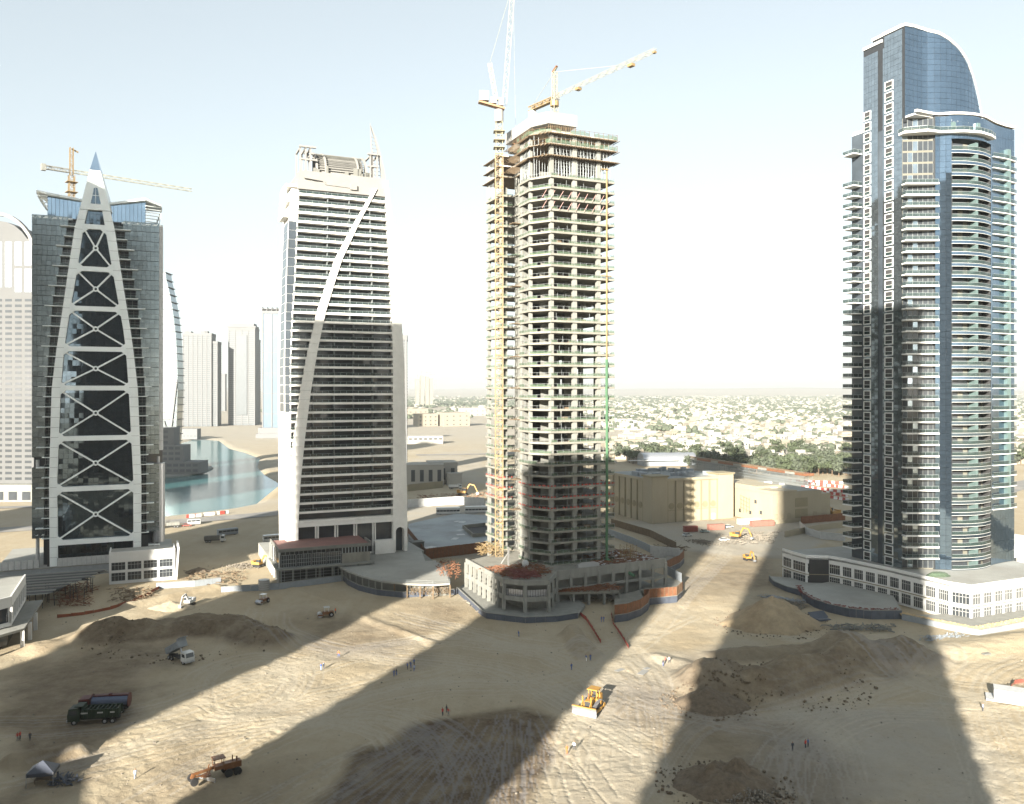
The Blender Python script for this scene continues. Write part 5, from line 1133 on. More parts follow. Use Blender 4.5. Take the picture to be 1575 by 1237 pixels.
# slab and pit between white and concrete towers
sl = W((655, 858), (762, 845), (775, 800), (700, 796), (628, 812), (628, 832))
mb = MB(); pit = W((728, 833), (752, 831), (748, 815), (712, 819))
mb.prism(sl, -.4, 1.9); struct('plaza_slab', mb, mat('wet_grey_deck', (.20, .225, .23), .6, var=.2, scale=.06, dirt=(.12, .125, .12), dirt_amt=.8, dscale=.05))
mb = MB(); n = 4
for i in range(n): a, b = pit[i], pit[(i + 1) % n]; mb.bar((*a, 2.6), (*b, 2.6), .5, 1.6)
part_ = solo('pit_kerb', mb, M_conc, 'raised concrete kerb round the dark square pit in the wet slab', 'kerb')
mb = MB(); mb.prism([(x + (sum(p[0] for p in pit) / 4 - x) * .06, y + (sum(p[1] for p in pit) / 4 - y) * .06) for x, y in pit], 1.95, 2.0); struct('pit_shade_sheet', mb, M_dark)  # dark sheet laid on the slab, standing in for a shaded pit
panel_wall('formwork_fence', 'rusty orange panel fence along the front of the wet grey slab', 'fence', W((655, 861), (762, 848)), .1, 4.3, M_rust, 1.7, None, post=M_wood)
panel_wall('formwork_fence', 'rusty panel fence running back beside the white tower pier', 'fence', W((627, 825), (655, 861)), .1, 4.0, M_rust, 1.7, None, post=M_wood)
mb = MB()
for q in range(7): x, y = in_quad([sl[0], sl[1], sl[3], sl[5]]); mb.cbox((x, y, 1.92), (ru(2, 7), ru(1.5, 4), .05), rz=ru(0, 3))
solo('white_sheets', mb, M_whitepanel, 'white puddle like sheets lying flat on the wet grey slab', 'sheets')
mb = MB(); mb.cbox((0, 0, 2.2), (5, 4, 4.4)); mb.cbox((0, 0, 4.5), (5.4, 4.4, .2)); mb.cbox((-2.6, 0, 1), (.1, 1.2, 2)); solo('site_hut', mb, M_concdk, 'small grey hut between the white tower arch and the rusty fence', 'hut', G(641, 850), TH)
panel_wall('hoarding', 'long white panel hoarding crossing behind the wet grey slab', 'fence', W((627, 781), (700, 776), (745, 778)), 0, 4.6, M_whitepanel, 3.0)
panel_wall('hoarding', 'white grey panel hoarding behind the debris covered podium roof', 'fence', W((1000, 857), (1046, 862)), 0, 4.6, M_whitepanel, 2.2)
panel_wall('formwork_fence', 'long tan panel fence running back beside the beige hall', 'fence', W((940, 808), (1000, 826), (1040, 846)), 0, 3.2, M_wood, 2.6)
panel_wall('hoarding', 'lower grey panel fence in front of the long tan fence', 'fence', W((932, 822), (975, 838), (1002, 851)), 0, 3.0, M_greypanel, 2.6)
panel_wall('formwork_fence', 'brown panel fence round the dark pit right of the lower beige building', 'fence', W((1232, 806), (1300, 800)), 0, 3.6, M_rust, 2.4)
panel_wall('hoarding', 'curved white panel fence right of the sunny ramp', 'fence', W((1230, 812), (1240, 822), (1262, 829), (1300, 833)), 0, 3.2, M_whitepanel, 2.2)
panel_wall('hoarding', 'tan and white fence in front of the cream house behind the white tower', 'fence', W((627, 756), (681, 750)), 0, 4.4, M_beiged, 3.4)
# ------------------------------------------------------------------ beige hall and its neighbour
def wall_w(par, a, b, z0, z1, t, name, m): return wall_run(par, a, b, z0, z1, t, name, m)
hb = thing('beige_hall', 'big beige windowless hall with tall recessed panels and round medallions', 'building', (69.3, 411, 0), TH)
w_, d_, h_ = 49.0, 44.0, 22.5
mb = MB(); mb.box(.5, .5, -.5, w_ - .5, d_, h_ - 1.4); part('wall', mb, M_beige, hb)
mb = MB(); mb.box(.3, .3, h_ - 1.35, w_ - .3, d_, h_ - 1.0); part('roof', mb, M_roofg, hb)
for x0, x1 in ((0, 8.5), (w_ - 9, w_)): mb = MB(); mb.box(x0 - .3, -.3, -.5, x1 + .3, 8 if x0 == 0 else 9, h_ + .2); part('corner_block', mb, M_beige, hb); mb = MB(); mb.box(x0 - .9, -.9, h_ + .2, x1 + .9, 9, h_ + .9); part('cornice', mb, M_beiged, hb)
n = 6
for i in range(n + 1):
    x = 9 + (w_ - 18.4) * i / n; mb = MB(); mb.box(x - .35, 0, -.5, x + .35, .52, h_ - 2); part('pilaster', mb, M_beiged, hb)
    if i < n:
        xm = x + (w_ - 18.4) / n / 2; mb = MB(); mb.cyl((xm, .52, 7.9), (xm, .3, 7.9), 1.6, 20); part('medallion', mb, M_beiged, hb); mb = MB(); mb.box(x + .35, .42, 5.6, x + (w_ - 18.4) / n - .35, .52, 5.95); part('string_course', mb, M_beiged, hb)
mb = MB(); mb.box(8.8, -.25, h_ - 2, w_ - 9.3, .5, h_ - .7); mb.box(-.25, 8.2, h_ - 2, .5, d_, h_ - .7); part('cornice', mb, M_beige, hb)
for i in range(7):
    y = 8.6 + (d_ - 9) * i / 6; mb = MB(); mb.box(0, y - .35, -.5, .52, y + .35, h_ - 2); part('pilaster', mb, M_beiged, hb)
    if i < 6: ym = y + (d_ - 9) / 12; mb = MB(); mb.cyl((.52, ym, 7.9), (.3, ym, 7.9), 1.6, 20); part('medallion', mb, M_beiged, hb)
for i in range(26): mb = MB(); x, y = ru(4, w_ - 6), ru(8, d_ - 4); mb.box(x, y, h_ - 1, x + ru(1, 5), y + ru(1, 4), h_ + ru(0, 1.2)); part('roof_unit', mb, M_greypanel, hb)
mb = MB(); mb.box(36, -.03, -.2, 38, .4, 3); part('door', mb, M_whitepanel, hb)
h2 = thing('beige_building', 'lower sunlit beige building with three small dark windows right of the hall', 'building', (128.6, 410, 0), TH)
mb = MB(); mb.box(0, 0, -.5, 31, 44, 15.2); part('wall', mb, M_beige, h2)
mb = MB(); mb.box(.4, .4, 15.22, 30.6, 43.6, 15.5); part('roof', mb, M_deck, h2)
mb = MB(); mb.box(-.3, -.3, 14.6, 15, 44.3, 15.1 + .9); mb.box(0, 12, 15.5, 16, 44, 17.2); part('parapet', mb, M_beige, h2)
mb = MB(); mb.box(31.02, 2, -.5, 39, 30, 12.6); mb.box(30.9, 1.8, 12.6, 39.3, 30, 13.0); part('wing', mb, M_beige, h2)
fmS = win_frame(1.7, 2.4, 2, ()).mesh('window', M_beiged)
for x in (1.2, 5.2, 9.2, 26): window(h2, x, -.09, 2.2, 1.7, 2.4, 2, fmS)
for x, z in ((14, 2), (14, 7.5)): mb = MB(); mb.box(x, -.12, z, x + 8, -.02, z + 4.5); part('recess_panel', mb, M_beiged, h2)
for y, z in ((8, 3.5), (16, 2.5), (24, 2.5), (12, 8.5), (30, 8)): mb = MB(); mb.box(-.12, y, z, -.02, y + 1.6, z + 1.8); part('window', mb, M_window, h2)
for i in range(9): mb = MB(); x, y = ru(3, 26), ru(3, 30); mb.box(x, y, 15.5, x + ru(1, 4), y + ru(1, 3), 15.5 + ru(.6, 1.8)); part('roof_unit', mb, M_whitepanel, h2)
mb = MB()
for i in range(4): mb.bar((-.6, 17 + i * 2.2, 3), (-.6, 17 + i * 2.2, 11), .15); mb.bar((-.6, 17, 4 + i * 2), (-.6, 24, 5.5 + i * 2), .15)
part('fire_stair', mb, M_beiged, h2)
panel_wall('boundary_wall', 'low beige boundary wall before the lower beige building', 'wall', W((1207, 826), (1262, 815), (1300, 811)), -.3, 2.6, M_beige, 5)
# elevated railway under construction, station roof
va, vb = G(1068, 722), G(1245, 752); dv = (vb - va); Lv = dv.length; ang = math.atan2(dv.y, dv.x)
vd = thing('viaduct', 'long brown viaduct under construction on dense scaffolding behind the beige buildings', 'bridge', (va.x, va.y, 0), ang)
n = 14
for i in range(n): mb = MB(); mb.box(Lv * i / n + .15, -4, 8.6, Lv * (i + 1) / n - .15, 4, 10.2); part('deck_segment', mb, M_rust if i % 3 else M_conc2, vd)
mb = MB()
for i in range(110):
    x = Lv * i / 110
    for y in (-3.6, 0, 3.6): mb.bar((x, y, 0), (x, y, 8.6), .16)
for q in (2, 4, 6, 8): mb.bar((0, -3.6, q), (Lv, -3.6, q), .18)
part('scaffolding', mb, M_mull, vd, kind='stuff')
mb = MB(); mb.box(0, -4.2, 10.2, Lv, -3.9, 11.1); part('parapet', mb, M_wood, vd)
st = thing('station_hall', 'low curved silver roofed station hall behind the beige hall', 'building', (*G(985, 716)[:2], 0), TH * .4)
mb = MB(); mb.loft([[(x, 9 * math.cos(t), 6 + 5 * math.sin(t)) for t in [math.pi * i / 10 for i in range(11)]] for x in np.linspace(0, 48, 7)]); part('roof', mb, M_steel, st)
mb = MB(); mb.box(0, -8.5, 0, 48, 8.5, 5.98); part('wall', mb, M_greypanel, st); mb = MB(); mb.box(-14, -12, 5, 30, -9.5, 5.6); part('canopy', mb, M_whitepanel, st)

# ------------------------------------------------------------------ far towers on the left
def ring_prof(fn, zs_): return [fn(z) for z in zs_]
def far_tower(label, x0px, x1px, ytop, Z, depth, m_wall, m_glass, floors, bays, name='apartment_tower', band=.45, group=None, rz=0.1, cap=0):
    xa, xb = (x0px - CX) * Z / F, (x1px - CX) * Z / F; h = CAM_H + (HY - ytop) * Z / F; wd = (xb - xa) / math.cos(rz)
    o = thing(name, label, 'tower', (xa, Z, 0), rz, group)
    mb = MB(); mb.box(.2, .3, 0, wd - .2, depth, h - 3); part('glass_body', mb, m_glass, o)
    fh = (h - 6) / floors; mb = MB(); mb.box(0, 0, 0, wd, depth + .3, fh * band); bm = mb.mesh('floor_band', m_wall)
    for k in range(floors): link('floor_band', bm, o, (0, 0, 4 + fh * k))
    for i in range(bays + 1): mb = MB(); x = (wd - 1.6) * i / bays; mb.box(x, -.4, 0, x + 1.6, .5, h - 4); part('pier', mb, m_wall, o)
    mb = MB(); mb.box(-.3, -.5, h - 4, wd + .3, depth, h); part('parapet', mb, m_wall, o)
    return o, wd, h
M_fw = mat('far_white_wall', (.125, .128, .128), .8, var=.04, scale=.02); M_fg = mat('far_blue_glass', (.10, .14, .18), .3, .2, var=.1, scale=.05); M_fgr = mat('far_grey_glass', (.06, .07, .075), .5, .1, var=.1)
o, wd, h = far_tower('distant banded white tower with a thinner wing on its right', 281, 323, 512, 1500, 40, M_fw, M_fgr, 44, 6, rz=.15)
o2, _, _ = far_tower('narrow wing tower joined to the distant banded white tower', 323.5, 334, 525, 1510, 36, M_fw, M_fgr, 42, 1, rz=.15)
mb = MB(); mb.box(2, 2, h - .1, 14, 20, h + 3); mb.box(30, 4, h - .1, 42, 20, h + 4); mb.bar((8, 2, h), (8, 2, h + 7), .5); mb.bar((38, 2, h), (38, 2, h + 8), .5); part('roof_frame', mb, M_fw, o)
o, wd, h = far_tower('distant white tower with a pale stepped crown and grey central bay', 351, 391, 504, 1550, 40, M_fw, M_fgr, 46, 4, rz=.1)
mb = MB(); mb.box(wd * .3, -1.2, 20, wd * .7, 0, h - 14); part('central_bay', mb, M_fgr, o); mb = MB(); mb.box(-1.5, -1.5, h, wd + 1.5, 30, h + 3); mb.box(2, 0, h + 3, wd - 2, 26, h + 8); part('crown', mb, M_fw, o)
far_tower('grey tower sliver behind the stepped crown tower', 391.5, 396, 522, 1650, 30, M_fw, M_fgr, 44, 1)
o, wd, h = far_tower('distant blue glass tower with three white vertical ribs', 403, 446, 478, 1150, 34, M_fw, M_fg, 6, 3, band=.05, rz=.12)
mb = MB()
for i in range(7): x = i * wd / 6; mb.box(x - .4, -.5, h, x + .4, 20, h + 5)
mb.box(0, -.5, h + 2, wd, 20, h + 3); part('roof_frame', mb, M_fw, o)
mb = MB(); mb.box(-4, -8, 0, wd + 4, 20, 14); mb.box(-6, -14, 0, wd + 8, 20, 6); part('podium', mb, M_fw, o)
far_tower('faint small tower far behind the banded white tower', 274, 281, 548, 2300, 20, M_fw, M_fgr, 40, 1); far_tower('faint slab between the two distant white towers', 338, 346, 575, 2600, 20, M_fw, M_fgr, 30, 1)
far_tower('balconied tower edge peeping out right of the white tower', 600, 625.5, 515, 640, 20, M_fw, M_fgr, 46, 2, band=.35)
# sail tower
Zs = 700.; st2 = thing('sail_tower', 'grey glass tower with a curved sail edge just right of the lattice tower', 'tower', ((236 - CX) * Zs / F, Zs, 0), .05)
pr = [(700, 268), (650, 271), (600, 272.5), (560, 272), (520, 270), (480, 265.5), (450, 260), (425, 254)]
zp = [CAM_H + (HY - y) * Zs / F for y, x in pr]; xp = [(x - 236) * Zs / F for y, x in pr]
z = 4
while z < zp[-1]:
    e = z + 6.2; mb = MB(); mb.loft([[(0, 0, q), (np.interp(q, zp, xp), 0, q), (np.interp(q, zp, xp) - .6, 16, q), (0, 16, q)] for q in (z + .2, e - .2)]); part('glass_band', mb, M_t1block, st2)
    mb = MB(); xx = np.interp(e, zp, xp); mb.box(-.2, -.8, e - .45, xx + .6, 16, e + .15); part('floor_band', mb, M_fw, st2); z = e
mb = MB(); mb.bar((12, -.9, 8), (np.interp(75, zp, xp), -.9, 75), .8); mb.bar((xp[0], -.9, 8), (9, -.9, 40), .8); part('diagonal_rib', mb, M_fw, st2)
lp = thing('promenade_building', 'low stepped pale building on the lagoon spit beside the sail tower', 'building', (*G(235, 729)[:2], 0), .05)
for (x0, x1, y0, y1, z0, z1) in ((0, 36, 0, 22, 0, 9), (0, 22, 4, 22, 9, 22), (0, 14, 6, 20, 22, 36)):
    mb = MB(); mb.box(x0, y0, z0, x1, y1, z1); part('block', mb, M_fw, lp)
    zz = z0 + 1.4
    while zz < z1 - 1.5:
        for i in range(int((x1 - x0) / 5)): mb = MB(); mb.box(x0 + .8 + i * 5, y0 - .08, zz, x0 + 4.6 + i * 5, y0 + .1, zz + 2.1); part('window', mb, M_fgr, lp)
        zz += 4.2
mb = MB(); mb.prism(W((225, 737), (255, 733), (290, 730), (318, 723), (328, 718.5), (318, 712), (300, 708), (225, 704)), -3, -.2); struct('promenade', mb, M_conc2)
lp = thing('promenade_building', 'small white two storey building near the far lagoon shore', 'building', (*G(268, 676)[:2], 0), .05)
mb = MB(); mb.box(0, 0, 0, 30, 16, 14); mb.box(-12, 4, 0, 0, 16, 22); part('block', mb, M_fw, lp)
for i in range(6): mb = MB(); mb.box(1.5 + i * 4.8, -.1, 3, 4.8 + i * 4.8, .1, 5.5); part('window', mb, M_fgr, lp)
# white residential block at the left edge
M_fwl = mat('near_grey_white_wall', (.095, .097, .096), .9, var=.05, scale=.05)
Zr = 500.; rx = (-60 - CX) * Zr / F; rw = (52 - -60) * Zr / F; rh = CAM_H + (HY - 352) * Zr / F
rb_ = thing('apartment_tower', 'white gridded apartment block with an arched top at the far left edge', 'tower', (rx, Zr, 0), 0)
mb = MB(); mb.box(0, 0, 0, rw, 30, rh - 6); part('wall', mb, M_fwl, rb_)
mb = MB(); mb.box(0, -.05, 0, .01, .01, .01)
wm_ = MB(); wm_.box(0, -.12, 0, 3.9, .05, 1.5); wme = wm_.mesh('window', M_window); wm_ = MB(); wm_.box(0, -.12, 0, 3.9, .05, 14); wt = wm_.mesh('tall_window', M_fg)
fr = MB(); fr.box(-.3, -.5, -.35, 4.2, -.12, -.05); frm = fr.mesh('sill', M_white)
for r in range(36):
    z = 12 + r * 3.35
    for c in range(7):
        x = 3 + c * 5.9
        if z < rh - 42: o = link('window', wme, rb_, (x, 0, z)); 
for c in range(7): link('tall_window', wt, rb_, (3 + c * 5.9, 0, rh - 38 + (3 if c < 5 else 0))); link('tall_window', wt, rb_, (3 + c * 5.9, 0, rh - 22))
mb = MB(); mb.loft([[(rw * .5 + rw * .55 * math.cos(t) + a * math.cos(t), yy, rh - 26 + 34 * math.sin(t) + a * math.sin(t)) for a, yy in ((0, -1.2), (1.8, -1.2), (1.8, 2), (0, 2))] for t in [math.pi * i / 18 for i in range(19)]]); part('arch_rib', mb, M_crown, rb_)
mb = MB(); mb.loft([[(rw * .5 + rw * .53 * math.cos(t), yy, rh - 26 + 31 * math.sin(t)) for t in [math.pi * i / 14 for i in range(15)]] for yy in (.5, 20)]); part('arched_top', mb, M_fwl, rb_)
mb = MB(); mb.box(-5, -9, 0, rw + 4, 0, 10); part('podium', mb, M_conc2, rb_)
for c in range(6): mb = MB(); mb.box(c * 8 + 2, -9.1, 1, c * 8 + 7, -8.9, 6); part('window', mb, M_window, rb_)
# cluster of unfinished towers on the horizon
for i, (px, yt, lb) in enumerate(((640, 583, 'leftmost faint unfinished tower of the horizon cluster'), (647, 578, 'second faint unfinished tower of the horizon cluster'), (655, 579, 'third faint unfinished tower of the horizon cluster'), (661, 582, 'rightmost faint unfinished tower of the horizon cluster'))):
    Zc = 3300; o = thing('unfinished_tower', lb, 'tower', ((px - CX) * Zc / F, Zc, 0), .3, 'unfinished towers on the horizon'); hh = CAM_H + (HY - yt) * Zc / F
    mb = MB(); mb.box(0, 0, 0, 13, 16, hh); part('shaft', mb, M_conc, o); mb = MB(); mb.bar((6, 6, hh), (6, 6, hh + 18), 1.2); mb.bar((0, 6, hh + 15), (26, 6, hh + 15), 1); part('crane', mb, M_conc, o)
# low buildings between the two middle towers
def block(name, label, px, py, wd, dp, h, m, nw=0, rz=TH, rows_=1, z0=2.0, ww=1.8, wh=2.0):
    g = G(px, py); o = thing(name, label, 'building', (g.x, g.y, 0), rz); mb = MB(); mb.box(0, 0, -.5, wd, dp, h); part('wall', mb, m, o); mb = MB(); mb.box(-.2, -.2, h, wd + .2, dp + .2, h + .6); mb2 = part('parapet', mb, m, o)
    for r in range(rows_):
        for i in range(nw): mb = MB(); x = (i + .5) * wd / nw - ww / 2; zz = z0 + r * (h - 1) / rows_; mb.box(x, -.1, zz, x + ww, .05, zz + wh); part('window', mb, M_window, o)
    return o
block('apartment_block', 'cream block with flat roof on the sandy slope, left of the pair', 643, 656, 38, 30, 22, M_villa2, 4, rows_=3, ww=3, wh=2)
block('apartment_block', 'cream block with a shaded side, right of the pair on the slope', 683, 656, 50, 40, 24, M_villa2, 4, rows_=3, ww=3, wh=2)
block('warehouse', 'long white low building with a row of dark windows', 612, 683, 55, 20, 9, M_villa, 9, rows_=1, z0=5, ww=4, wh=1.8, rz=.1)
block('apartment_block', 'white distant block beyond the sandy slope', 713, 640, 60, 40, 20, M_villa, 4, rows_=2, ww=4)
block('apartment_block', 'pale far cream slab at the edge of the white tower', 628, 642, 50, 40, 20, M_villa2, 4, rows_=2, ww=4)
o = block('large_house', 'white house with tall shuttered windows directly behind the white tower', 615, 748, 30, 22, 14, M_villa, 5, rows_=1, z0=3, ww=2.6, wh=8, rz=.12)
o = block('large_house', 'white house wing with tall windows left of the grey fence gate', 660, 745, 20, 20, 14.5, M_villa, 3, rows_=1, z0=3, ww=2.6, wh=8, rz=.2)
block('site_hut', 'plain white cube hut right of the white house', 692, 748, 9, 8, 8, M_villa, 0)
block('white_annex', 'low white block behind the right edge of the blue glass tower', 1552, 880, 25, 20, 9, M_podwhite, 4, z0=3)

# ------------------------------------------------------------------ left foreground building and burnt deck
lb = thing('corner_building', 'two storey grey white corner building cut by the left edge of the view', 'building', (-127, 209.5, 0), TH)
mb = MB(); mb.prism([(-26, 2), (-3, 2), (0, 5), (0, 33), (-26, 33)], 11.9, 12.5); part('roof', mb, M_deck, lb)
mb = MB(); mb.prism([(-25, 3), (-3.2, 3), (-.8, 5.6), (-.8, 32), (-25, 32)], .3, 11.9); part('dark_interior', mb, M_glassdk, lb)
for a, b in (((-26, 2), (-3, 2)), ((-3, 2), (0, 5)), ((0, 5), (0, 33))): wall_run(lb, a, b, 10.2, 12.9, .4, 'parapet', M_podwhite); wall_run(lb, a, b, 5.4, 6.4, .4, 'wall_band', M_podwhite)
for x, y in ((-3, 2), (0, 5), (-9, 2), (-15, 2), (-21, 2)): mb = MB(); mb.cbox((x, y, 8.2), (.9, .9, 4)); part('pier', mb, M_podwhite, lb)
for i in range(8): mb = MB(); y = 5 + i * 4; mb.cbox((.02, y, 8.2), (.44, .9, 4)); part('pier', mb, M_podwhite, lb)
for i in range(7): mb = MB(); y = 5.6 + i * 4; mb.box(-.05, y + 1.5, 6.4, .03, y + 1.62, 10.2); mb.box(-.05, y, 8.6, .03, y + 3, 8.72); part('window_bar', mb, M_white, lb)
mb = MB(); mb.prism([(-28, -4), (-3, -4), (3.4, 2), (4.5, 33), (-28, 33)], 4.5, 5.1); part('terrace_slab', mb, M_conc2, lb)
for x, y in ((-3, -3.6), (3, 2.2), (3.8, 10), (4, 20), (-10, -3.6), (-17, -3.6)): mb = MB(); mb.cbox((x, y, 2), (.9, .9, 5)); part('column', mb, M_podwhite, lb)
mb = MB(); mb.box(-20, 8, 12.5, -8, 12, 13.3); part('skylight', mb, M_dark, lb)
bd = thing('burnt_deck', 'blackened timber formwork deck sagging between corner building and grey wall', 'deck', (-127, 209.5, 0), TH)
for i in range(15): mb = MB(); y = 38 + i * 2.1; x1 = 5 + i * 1.0; mb.loft([[(-14 + ru(-1, 1), y, 5.5 + ru(0, .5)), (x1 + ru(-2, 2), y, 5.0 + ru(-.3, .8)), (x1 + ru(-2, 2), y + 1.9, 5.1 + ru(-.3, .6)), (-14, y + 1.9, 5.5)], [(-14, y, 5.9), (x1, y, 5.6), (x1, y + 1.9, 5.6), (-14, y + 1.9, 5.9)]]); part('plank', mb, M_dark if i % 2 else M_concdk, bd)
mb = MB()
for i in range(24): x, y = ru(-8, 16), ru(38, 66); mb.cyl((x, y, 0), (x + ru(-.3, .3), y, 5), .12, 5)
part('prop', mb, M_dark, bd, kind='stuff')
def scatter(n, box, L_, t, z, zv):
    mb = MB()
    for i in range(n): x, y = box(); a = ru(0, 6.3); l = ru(.3, 1) * L_; mb.bar((x, y, z + ru(0, zv)), (x + l * math.cos(a), y + l * math.sin(a), z + ru(0, zv)), ru(.4, 1) * t)
    return mb
solo('rebar_heap', scatter(260, lambda: tuple(G(ru(88, 140), ru(900, 935))[:2]), 3, .2, .1, 1.3), M_rust, 'brown heap of bars and boards spilling from the blackened deck', 'debris pile')
solo('site_debris', scatter(160, lambda: tuple(G(ru(170, 235), 905 + ru(0, 22))[:2]), 2, .25, .1, .9), M_wood, 'timber, drums and scrap heaped inside the orange mesh barrier', 'debris pile')
def mesh_fence(label, pts, m=M_netr, h=1.1):
    P_ = [on_ground(*p) for p in pts]; o = thing('mesh_barrier', label, 'barrier', (0, 0, 0)); mb = MB(); pm = MB()
    for a, b in zip(P_[:-1], P_[1:]):
        n = max(1, int((b - a).length / 2.5))
        for i in range(n):
            p, q = a.lerp(b, i / n), a.lerp(b, (i + 1) / n); s0, s1 = ru(.7, 1.1), ru(.7, 1.1); mb.face([p + Vector((0, 0, .05)), q + Vector((0, 0, .05)), q + Vector((ru(-.1, .1), 0, h * s1)), p + Vector((ru(-.1, .1), 0, h * s0))]); pm.cyl(p, p + Vector((0, 0, h * 1.1)), .05, 5)
    part('mesh_sheet', mb, m, o); part('stake', pm, M_wood, o, kind='stuff'); return o
M_orgnet = mat('orange_mesh', (.22, .06, .025), .9, var=.2, scale=1)
mesh_fence('orange red mesh barrier sweeping from the corner building past the debris', [(88, 951), (130, 946), (170, 938), (205, 927), (232, 914), (245, 906)], M_orgnet, 1.1)
mesh_fence('thin orange mesh along the top of the sunny strip wall', [(250, 903), (300, 899), (340, 892)], M_orgnet, .9)
mesh_fence('left red mesh barrier lining the dirt path down from the concrete podium', [(889, 944), (902, 955), (912, 970), (924, 990)])
mesh_fence('right red mesh barrier lining the dirt path down from the concrete podium', [(940, 946), (943, 960), (955, 978), (967, 998)])
for lb_, qd, n_, m_ in (('planks and scrap strewn on the ground between pavilion and red brown podium', ((290, 878), (380, 880), (370, 900), (280, 900)), 150, M_wood),
 ('broken blocks and boards along the foot of the concrete podium wall', ((730, 925), (775, 948), (760, 952), (715, 925)), 90, M_rockpile), ('scrap and cables below the dark slate wall of the half moon terrace', ((1260, 962), (1380, 962), (1370, 972), (1290, 970)), 120, M_concdk),
 ('stacked boards in the yard beside the tan panel fence', ((1000, 838), (1060, 842), (1050, 850), (1010, 852)), 120, M_wood), ('pale debris in the sunny yard around the excavator', ((1100, 822), (1200, 818), (1190, 836), (1110, 838)), 220, M_rockpile),
 ('scattered materials on the flat ground beyond the white hoarding', ((640, 762), (745, 758), (745, 768), (640, 772)), 200, M_rust), ('rubble and rods on the dim ground left of the slate wall end', ((1195, 926), (1235, 925), (1240, 938), (1200, 936)), 130, M_rockpile)):
    W4 = W(*qd); solo('site_debris', scatter(n_, lambda: in_quad(W4), 2.4, .3, .05, .6), m_, lb_, 'debris pile')
# ------------------------------------------------------------------ vehicles and machines
def wheel(parent, x, y, r, wd, name='wheel'):
    mb = MB(); mb.cyl((x, y - wd / 2, r), (x, y + wd / 2, r), r, 14); o = part(name, mb, M_black, parent)
    mb = MB(); s_ = 1 if y > 0 else -1; mb.cyl((x, y + s_ * (wd / 2 - .02), r), (x, y + s_ * (wd / 2 + .04), r), r * .5, 10); part('rim', mb, M_steel, o); return o
def car(label, at, rz, m, group='cars'):
    o = thing('car', label, 'car', at, rz, group); mb = MB()
    mb.loft([[(x, s_ * .88, z) for x, z in ((-2.2, .35), (2.2, .35), (2.25, .75), (1.2, .95), (-2.1, 1.0), (-2.25, .7))] for s_ in (-1, 1)]); part('body', mb, m, o)
    mb = MB(); mb.loft([[(x, s_ * .76, z) for x, z in ((-1.9, .98), (1.15, .96), (.45, 1.45), (-1.2, 1.5))] for s_ in (-1, 1)]); part('windows', mb, M_window, o)
    mb = MB(); mb.box(-1.25, -.74, 1.49, .45, .74, 1.55); part('roof', mb, m, o)
    for x in (-1.35, 1.4):
        for y in (-.8, .8): wheel(o, x, y, .33, .24)
    return o
def bus(label, at, rz, L_=11, m=None, h=3.1, group='buses'):
    m = m or M_wcar; o = thing('bus', label, 'bus', at, rz, group); mb = MB(); mb.box(-L_ / 2, -1.25, .4, L_ / 2, 1.25, 1.55); mb.box(-L_ / 2, -1.25, 2.4, L_ / 2, 1.25, h)
    for i in range(int(L_ / 1.6) + 1): x = -L_ / 2 + i * (L_ - .12) / int(L_ / 1.6); mb.box(x, -1.24, 1.55, x + .12, 1.24, 2.4)
    part('body', mb, m, o); mb = MB(); mb.box(-L_ / 2 + .06, -1.2, 1.5, L_ / 2 - .06, 1.2, 2.45); part('windows', mb, M_window, o)
    for x in (-L_ * .32, L_ * .33):
        for y in (-1.1, 1.1): wheel(o, x, y, .45, .28)
    return o
def container(label, at, rz, L_, m):
    o = thing('container', label, 'container', at, rz, 'shipping containers'); mb = MB(); mb.box(-L_ / 2, -1.2, .12, L_ / 2, 1.2, 2.7); part('body', mb, m, o)
    for i in range(int(L_ / .6)): mb = MB() if i == 0 else mb; x = -L_ / 2 + .3 + i * .6; mb.box(x, -1.27, .3, x + .28, 1.27, 2.5)
    part('corrugation', mb, m, o, kind='stuff'); mb = MB(); mb.box(L_ / 2, -1.1, .25, L_ / 2 + .06, 1.1, 2.55); part('door', mb, m, o); return o
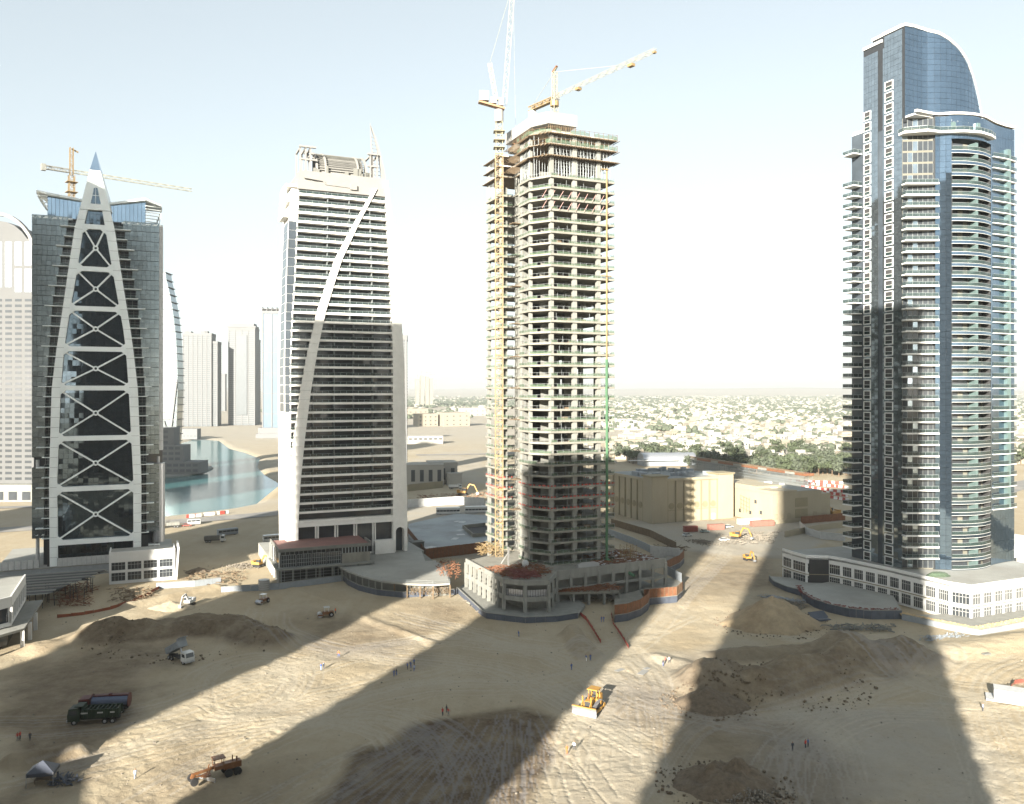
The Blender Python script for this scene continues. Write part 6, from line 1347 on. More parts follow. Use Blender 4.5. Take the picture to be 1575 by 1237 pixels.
def dump_truck(label, at, rz, tip, m_cab, m_bed, tank=None, group='trucks'):
    o = thing('dump_truck' if not tank else 'tanker_truck', label, 'truck', at, rz, group)
    mb = MB(); mb.box(-4.2, -.5, .75, 3.2, .5, 1.15); part('chassis', mb, M_dark, o)
    mb = MB(); mb.loft([[(x, s_ * 1.2, z) for x, z in ((2.3, .7), (4.3, .7), (4.35, 1.7), (4.1, 2.9), (2.3, 3.0))] for s_ in (-1, 1)]); cab = part('cab', mb, m_cab, o)
    mb = MB(); mb.face([(4.39, -1.0, 1.75), (4.39, 1.0, 1.75), (4.16, 1.0, 2.75), (4.16, -1.0, 2.75)]); 
    for s_ in (-1, 1): mb.face([(2.7, s_ * 1.215, 1.8), (4.1, s_ * 1.215, 1.8), (3.95, s_ * 1.215, 2.6), (2.7, s_ * 1.215, 2.6)])
    part('window', mb, M_window, cab)
    mb = MB(); mb.box(4.36, -1.2, .55, 4.5, 1.2, .95); part('bumper', mb, M_steel, o)
    if tank:
        mb = MB(); mb.loft([[(x, 1.22 * math.cos(t), 2.2 + .98 * math.sin(t)) for t in [2 * math.pi * i / 14 for i in range(14)]] for x in (-4.3, 2.0)]); part('tank', mb, tank, o)
        mb = MB(); mb.box(-4.2, -.5, 3.1, 1.8, .5, 3.28); mb.cyl((-1, 0, 3.2), (-1, 0, 3.5), .35, 8); part('walkway', mb, m_cab, o)
        for x in (-4.35, 2.0): mb = MB(); mb.cyl((x, 0, 2.2), (x + .08, 0, 2.2), 1.3, 14); part('tank_end', mb, m_cab, o)
    else:
        c, s_ = math.cos(tip), math.sin(tip); T = lambda x, y, z: (-4.0 + x * c - z * s_, y, 1.2 + x * s_ + z * c)
        mb = MB(); L_ = 5.9; B = [((0, -1.2, 0), (L_, -1.2, 0), (L_, 1.2, 0), (0, 1.2, 0)), ]
        for q in (((0, -1.2, 0), (L_, -1.2, 0), (L_, 1.2, 0), (0, 1.2, 0), .12), ):
            mb.loft([[T(x, y, z) for x, y in ((0, -1.2), (L_, -1.2), (L_, 1.2), (0, 1.2))] for z in (0, .14)])
        for y in (-1.22, 1.1): mb.loft([[T(x, yy, z) for x, yy in ((-.3, y), (L_, y), (L_, y + .12), (-.3, y + .12))] for z in (.1, 1.55)])
        mb.loft([[T(x, y, z) for x, y in ((L_ - .1, -1.2), (L_ + .05, -1.2), (L_ + .05, 1.2), (L_ - .1, 1.2))] for z in (0, 2.0)]); mb.loft([[T(x, y, 2.0 + z) for x, y in ((L_ - .1, -1.1), (L_ + 1.3, -1.1), (L_ + 1.3, 1.1), (L_ - .1, 1.1))] for z in (0, .1)])
        bed = part('dump_body', mb, m_bed, o); mb = MB()
        for i in range(9): x = i * .7; mb.loft([[T(a, y, z) for a, y in ((x, -1.34), (x + .16, -1.34), (x + .16, 1.34), (x, 1.34))] for z in (.05, 1.5)])
        part('body_rib', mb, m_bed, bed, kind='stuff'); mb = MB(); mb.bar((1.2, 0, 1.0), T(4.6, 0, 0), .28); part('hoist', mb, M_steel, o)
    for x in (-3.2, -1.9, 3.2):
        for y in (-1.0, 1.0): wheel(o, x, y, .52, .34)
    return o
g = on_ground(277, 1017); dump_truck('white cabbed dump truck with its ribbed grey body tipped up beside the brown ridge', g, math.radians(-38), math.radians(26), M_wcar, M_greypanel)
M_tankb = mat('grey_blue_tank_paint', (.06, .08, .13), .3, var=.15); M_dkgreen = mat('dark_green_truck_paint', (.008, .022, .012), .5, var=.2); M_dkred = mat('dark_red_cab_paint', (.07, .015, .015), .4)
def scale_o(o, s_): o.scale = (s_, s_, s_); return o
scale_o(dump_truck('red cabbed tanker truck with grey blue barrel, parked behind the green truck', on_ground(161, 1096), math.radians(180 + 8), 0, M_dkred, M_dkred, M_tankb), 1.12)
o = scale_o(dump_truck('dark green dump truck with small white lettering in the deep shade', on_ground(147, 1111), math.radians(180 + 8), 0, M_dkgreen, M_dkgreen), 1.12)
mb = MB()
for a, n in ((-1.4, 4), (-.2, 5), (1.4, 6)):
    for i in range(n): mb.box(-3.6 + (a + 1.4) * 1.6 + i * .2, 1.36, 2.05, -3.6 + (a + 1.4) * 1.6 + i * .2 + .13, 1.39, 2.3)
part('white_lettering', mb, M_wcar, o, kind='stuff')
# bulldozer, front towards local -x
def bulldozer(at, rz):
    o = thing('bulldozer', 'big yellow tracked bulldozer with a wide steel blade at the sunny shadow edge', 'bulldozer', at, rz)
    for s_ in (-1, 1):
        mb = MB(); yy = s_ * 1.15; pr_ = [(-2.0, .25), (-1.5, 0), (1.6, 0), (2.2, .35), (2.35, .8), (.9, 1.75), (.4, 1.75), (-2.1, .9)]
        mb.loft([[(x, yy + w_, z) for x, z in pr_] for w_ in (-.32, .32)]); tr = part('track', mb, M_black, o)
        mb = MB()
        for (xa, za), (xb, zb) in zip(pr_, pr_[1:] + pr_[:1]):
            L_ = math.hypot(xb - xa, zb - za); k = int(L_ / .3)
            for i in range(k): f = (i + .5) / k; mb.cbox((xa + (xb - xa) * f, yy, za + (zb - za) * f), (.1, .7, .1), 0, 0, -math.atan2(zb - za, xb - xa))
        part('track_plate', mb, M_steel, tr, kind='stuff')
        mb = MB()
        for x, z, r in ((-1.8, .5, .42), (2.0, .55, .42), (.65, 1.4, .36), (-.9, .3, .2), (-.2, .3, .2), (.5, .3, .2), (1.2, .3, .2)): mb.cyl((x, yy + s_ * .33, z), (x, yy + s_ * .4, z), r, 12)
        mb.box(-1.6, yy - .36, .35, 1.8, yy + .36, .62); part('roller_frame', mb, M_yel, tr)
        mb = MB(); mb.bar((-3.0, s_ * 1.75, .5), (.3, s_ * 1.7, .55), .28, .34); mb.bar((-3.0, s_ * 1.0, .6), (-1.6, s_ * .7, 1.3), .16); part('push_arm', mb, M_yel, o)
        mb = MB(); mb.bar((-1.75, s_ * .75, 1.2), (-1.95, s_ * .8, 2.9), .2); mb.bar((-1.9, s_ * .8, 2.2), (-2.9, s_ * .8, .9), .12); part('lift_cylinder', mb, M_yel, o)
    mb = MB(); mb.loft([[(x, s_ * .62, z) for x, z in ((-1.7, .9), (.3, .9), (.3, 2.1), (-1.6, 1.95))] for s_ in (-1, 1)]); part('engine_hood', mb, M_yel, o)
    mb = MB(); mb.box(-1.76, -.5, 1.0, -1.68, .5, 1.9); part('radiator_grille', mb, M_dark, o)
    mb = MB(); mb.box(.3, -1.0, 1.3, 2.3, 1.0, 1.9); mb.box(1.5, -.95, 1.9, 2.4, .95, 2.4); part('rear_body', mb, M_yel, o)
    mb = MB()
    for x, y in ((.35, -.75), (.35, .7), (1.6, -.8), (1.6, .75)): mb.bar((x, y, 1.8), (x, y, 3.3), .13)
    mb.box(.1, -.95, 3.3, 2.0, .95, 3.48); part('canopy', mb, M_yel, o)
    mb = MB(); mb.box(.8, -.35, 1.9, 1.4, .35, 2.2); mb.box(1.3, -.35, 2.1, 1.45, .35, 2.8); part('seat', mb, M_dark, o)
    mb = MB(); mb.cyl((-.8, .25, 2.0), (-.8, .25, 3.0), .09, 8); part('exhaust', mb, M_rust, o)
    mb = MB(); cs = [(-3.15, 0.0), (-3.02, .5), (-3.05, 1.0), (-3.3, 1.5)]; mb.loft([[(x + w_, y, z) for x, z in cs for w_ in (0,)] + [(x + .18, y, z) for x, z in cs[::-1]] for y in (-2.25, 2.25)]); part('blade', mb, M_steel, o)
    mb = MB()
    for y in (-1.6, -.6, .6, 1.6): mb.box(-2.95, y - .08, .1, -2.75, y + .08, 1.4)
    mb.box(-3.3, -2.2, 1.42, -2.95, 2.2, 1.56); part('blade_frame', mb, M_yel, o)
    mb = MB(); mb.bar((2.4, 0, 1.1), (3.3, 0, 1.1), .6, .3); mb.bar((3.2, 0, 1.2), (3.4, 0, .1), .2); part('ripper', mb, M_yel, o); return o
scale_o(bulldozer(on_ground(910, 1092), math.radians(60)), 1.2)
def grader(at, rz, s_=1.0):
    o = thing('motor_grader', 'dark orange motor grader half in shade at the edge of the sunlit strip', 'grader', at, rz)
    mb = MB(); mb.bar((-.5, 0, 1.9), (-4.4, 0, 1.5), .35, .4); mb.bar((-4.3, 0, 1.6), (-4.6, 0, .9), .5, .5); part('frame', mb, M_orange, o)
    for s in (-1, 1):
        mb = MB(); mb.cyl((-4.4, s * 1.0 - .2, .65), (-4.4, s * 1.0 + .2, .65), .65, 14); part('wheel', mb, M_black, o)
        for x in (1.2, 2.7): mb = MB(); mb.cyl((x, s * 1.05 - .22, .68), (x, s * 1.05 + .22, .68), .68, 14); part('wheel', mb, M_black, o)
    mb = MB(); mb.box(.6, -.65, 1.2, 3.5, .65, 2.2); part('engine_hood', mb, M_orange, o)
    mb = MB(); mb.box(-1.0, -.7, 1.5, .6, .7, 2.1)
    for x in (-1.0, .5):
        for y in (-.65, .65): mb.bar((x, y, 2.0), (x, y, 3.3), .1)
    mb.box(-1.25, -.85, 3.3, .8, .85, 3.42); part('cab', mb, M_orange, o)
    mb = MB(); mb.cyl((2.2, .2, 2.2), (2.2, .2, 3.1), .1, 8); mb.cyl((2.8, -.2, 2.2), (2.8, -.2, 2.9), .14, 8); part('exhaust', mb, M_rust, o)
    mb = MB(); mb.cbox((-2.2, 0, .35), (.12, 4.0, .65), rz=.5); part('blade', mb, M_steel, o)
    mb = MB(); mb.cyl((-2.2, 0, .8), (-2.2, 0, .95), .8, 14); mb.bar((-2.2, 0, .9), (-4.2, 0, 1.1), .2); mb.bar((-2.0, .5, 1.0), (-1.6, .5, 2.4), .14); mb.bar((-2.0, -.5, 1.0), (-1.6, -.5, 2.4), .14); part('blade_circle', mb, M_orange, o)
    o.scale = (s_, s_, s_); return o
grader(on_ground(338, 1195), math.radians(35 + 180 - 180), 1.0)
def excavator(label, at, rz, m=None, s_=1.0, bucket=(-5.8, .6), group='excavators'):
    m = m or M_yel; o = thing('excavator', label, 'excavator', at, rz, group)
    for s in (-1, 1): mb = MB(); mb.loft([[(x, s * 1.1 + w_, z) for x, z in ((-1.9, .3), (-1.6, 0), (1.6, 0), (1.9, .3), (1.6, .8), (-1.6, .8))] for w_ in (-.28, .28)]); part('track', mb, M_black, o)
    mb = MB(); mb.box(-1.3, -1.2, 1.0, 2.2, 1.2, 1.9); mb.box(1.2, -1.2, 1.9, 2.3, 1.2, 2.3); part('house', mb, m, o)
    mb = MB(); mb.box(-1.4, .2, 1.9, 0, 1.15, 2.9); part('cab', mb, M_window, o); mb = MB(); mb.box(-1.45, .15, 2.9, .05, 1.2, 3.0); part('cab_roof', mb, m, o)
    mb = MB(); mb.bar((-1.0, -.3, 1.6), (-2.6, -.3, 4.4), .4, .5); mb.bar((-2.6, -.3, 4.4), (-4.6, -.3, 4.0), .36, .42); part('boom', mb, m, o)
    mb = MB(); mb.bar((-4.4, -.3, 4.2), (bucket[0], -.3, bucket[1] + .8), .3, .36); part('stick', mb, m, o)
    mb = MB(); mb.cbox((bucket[0], -.3, bucket[1] + .3), (.9, 1.0, .8), ry=.4); part('bucket', mb, M_steel, o); o.scale = (s_,) * 3; return o
excavator('yellow excavator on the rubble left of the white tower podium', on_ground(397, 872), math.radians(160))
excavator('large yellow excavator among rubble at the head of the sunny ramp', on_ground(1133, 829), math.radians(140), None, 1.2)
excavator('small yellow digger on the sunlit sand below the rubble', on_ground(1150, 862), math.radians(100), None, .9)
excavator('dark yellow excavator parked before the brown panel fence on the right', on_ground(1282, 794), math.radians(20), None, 1.5)
excavator('yellow green excavator by the white hoarding behind the wet slab', on_ground(712, 762), math.radians(170), None, 1.6)
o = excavator('small white tracked machine on the sunny mound in the left strip', on_ground(291, 931), math.radians(80), M_wcar, .9)
def roller(label, at, rz, m):
    o = thing('roller', label, 'roller', at, rz, 'road rollers'); mb = MB(); mb.cyl((-1.7, -1, .7), (-1.7, 1, .7), .7, 16); part('drum', mb, M_steel, o)
    mb = MB(); mb.box(-2.4, -1.15, .55, -.6, -1.02, .9); mb.box(-2.4, 1.02, .55, -.6, 1.15, .9); mb.box(-.9, -.8, .7, 2.2, .8, 1.5); part('body', mb, m, o)
    for s in (-1, 1): wheel(o, 1.5, s * .9, .68, .4)
    mb = MB()
    for x in (-.4, .8):
        for y in (-.7, .7): mb.bar((x, y, 1.5), (x, y, 2.7), .09)
    mb.box(-.6, -.9, 2.7, 1.1, .9, 2.8); part('canopy', mb, M_wcar, o); return o
roller('orange road roller with white canopy in the shade above the sunlit strip', on_ground(501, 949), math.radians(20), M_orange)
roller('brown roller standing by the wall below the red brown podium', on_ground(404, 928), math.radians(70), M_orange)
car('white car near the dark red container', on_ground(1057, 825), math.radians(25), M_wcar); car('grey green car beside the faded red container', on_ground(1084, 819), math.radians(15), M_gcar); car('white car beside the big yellow excavator', on_ground(1114, 832), math.radians(20), M_wcar)
car('white car just left of the long white container', on_ground(1121, 812), math.radians(30), M_wcar)
car('red car parked against the white van beside the lagoon road', on_ground(287, 810), math.radians(20), M_red)
bus('white minibus on the sandy lagoon road', on_ground(298, 807), math.radians(22), 6.0, None, 2.5); bus('grey blue minibus in the tower shadow on dark ground', on_ground(350, 823), math.radians(40), 9, M_greypanel, 2.9); bus('pale bus at the left flank of the white tower podium', on_ground(420, 833), math.radians(30), 8.5, None, 3.0)
bus('long white bus with dark windows behind the wet slab', on_ground(689, 791), math.radians(8), 12.5, None, 3.6); bus('second long white bus, right of the first and near the concrete tower', on_ground(733, 789), math.radians(8), 12.5, None, 3.6)
bus('white truck like bus beside the road under T shaped shade of hall', on_ground(300, 0 + 826), math.radians(22), 6, M_greypanel, 2.2) if False else None
o = dump_truck('flatbed truck standing in the tower shadow near the minibus', on_ground(330, 834), math.radians(15), 0, M_wcar, M_concdk)
dump_truck('cream truck near the road corner beside the lattice tower', on_ground(262, 812), math.radians(200), 0, M_villa2, M_conc2)
dump_truck('white concrete mixer like truck beside the cube hut', on_ground(700, 752), math.radians(15), 0, M_wcar, M_wcar)
for a in ((1062, 818, 16, 6.5, M_red, 'dark red container in the shade before the beige hall'), (1101, 815, 16, 8, M_pink, 'faded red container at the middle of the yard'), (1172, 809, 16, 12.5, M_pink, 'long faded red container before the lower beige building'), (1152, 806, 16, 12, M_wcar, 'white container standing behind the long faded red one')):
    container(a[5], on_ground(a[0], a[1]), math.radians(a[2]), a[3], a[4])
# tank, tent, site bits
o = thing('water_tank', 'white cylindrical water tank beside the grey blue wall', 'tank', on_ground(406, 908)); mb = MB(); mb.cyl((0, 0, 0), (0, 0, 3.5), 1.8, 20); part('shell', mb, M_cwhite, o)
mb = MB(); mb.cyl((0, 0, 3.5), (0, 0, 3.8), 1.75, 20, .3); part('lid', mb, M_whitepanel, o); mb = MB(); [mb.cyl((0, 0, z), (0, 0, z + .08), 1.84, 20) for z in (.7, 1.4, 2.1, 2.8)]; part('hoop', mb, M_whitepanel, o)
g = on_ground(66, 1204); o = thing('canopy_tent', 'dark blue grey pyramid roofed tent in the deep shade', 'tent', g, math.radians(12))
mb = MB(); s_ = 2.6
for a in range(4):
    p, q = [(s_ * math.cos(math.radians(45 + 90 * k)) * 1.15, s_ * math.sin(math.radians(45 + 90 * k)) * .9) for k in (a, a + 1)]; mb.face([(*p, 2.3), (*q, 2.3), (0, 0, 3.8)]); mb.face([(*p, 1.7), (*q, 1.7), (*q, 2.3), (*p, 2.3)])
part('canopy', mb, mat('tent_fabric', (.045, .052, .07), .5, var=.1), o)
for a in range(4): p = (s_ * math.cos(math.radians(45 + 90 * a)) * 1.12, s_ * math.sin(math.radians(45 + 90 * a)) * .88); mb = MB(); mb.cyl((*p, 0), (*p, 2.3), .05, 6); part('pole', mb, M_steel, o)
mb = MB(); mb.box(-1.2, -.8, .7, 1.2, .8, .78); mb.box(-1.1, -.7, 0, -1, -.6, .7); mb.box(1, .6, 0, 1.1, .7, .7); part('table', mb, M_wood, o)
mb = MB()
for k in range(90): x, y = ru(-2.4, 2.4), ru(-1.6, 1.6); mb.bar((x, y, ru(0, .5)), (x + ru(-1.2, 1.2), y + ru(-1, 1), ru(0, 1.0)), ru(.05, .35), .05)
solo('plastic_heap', mb, M_slate, 'crumpled silvery sheeting beside the dark tent', 'sheeting', on_ground(100, 1203))
def heap(name, label, px, py, r, h, m, seed=0, el=1.0, rz=0.0, noise=.25, conic=.7):
    g = on_ground(px, py); nr, na = 34, 72; v = []; f = []
    gr, ga = np.meshgrid(np.linspace(0, 1, nr), np.linspace(0, 2 * math.pi, na, endpoint=False), indexing='ij'); x = gr * np.cos(ga) * r; y = gr * np.sin(ga) * r * el
    edge_ = 1 + .25 * fbm(np.cos(ga) * 3 + seed, np.sin(ga) * 3, 1.5, 2, seed); q = np.clip(1 - gr / edge_, 0, 1); z = h * (conic * q + (1 - conic) * q * q * (3 - 2 * q)) * (1 + noise * fbm(x, y, r * .5, 5, seed + 3) * 2) + .12 * fbm(x, y, .8, 3, seed + 9) - .35 * gr ** 6 - .05
    me_ = bpy.data.meshes.new(name); vv = np.stack([x, y, z], -1).reshape(-1, 3); fs = []
    for i in range(nr - 1):
        for j in range(na): fs.append((i * na + j, (i + 1) * na + j, (i + 1) * na + (j + 1) % na, i * na + (j + 1) % na))
    me_.from_pydata(vv.tolist(), [], fs); me_.polygons.foreach_set('use_smooth', [True] * len(fs)); me_.materials.append(m); me_.update(); return thing(name, label, 'heap', g, rz, None, me_)
M_heap = mat('loose_brown_sand', (.27, .21, .13), .95, var=.2, scale=.4, bump=.5, bscale=2, dirt=(.17, .115, .065), dirt_amt=.6, dscale=.12); M_heapd = mat('dark_stony_soil', (.12, .092, .062), .95, var=.35, scale=1.2, bump=.7, bscale=3)
heap('sand_heap', 'large smooth cone shaped sand heap left of the short slate wall', 1188, 958, 15, 7.5, M_heap, 3, .8)
heap('soil_heap', 'stony brown soil heap at the bottom in front of the viewer', 1112, 1205, 9.5, 4.2, M_heapd, 8, .75, .2, .5)
heap('soil_heap', 'clodded brown earth hump left end of the long spoil ridge', 1092, 1082, 8.5, 3.4, M_heapd, 14, .8, .1, .4)
heap('sand_heap', 'small dark heap beside the road in the tower shade', 305, 880, 5, 1.6, M_heapd, 21)
heap('sand_heap', 'smooth pale sand tongue at the end of the burnt building yard', 262, 935, 8, 2.2, mat('pale_sand', (.26, .22, .155), .95, var=.1, bump=.3), 24, .6)
mb = MB()
for k in range(500): a, r_ = ru(0, 6.28), abs(random.gauss(0, 3.5)); s_ = ru(.12, .5); mb.cbox((r_ * math.cos(a) * 1.4, r_ * math.sin(a) * .9, max(0, 1.3 - r_ * .2) * ru(.3, 1)), (s_, s_ * .8, s_ * .7), rz=ru(0, 3), ry=ru(0, 2))
rub = mb.mesh('rubble', M_rockpile)
for px, py, rz_, lb_ in ((372, 872, .3, 'broken grey rubble heap left of the excavator by the white tower podium'), (1165, 826, 1.2, 'pale rubble spread right of the large excavator'), (1080, 835, 2.0, 'low rubble scatter in the yard before the beige hall'), (1150, 1225, 2.6, 'white and grey stones at the foot of the stony brown heap')):
    o = thing('rubble_heap', lb_, 'rubble', on_ground(px, py), rz_, None, rub); o['kind'] = 'stuff'
# loose stones over the works
mb = MB()
for k in range(1100):
    p = G(ru(0, 1575), 600 + 84480 / ru(133, 250)); zz = ground_z(p.x, p.y); s_ = abs(random.gauss(0, .12)) + .06; mb.cbox((p.x, p.y, zz + s_ * .2), (s_, s_ * ru(.6, 1), s_ * .7), rz=ru(0, 3), ry=ru(0, 1))
o = solo('loose_stones', mb, M_rockpile, 'loose stones strewn over the sand', 'stones'); o['kind'] = 'stuff'
mb = MB()
for hx_, hy_, rr_ in ((1112, 1205, 9.5), (1092, 1082, 8.5), (1188, 958, 14), (1220, 1055, 14), (290, 985, 20)):
    for k in range(260):
        a, r_ = ru(0, 6.28), rr_ * (ru(.75, 1.3)); p = G(hx_, hy_); x, y = p.x + math.cos(a) * r_, p.y + math.sin(a) * r_ * .8; s_ = abs(random.gauss(0, .22)) + .08; mb.cbox((x, y, ground_z(x, y) + s_ * .25), (s_, s_ * ru(.6, 1), s_ * .7), rz=ru(0, 3), ry=ru(0, 1))
o = solo('earth_clods', mb, M_heapd, 'earth clods rolled off the spoil heaps', 'clods'); o['kind'] = 'stuff'
# ------------------------------------------------------------------ people: one skinned body per pose
def person_mesh(name, joints, edges_, mats):
    me_ = bpy.data.meshes.new(name + '_base'); me_.from_pydata([j[0] for j in joints], edges_, []); ob = bpy.data.objects.new(name, me_); COL.objects.link(ob)
    sk_ = ob.modifiers.new('s', 'SKIN'); sk_.use_smooth_shade = True; su = ob.modifiers.new('u', 'SUBSURF'); su.levels = 1
    for v, j in zip(me_.skin_vertices[0].data, joints): v.radius = (j[1], j[1] * .85)
    me_.skin_vertices[0].data[0].use_root = True
    dg = bpy.context.evaluated_depsgraph_get(); m2 = bpy.data.meshes.new_from_object(ob.evaluated_get(dg)); bpy.data.objects.remove(ob)
    m2.materials.clear(); [m2.materials.append(x) for x in mats]
    for p in m2.polygons:
        c = p.center; p.material_index = 0 if (c.z > 1.46 or (abs(c.x) > .25 and c.z < .92)) else (1 if c.z > .92 else (3 if c.z < .09 else 2))
    return m2
def joints(step=.12, arm=.1, lean=0.0):
    return [((0, lean * .2, .95), .15), ((0, lean * .5, 1.2), .145), ((0, lean * .8, 1.42), .13), ((0, lean, 1.52), .06), ((0, lean + .01, 1.66), .10), ((0, lean + .01, 1.74), .08),
            ((.19, lean * .8, 1.40), .065), ((.25, arm, 1.13), .048), ((.27, arm + .12, .88), .036), ((.275, arm + .15, .80), .04), ((-.19, lean * .8, 1.40), .065), ((-.25, -arm, 1.13), .048), ((-.27, -arm + .06, .88), .036), ((-.275, -arm + .08, .80), .04),
            ((.10, step * .5, .50), .075), ((.11, step, .08), .05), ((.12, step + .14, .04), .045), ((-.10, -step * .5, .50), .075), ((-.11, -step, .08), .05), ((-.12, -step + .14, .04), .045)]
ED = [(0, 1), (1, 2), (2, 3), (3, 4), (4, 5), (2, 6), (6, 7), (7, 8), (8, 9), (2, 10), (10, 11), (11, 12), (12, 13), (0, 14), (14, 15), (15, 16), (0, 17), (17, 18), (18, 19)]
M_skin = mat('brown_skin', (.22, .12, .07), .7, var=0)
fab = {n: mat(n + '_cloth', c, .9, var=.05) for n, c in dict(blue=(.06, .10, .26), white=(.65, .65, .62), orange=(.65, .12, .03), dark=(.04, .045, .06), red=(.40, .05, .04), pale_blue=(.25, .32, .45), grey=(.2, .2, .2)).items()}
PM = {}
def person(label, px, py, rz, top, bottom, pose=0, group=None):
    key = (top, bottom, pose)
    if key not in PM: PM[key] = person_mesh('person', joints(*((.05, .03), (.22, .14), (.1, .25, .18))[pose]), ED, [M_skin, fab[top], fab[bottom], fab['dark']])
    return thing('person', label, 'person', on_ground(px, py), rz, group, PM[key])
for a in (
 ('person in pale blue overalls alone in the lower left sunlit strip', 208, 1198, .3, 'pale_blue', 'pale_blue', 1), ('left of two workers in blue walking together on the sunlit strip', 494, 1031, .5, 'blue', 'pale_blue', 1), ('right of two workers walking together on the sunlit strip, in pale blue', 498, 1029, .9, 'pale_blue', 'blue', 1),
 ('worker in orange vest and blue trousers behind the walking pair', 521, 1011, 2.4, 'orange', 'blue', 1), ('person in bright orange overalls near the bottom of the wide sunny strip', 872, 1160, .4, 'orange', 'orange', 0), ('person in white shirt and dark trousers beside the orange one', 883, 1154, 2.2, 'white', 'dark', 1),
 ('person in dark blue, leftmost of three on the sunny strip', 1020, 1025, .3, 'dark', 'blue', 1), ('person in red shirt, middle of three on the sunny strip', 1023, 1020, 1.2, 'red', 'dark', 0), ('person in white shirt, rightmost of three on the sunny strip', 1029, 1018, 2.0, 'white', 'dark', 1),
 ('person in light shirt and dark trousers alone on the far right sand', 1512, 1094, .6, 'pale_blue', 'dark', 0), ('person in dark clothes alone in the lower right shade', 1219, 1156, .2, 'dark', 'dark', 0), ('person in red, left of a pair in the lower right shade', 1239, 1151, .5, 'red', 'dark', 0), ('person in dark blue, right of a pair in the lower right shade', 1243, 1149, 1.5, 'blue', 'dark', 0),
 ('worker in blue, left of two by the red mesh path', 925, 957, .5, 'blue', 'blue', 1), ('worker in blue, right of two by the red mesh path', 928.5, 957, .2, 'blue', 'blue', 0), ('worker in blue beside a pale bag below the dirt path', 902, 1008, 1.1, 'blue', 'white', 2), ('worker in blue at the right of the pair below the dirt path', 908, 1007, .1, 'blue', 'blue', 0),
 ('lone worker in blue on the shaded sand left of the pair', 879, 1031, .4, 'blue', 'blue', 0), ('left of two standing workers in blue below the sunlit strip', 606, 1041, .2, 'blue', 'blue', 0), ('right of two standing workers in blue below the sunlit strip', 610, 1039, 2.0, 'dark', 'blue', 0),
 ('worker in blue bending at the left of the group right of the strip', 627, 1030, 1.0, 'blue', 'dark', 2), ('worker in blue in the middle of the group right of the strip', 632, 1027, 2.0, 'blue', 'blue', 2), ('worker in blue at the back of the group right of the strip', 637, 1024, .5, 'blue', 'dark', 2), ('worker in pale blue standing at the front of the group', 637, 1033, 2.9, 'pale_blue', 'blue', 0),
 ('worker in orange beside the shaded road roller', 516, 944, 1.0, 'orange', 'dark', 0), ('person in dark clothes by the slate wall prow', 798, 980, 1.2, 'blue', 'blue', 2), ('person in black standing at the lower left in the dark', 46, 1140, .4, 'dark', 'dark', 0),
 ('left of two people in red in the dark lower left', 27, 1140, .4, 'red', 'grey', 0), ('right of two people in red in the dark lower left', 31, 1138, 1.4, 'red', 'dark', 0), ('crouching person in red, left of the two by the dark soil', 681, 1101, .4, 'red', 'dark', 2), ('crouching person in red, right of the two by the dark soil', 690, 1101, 1.9, 'red', 'grey', 2), ('person in black standing behind the two in red by the dark soil', 687, 1096, 1.9, 'dark', 'dark', 0)):
    person(*a)
mb = MB(); mb.cbox((0, 0, 1.2), (9, 3.6, 2.2)); mb.cbox((.2, 0, 2.36), (9.4, 4, .12)); mb.cbox((-1, 0, .1), (10, 4.6, .3)); solo('concrete_plinth', mb, M_whitepanel, 'pale concrete box on the sunny mound at the right edge', 'plinth', on_ground(1566, 1079), math.radians(-28))
mesh_fence('torn red mesh above the pale concrete box at the right edge', [(1555, 1062), (1562, 1052), (1575, 1050)])
mb = MB(); mb.cbox((0, 0, .2), (2, 1, .4)); solo('tarpaulin', mb, M_concdk, 'small grey tarpaulin bundle on the right sunny sand', 'bundle', on_ground(1517, 1006), .3)
mb = MB()
for (x, y, a, b) in ((0, 0, 2.6, 1.2), (4.2, -3.5, 3.6, 1.6), (6.5, -1.5, 1.6, 1.2)): mb.cbox((x, y, .06), (a, b, .05), rz=ru(0, 1))
solo('white_sheets', mb, M_cwhite, 'white sheets lying on the sunny strip above the bulldozer', 'sheets', on_ground(953, 1031), .4)
# barriers by the right edge
bm_ = {}
for n, m in (('r', M_netr), ('w', M_wcar)): mb = MB(); mb.loft([[(-1.4, y0, z) , (1.4, y0, z), (1.4, y1, z), (-1.4, y1, z)] for y0, y1, z in ((-.5, .5, 0), (-.2, .2, .5), (-.15, .15, 1.7))]); bm_[n] = mb.mesh('barrier', m)
for row, (p0, p1, n) in enumerate((((1238, 745), (1306, 752), 16), ((1236, 751), (1304, 759), 14), ((1252, 757), (1306, 765), 12), ((1262, 764), (1308, 772), 10), ((290, 797), (352, 790), 12), ((1215, 741), (1300, 745), 14))):
    a, b = G(*p0), G(*p1)
    for k in range(n):
        if rnd() < .85: red = (k // 1) % 2 == 0; p = a.lerp(b, k / n) + Vector((0, ru(-1, 1), .1)); thing('traffic_barrier', 'red plastic road barrier in the rows' if red else 'white plastic road barrier in the rows', 'barrier', p, math.atan2(b.y - a.y, b.x - a.x), 'red plastic barriers' if red else 'white plastic barriers', bm_['r' if red else 'w'])
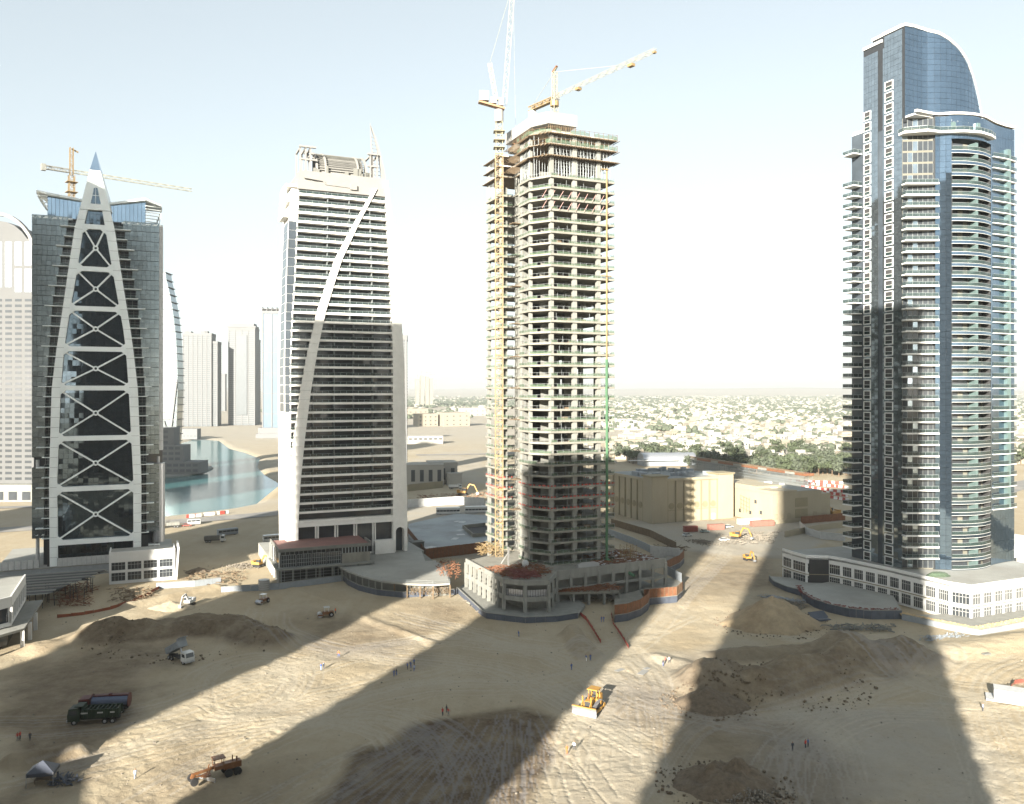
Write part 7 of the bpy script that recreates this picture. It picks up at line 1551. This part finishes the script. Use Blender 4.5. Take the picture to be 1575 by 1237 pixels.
# ------------------------------------------------------------------ villas and trees of the suburb
vm = []
for v in range(6):
    m_ = M_villa if v % 3 else M_villa2; mb = MB(); a, b, h = ru(16, 24), ru(13, 18), ru(7.5, 10); mb.box(-a / 2, -b / 2, -1, a / 2, b / 2, h); mb.box(-a / 2 - .2, -b / 2 - .2, h, a / 2 + .2, b / 2 + .2, h + .9)
    mb.box(a / 2 - .5, -b / 2 + 2, -1, a / 2 + ru(5, 10), b / 2 - 2, h * .5); mb.box(-a * .2, -b * .1, h + .9, a * .15, b * .3, h + 3.4); mb.box(-a / 2 - 6, -b / 2 - 4, -1, a / 2 + 11, -b / 2 - 3.6, 2.2)
    mb.box(-a / 2 + 1, -b / 2 - 2.6, h * .45, -a / 2 + 6, -b / 2, h * .5 + .3)
    wm2 = MB()
    for r in (1.2, h * .55):
        for i in range(4): x = -a / 2 + 1.5 + i * (a - 2) / 4; wm2.box(x, -b / 2 - .08, r, x + 1.5, -b / 2 + .05, r + 1.8)
        for i in range(3): y = -b / 2 + 2 + i * (b - 2) / 3; wm2.box(-a / 2 - .08, y, r, -a / 2 + .05, y + 1.5, r + 1.8)
    vm.append((mb.mesh('villa', m_), wm2.mesh('windows', M_window)))
cm = []
for v in range(5):
    mb = MB(); cl_ = [(Vector((ru(-3, 3), ru(-3, 3), ru(3.5, 7.5))), ru(1.2, 2.4)) for _ in range(9)]
    for k in range(330):
        c, r_ = random.choice(cl_); d = Vector((random.gauss(0, 1), random.gauss(0, 1), random.gauss(0, .8))).normalized() * r_ * ru(.6, 1.05); p = c + d; s_ = ru(.35, .75); a = Vector((ru(-1, 1), ru(-1, 1), ru(-1, 1))).normalized() * s_; b = a.cross(d.normalized()).normalized() * s_ if a.cross(d).length > .01 else Vector((s_, 0, 0)); mb.face([p - a, p - b, p + a, p + b])
    cm.append(mb.mesh('crown', M_leaf if v % 2 else M_leaf2))
tr_ = MB(); tr_.cyl((0, 0, -.5), (.2, 0, 4.5), .32, 6, .16); tr_.bar((.1, 0, 3), (1.4, .5, 5.5), .14); tr_.bar((.1, 0, 3), (-1.2, -.6, 5.6), .14); trm = tr_.mesh('trunk', M_trunk)
VL = ['white villa with flat roof and boundary wall in the suburb', 'cream villa with flat roof and boundary wall in the suburb']
def tree(x, y, s_, label='bushy grey green tree between the suburb villas', group='suburb trees'):
    o = thing('tree', label, 'tree', (x, y, ground_z(x, y)), ru(0, 6), group); o.scale = (s_,) * 3; link('crown', random.choice(cm), o); link('trunk', trm, o); return o
def far_ok(px, py): return not (1130 < px < 1235 and py > 715)
pos = []
tries = 0
while len(pos) < 5200 and tries < 60000:
    tries += 1; Y = math.exp(ru(math.log(760), math.log(8500))) if rnd() < .45 else ru(760, 8500); px = ru(905, 1640) if rnd() < .88 else ru(420, 760)
    if px < 800 and Y < 1900: continue
    X = (px - CX) * Y / F; py = HY + 84480 / Y
    if py > 736 + (px - 1250) * .0 or (px < 1130 and py > 712): continue
    if fbm(np.array([X]), np.array([Y]), 500, 2, 90)[0] > .42: continue
    gx, gy = round(X / 38), round(Y / 42); pos.append((gx, gy))
pos = list(dict.fromkeys(pos)); pts_v = sorted([(gx * 38 + ru(-7, 7), gy * 42 + ru(-8, 8)) for gx, gy in pos], key=lambda p: p[1])
rest = MB()
for i, (x, y) in enumerate(pts_v):
    rz_ = random.choice((.1, .4, -.2, 1.67)) + ru(-.05, .05); v = random.randrange(6)
    if i < 270:
        o = thing('villa', VL[0] if v % 3 else VL[1], 'villa', (x, y, 0), rz_, 'suburb villas', vm[v][0])
        if i < 150: link('windows', vm[v][1], o)
    else:
        a, b, h = ru(14, 26), ru(12, 18), ru(6.5, 10.5); zz = ground_z(x, y); rest.cbox((x, y, zz + h / 2 - 1), (a, b, h + 1), rz=rz_, mi=0 if v % 3 else 1)
        if rnd() < .6: rest.cbox((x + ru(-3, 3), y, zz + h + 1), (a * .4, b * .4, 2.6), rz=rz_)
        if rnd() < .6: rest.cbox((x + a * .6, y, zz + 1.5), (a * .5, b * .8, 4.4), rz=rz_, mi=1)
o = solo('villa_mass', rest, [M_villa, M_villa2], 'distant mass of pale villas fading into the haze', 'villas'); o['kind'] = 'stuff'
tp = []
for x, y in pts_v:
    n = int(rnd() < .8) + int(rnd() < .4)
    dn = fbm(np.array([x]), np.array([y]), 260, 3, 95)[0]
    if dn > .04: n += 5
    for _ in range(n): tp.append((x + ru(-19, 19), y - 13 + ru(-8, 8)))
tp.sort(key=lambda p: p[1]); tb_ = MB()
for i, (x, y) in enumerate(tp):
    if i < 240: tree(x, y, ru(1.0, 1.8))
    else:
        zz = ground_z(x, y); r_ = ru(4, 8)
        for k in range(3): rr = r_ * ru(.5, .9); tb_.ball((x + ru(-r_, r_), y + ru(-2, 2), zz + ru(3, 7)), rr, n=5, k=3, sq=.8)
o = solo('tree_mass', tb_, M_leaf2, 'distant grey green trees scattered through the pale villas', 'trees'); o['kind'] = 'stuff'
for k in range(46): px = 1035 + k * 4.6 + ru(-3, 3); p = G(px, 716 + (px - 1035) * .075 + ru(-5, 3)); tree(p.x, p.y, ru(1.0, 1.7), 'dense tree in the belt along the viaduct', 'trees along the viaduct')
for k in range(40): px = 1180 + k * 3.4 + ru(-3, 3); p = G(px, 728 + ru(-8, 5)); tree(p.x, p.y, ru(1.0, 1.8), 'dense tree in the clump right of the viaduct', 'trees right of the viaduct')
wd_ = MB()
for k in range(2600): px = ru(600, 1600) if rnd() < .6 else ru(600, 760); Y = ru(3300, 5200) + (600 if px > 800 else 0); X = (px - CX) * Y / F; wd_.ball((X, Y, ground_z(X, Y) + 2), ru(6, 13), n=5, k=3, sq=.6)
o = solo('woodland', wd_, M_leaf2, 'faint wooded belt near the horizon', 'woodland'); o['kind'] = 'stuff'
# ------------------------------------------------------------------ air
hz = bpy.data.materials.new('haze_air'); hz.use_nodes = True; N = hz.node_tree.nodes; N.remove(N['Principled BSDF']); pv_ = N.new('ShaderNodeVolumePrincipled'); pv_.inputs['Color'].default_value = (.97, .985, 1, 1); pv_.inputs['Density'].default_value = HAZE
pv_.inputs['Anisotropy'].default_value = 0.65; hz.node_tree.links.new(pv_.outputs[0], N['Material Output'].inputs['Volume'])
mb = MB(); mb.box(-33000, -33000, -9, 33000, 33000, 222); struct('haze', mb, hz)['kind'] = 'stuff'
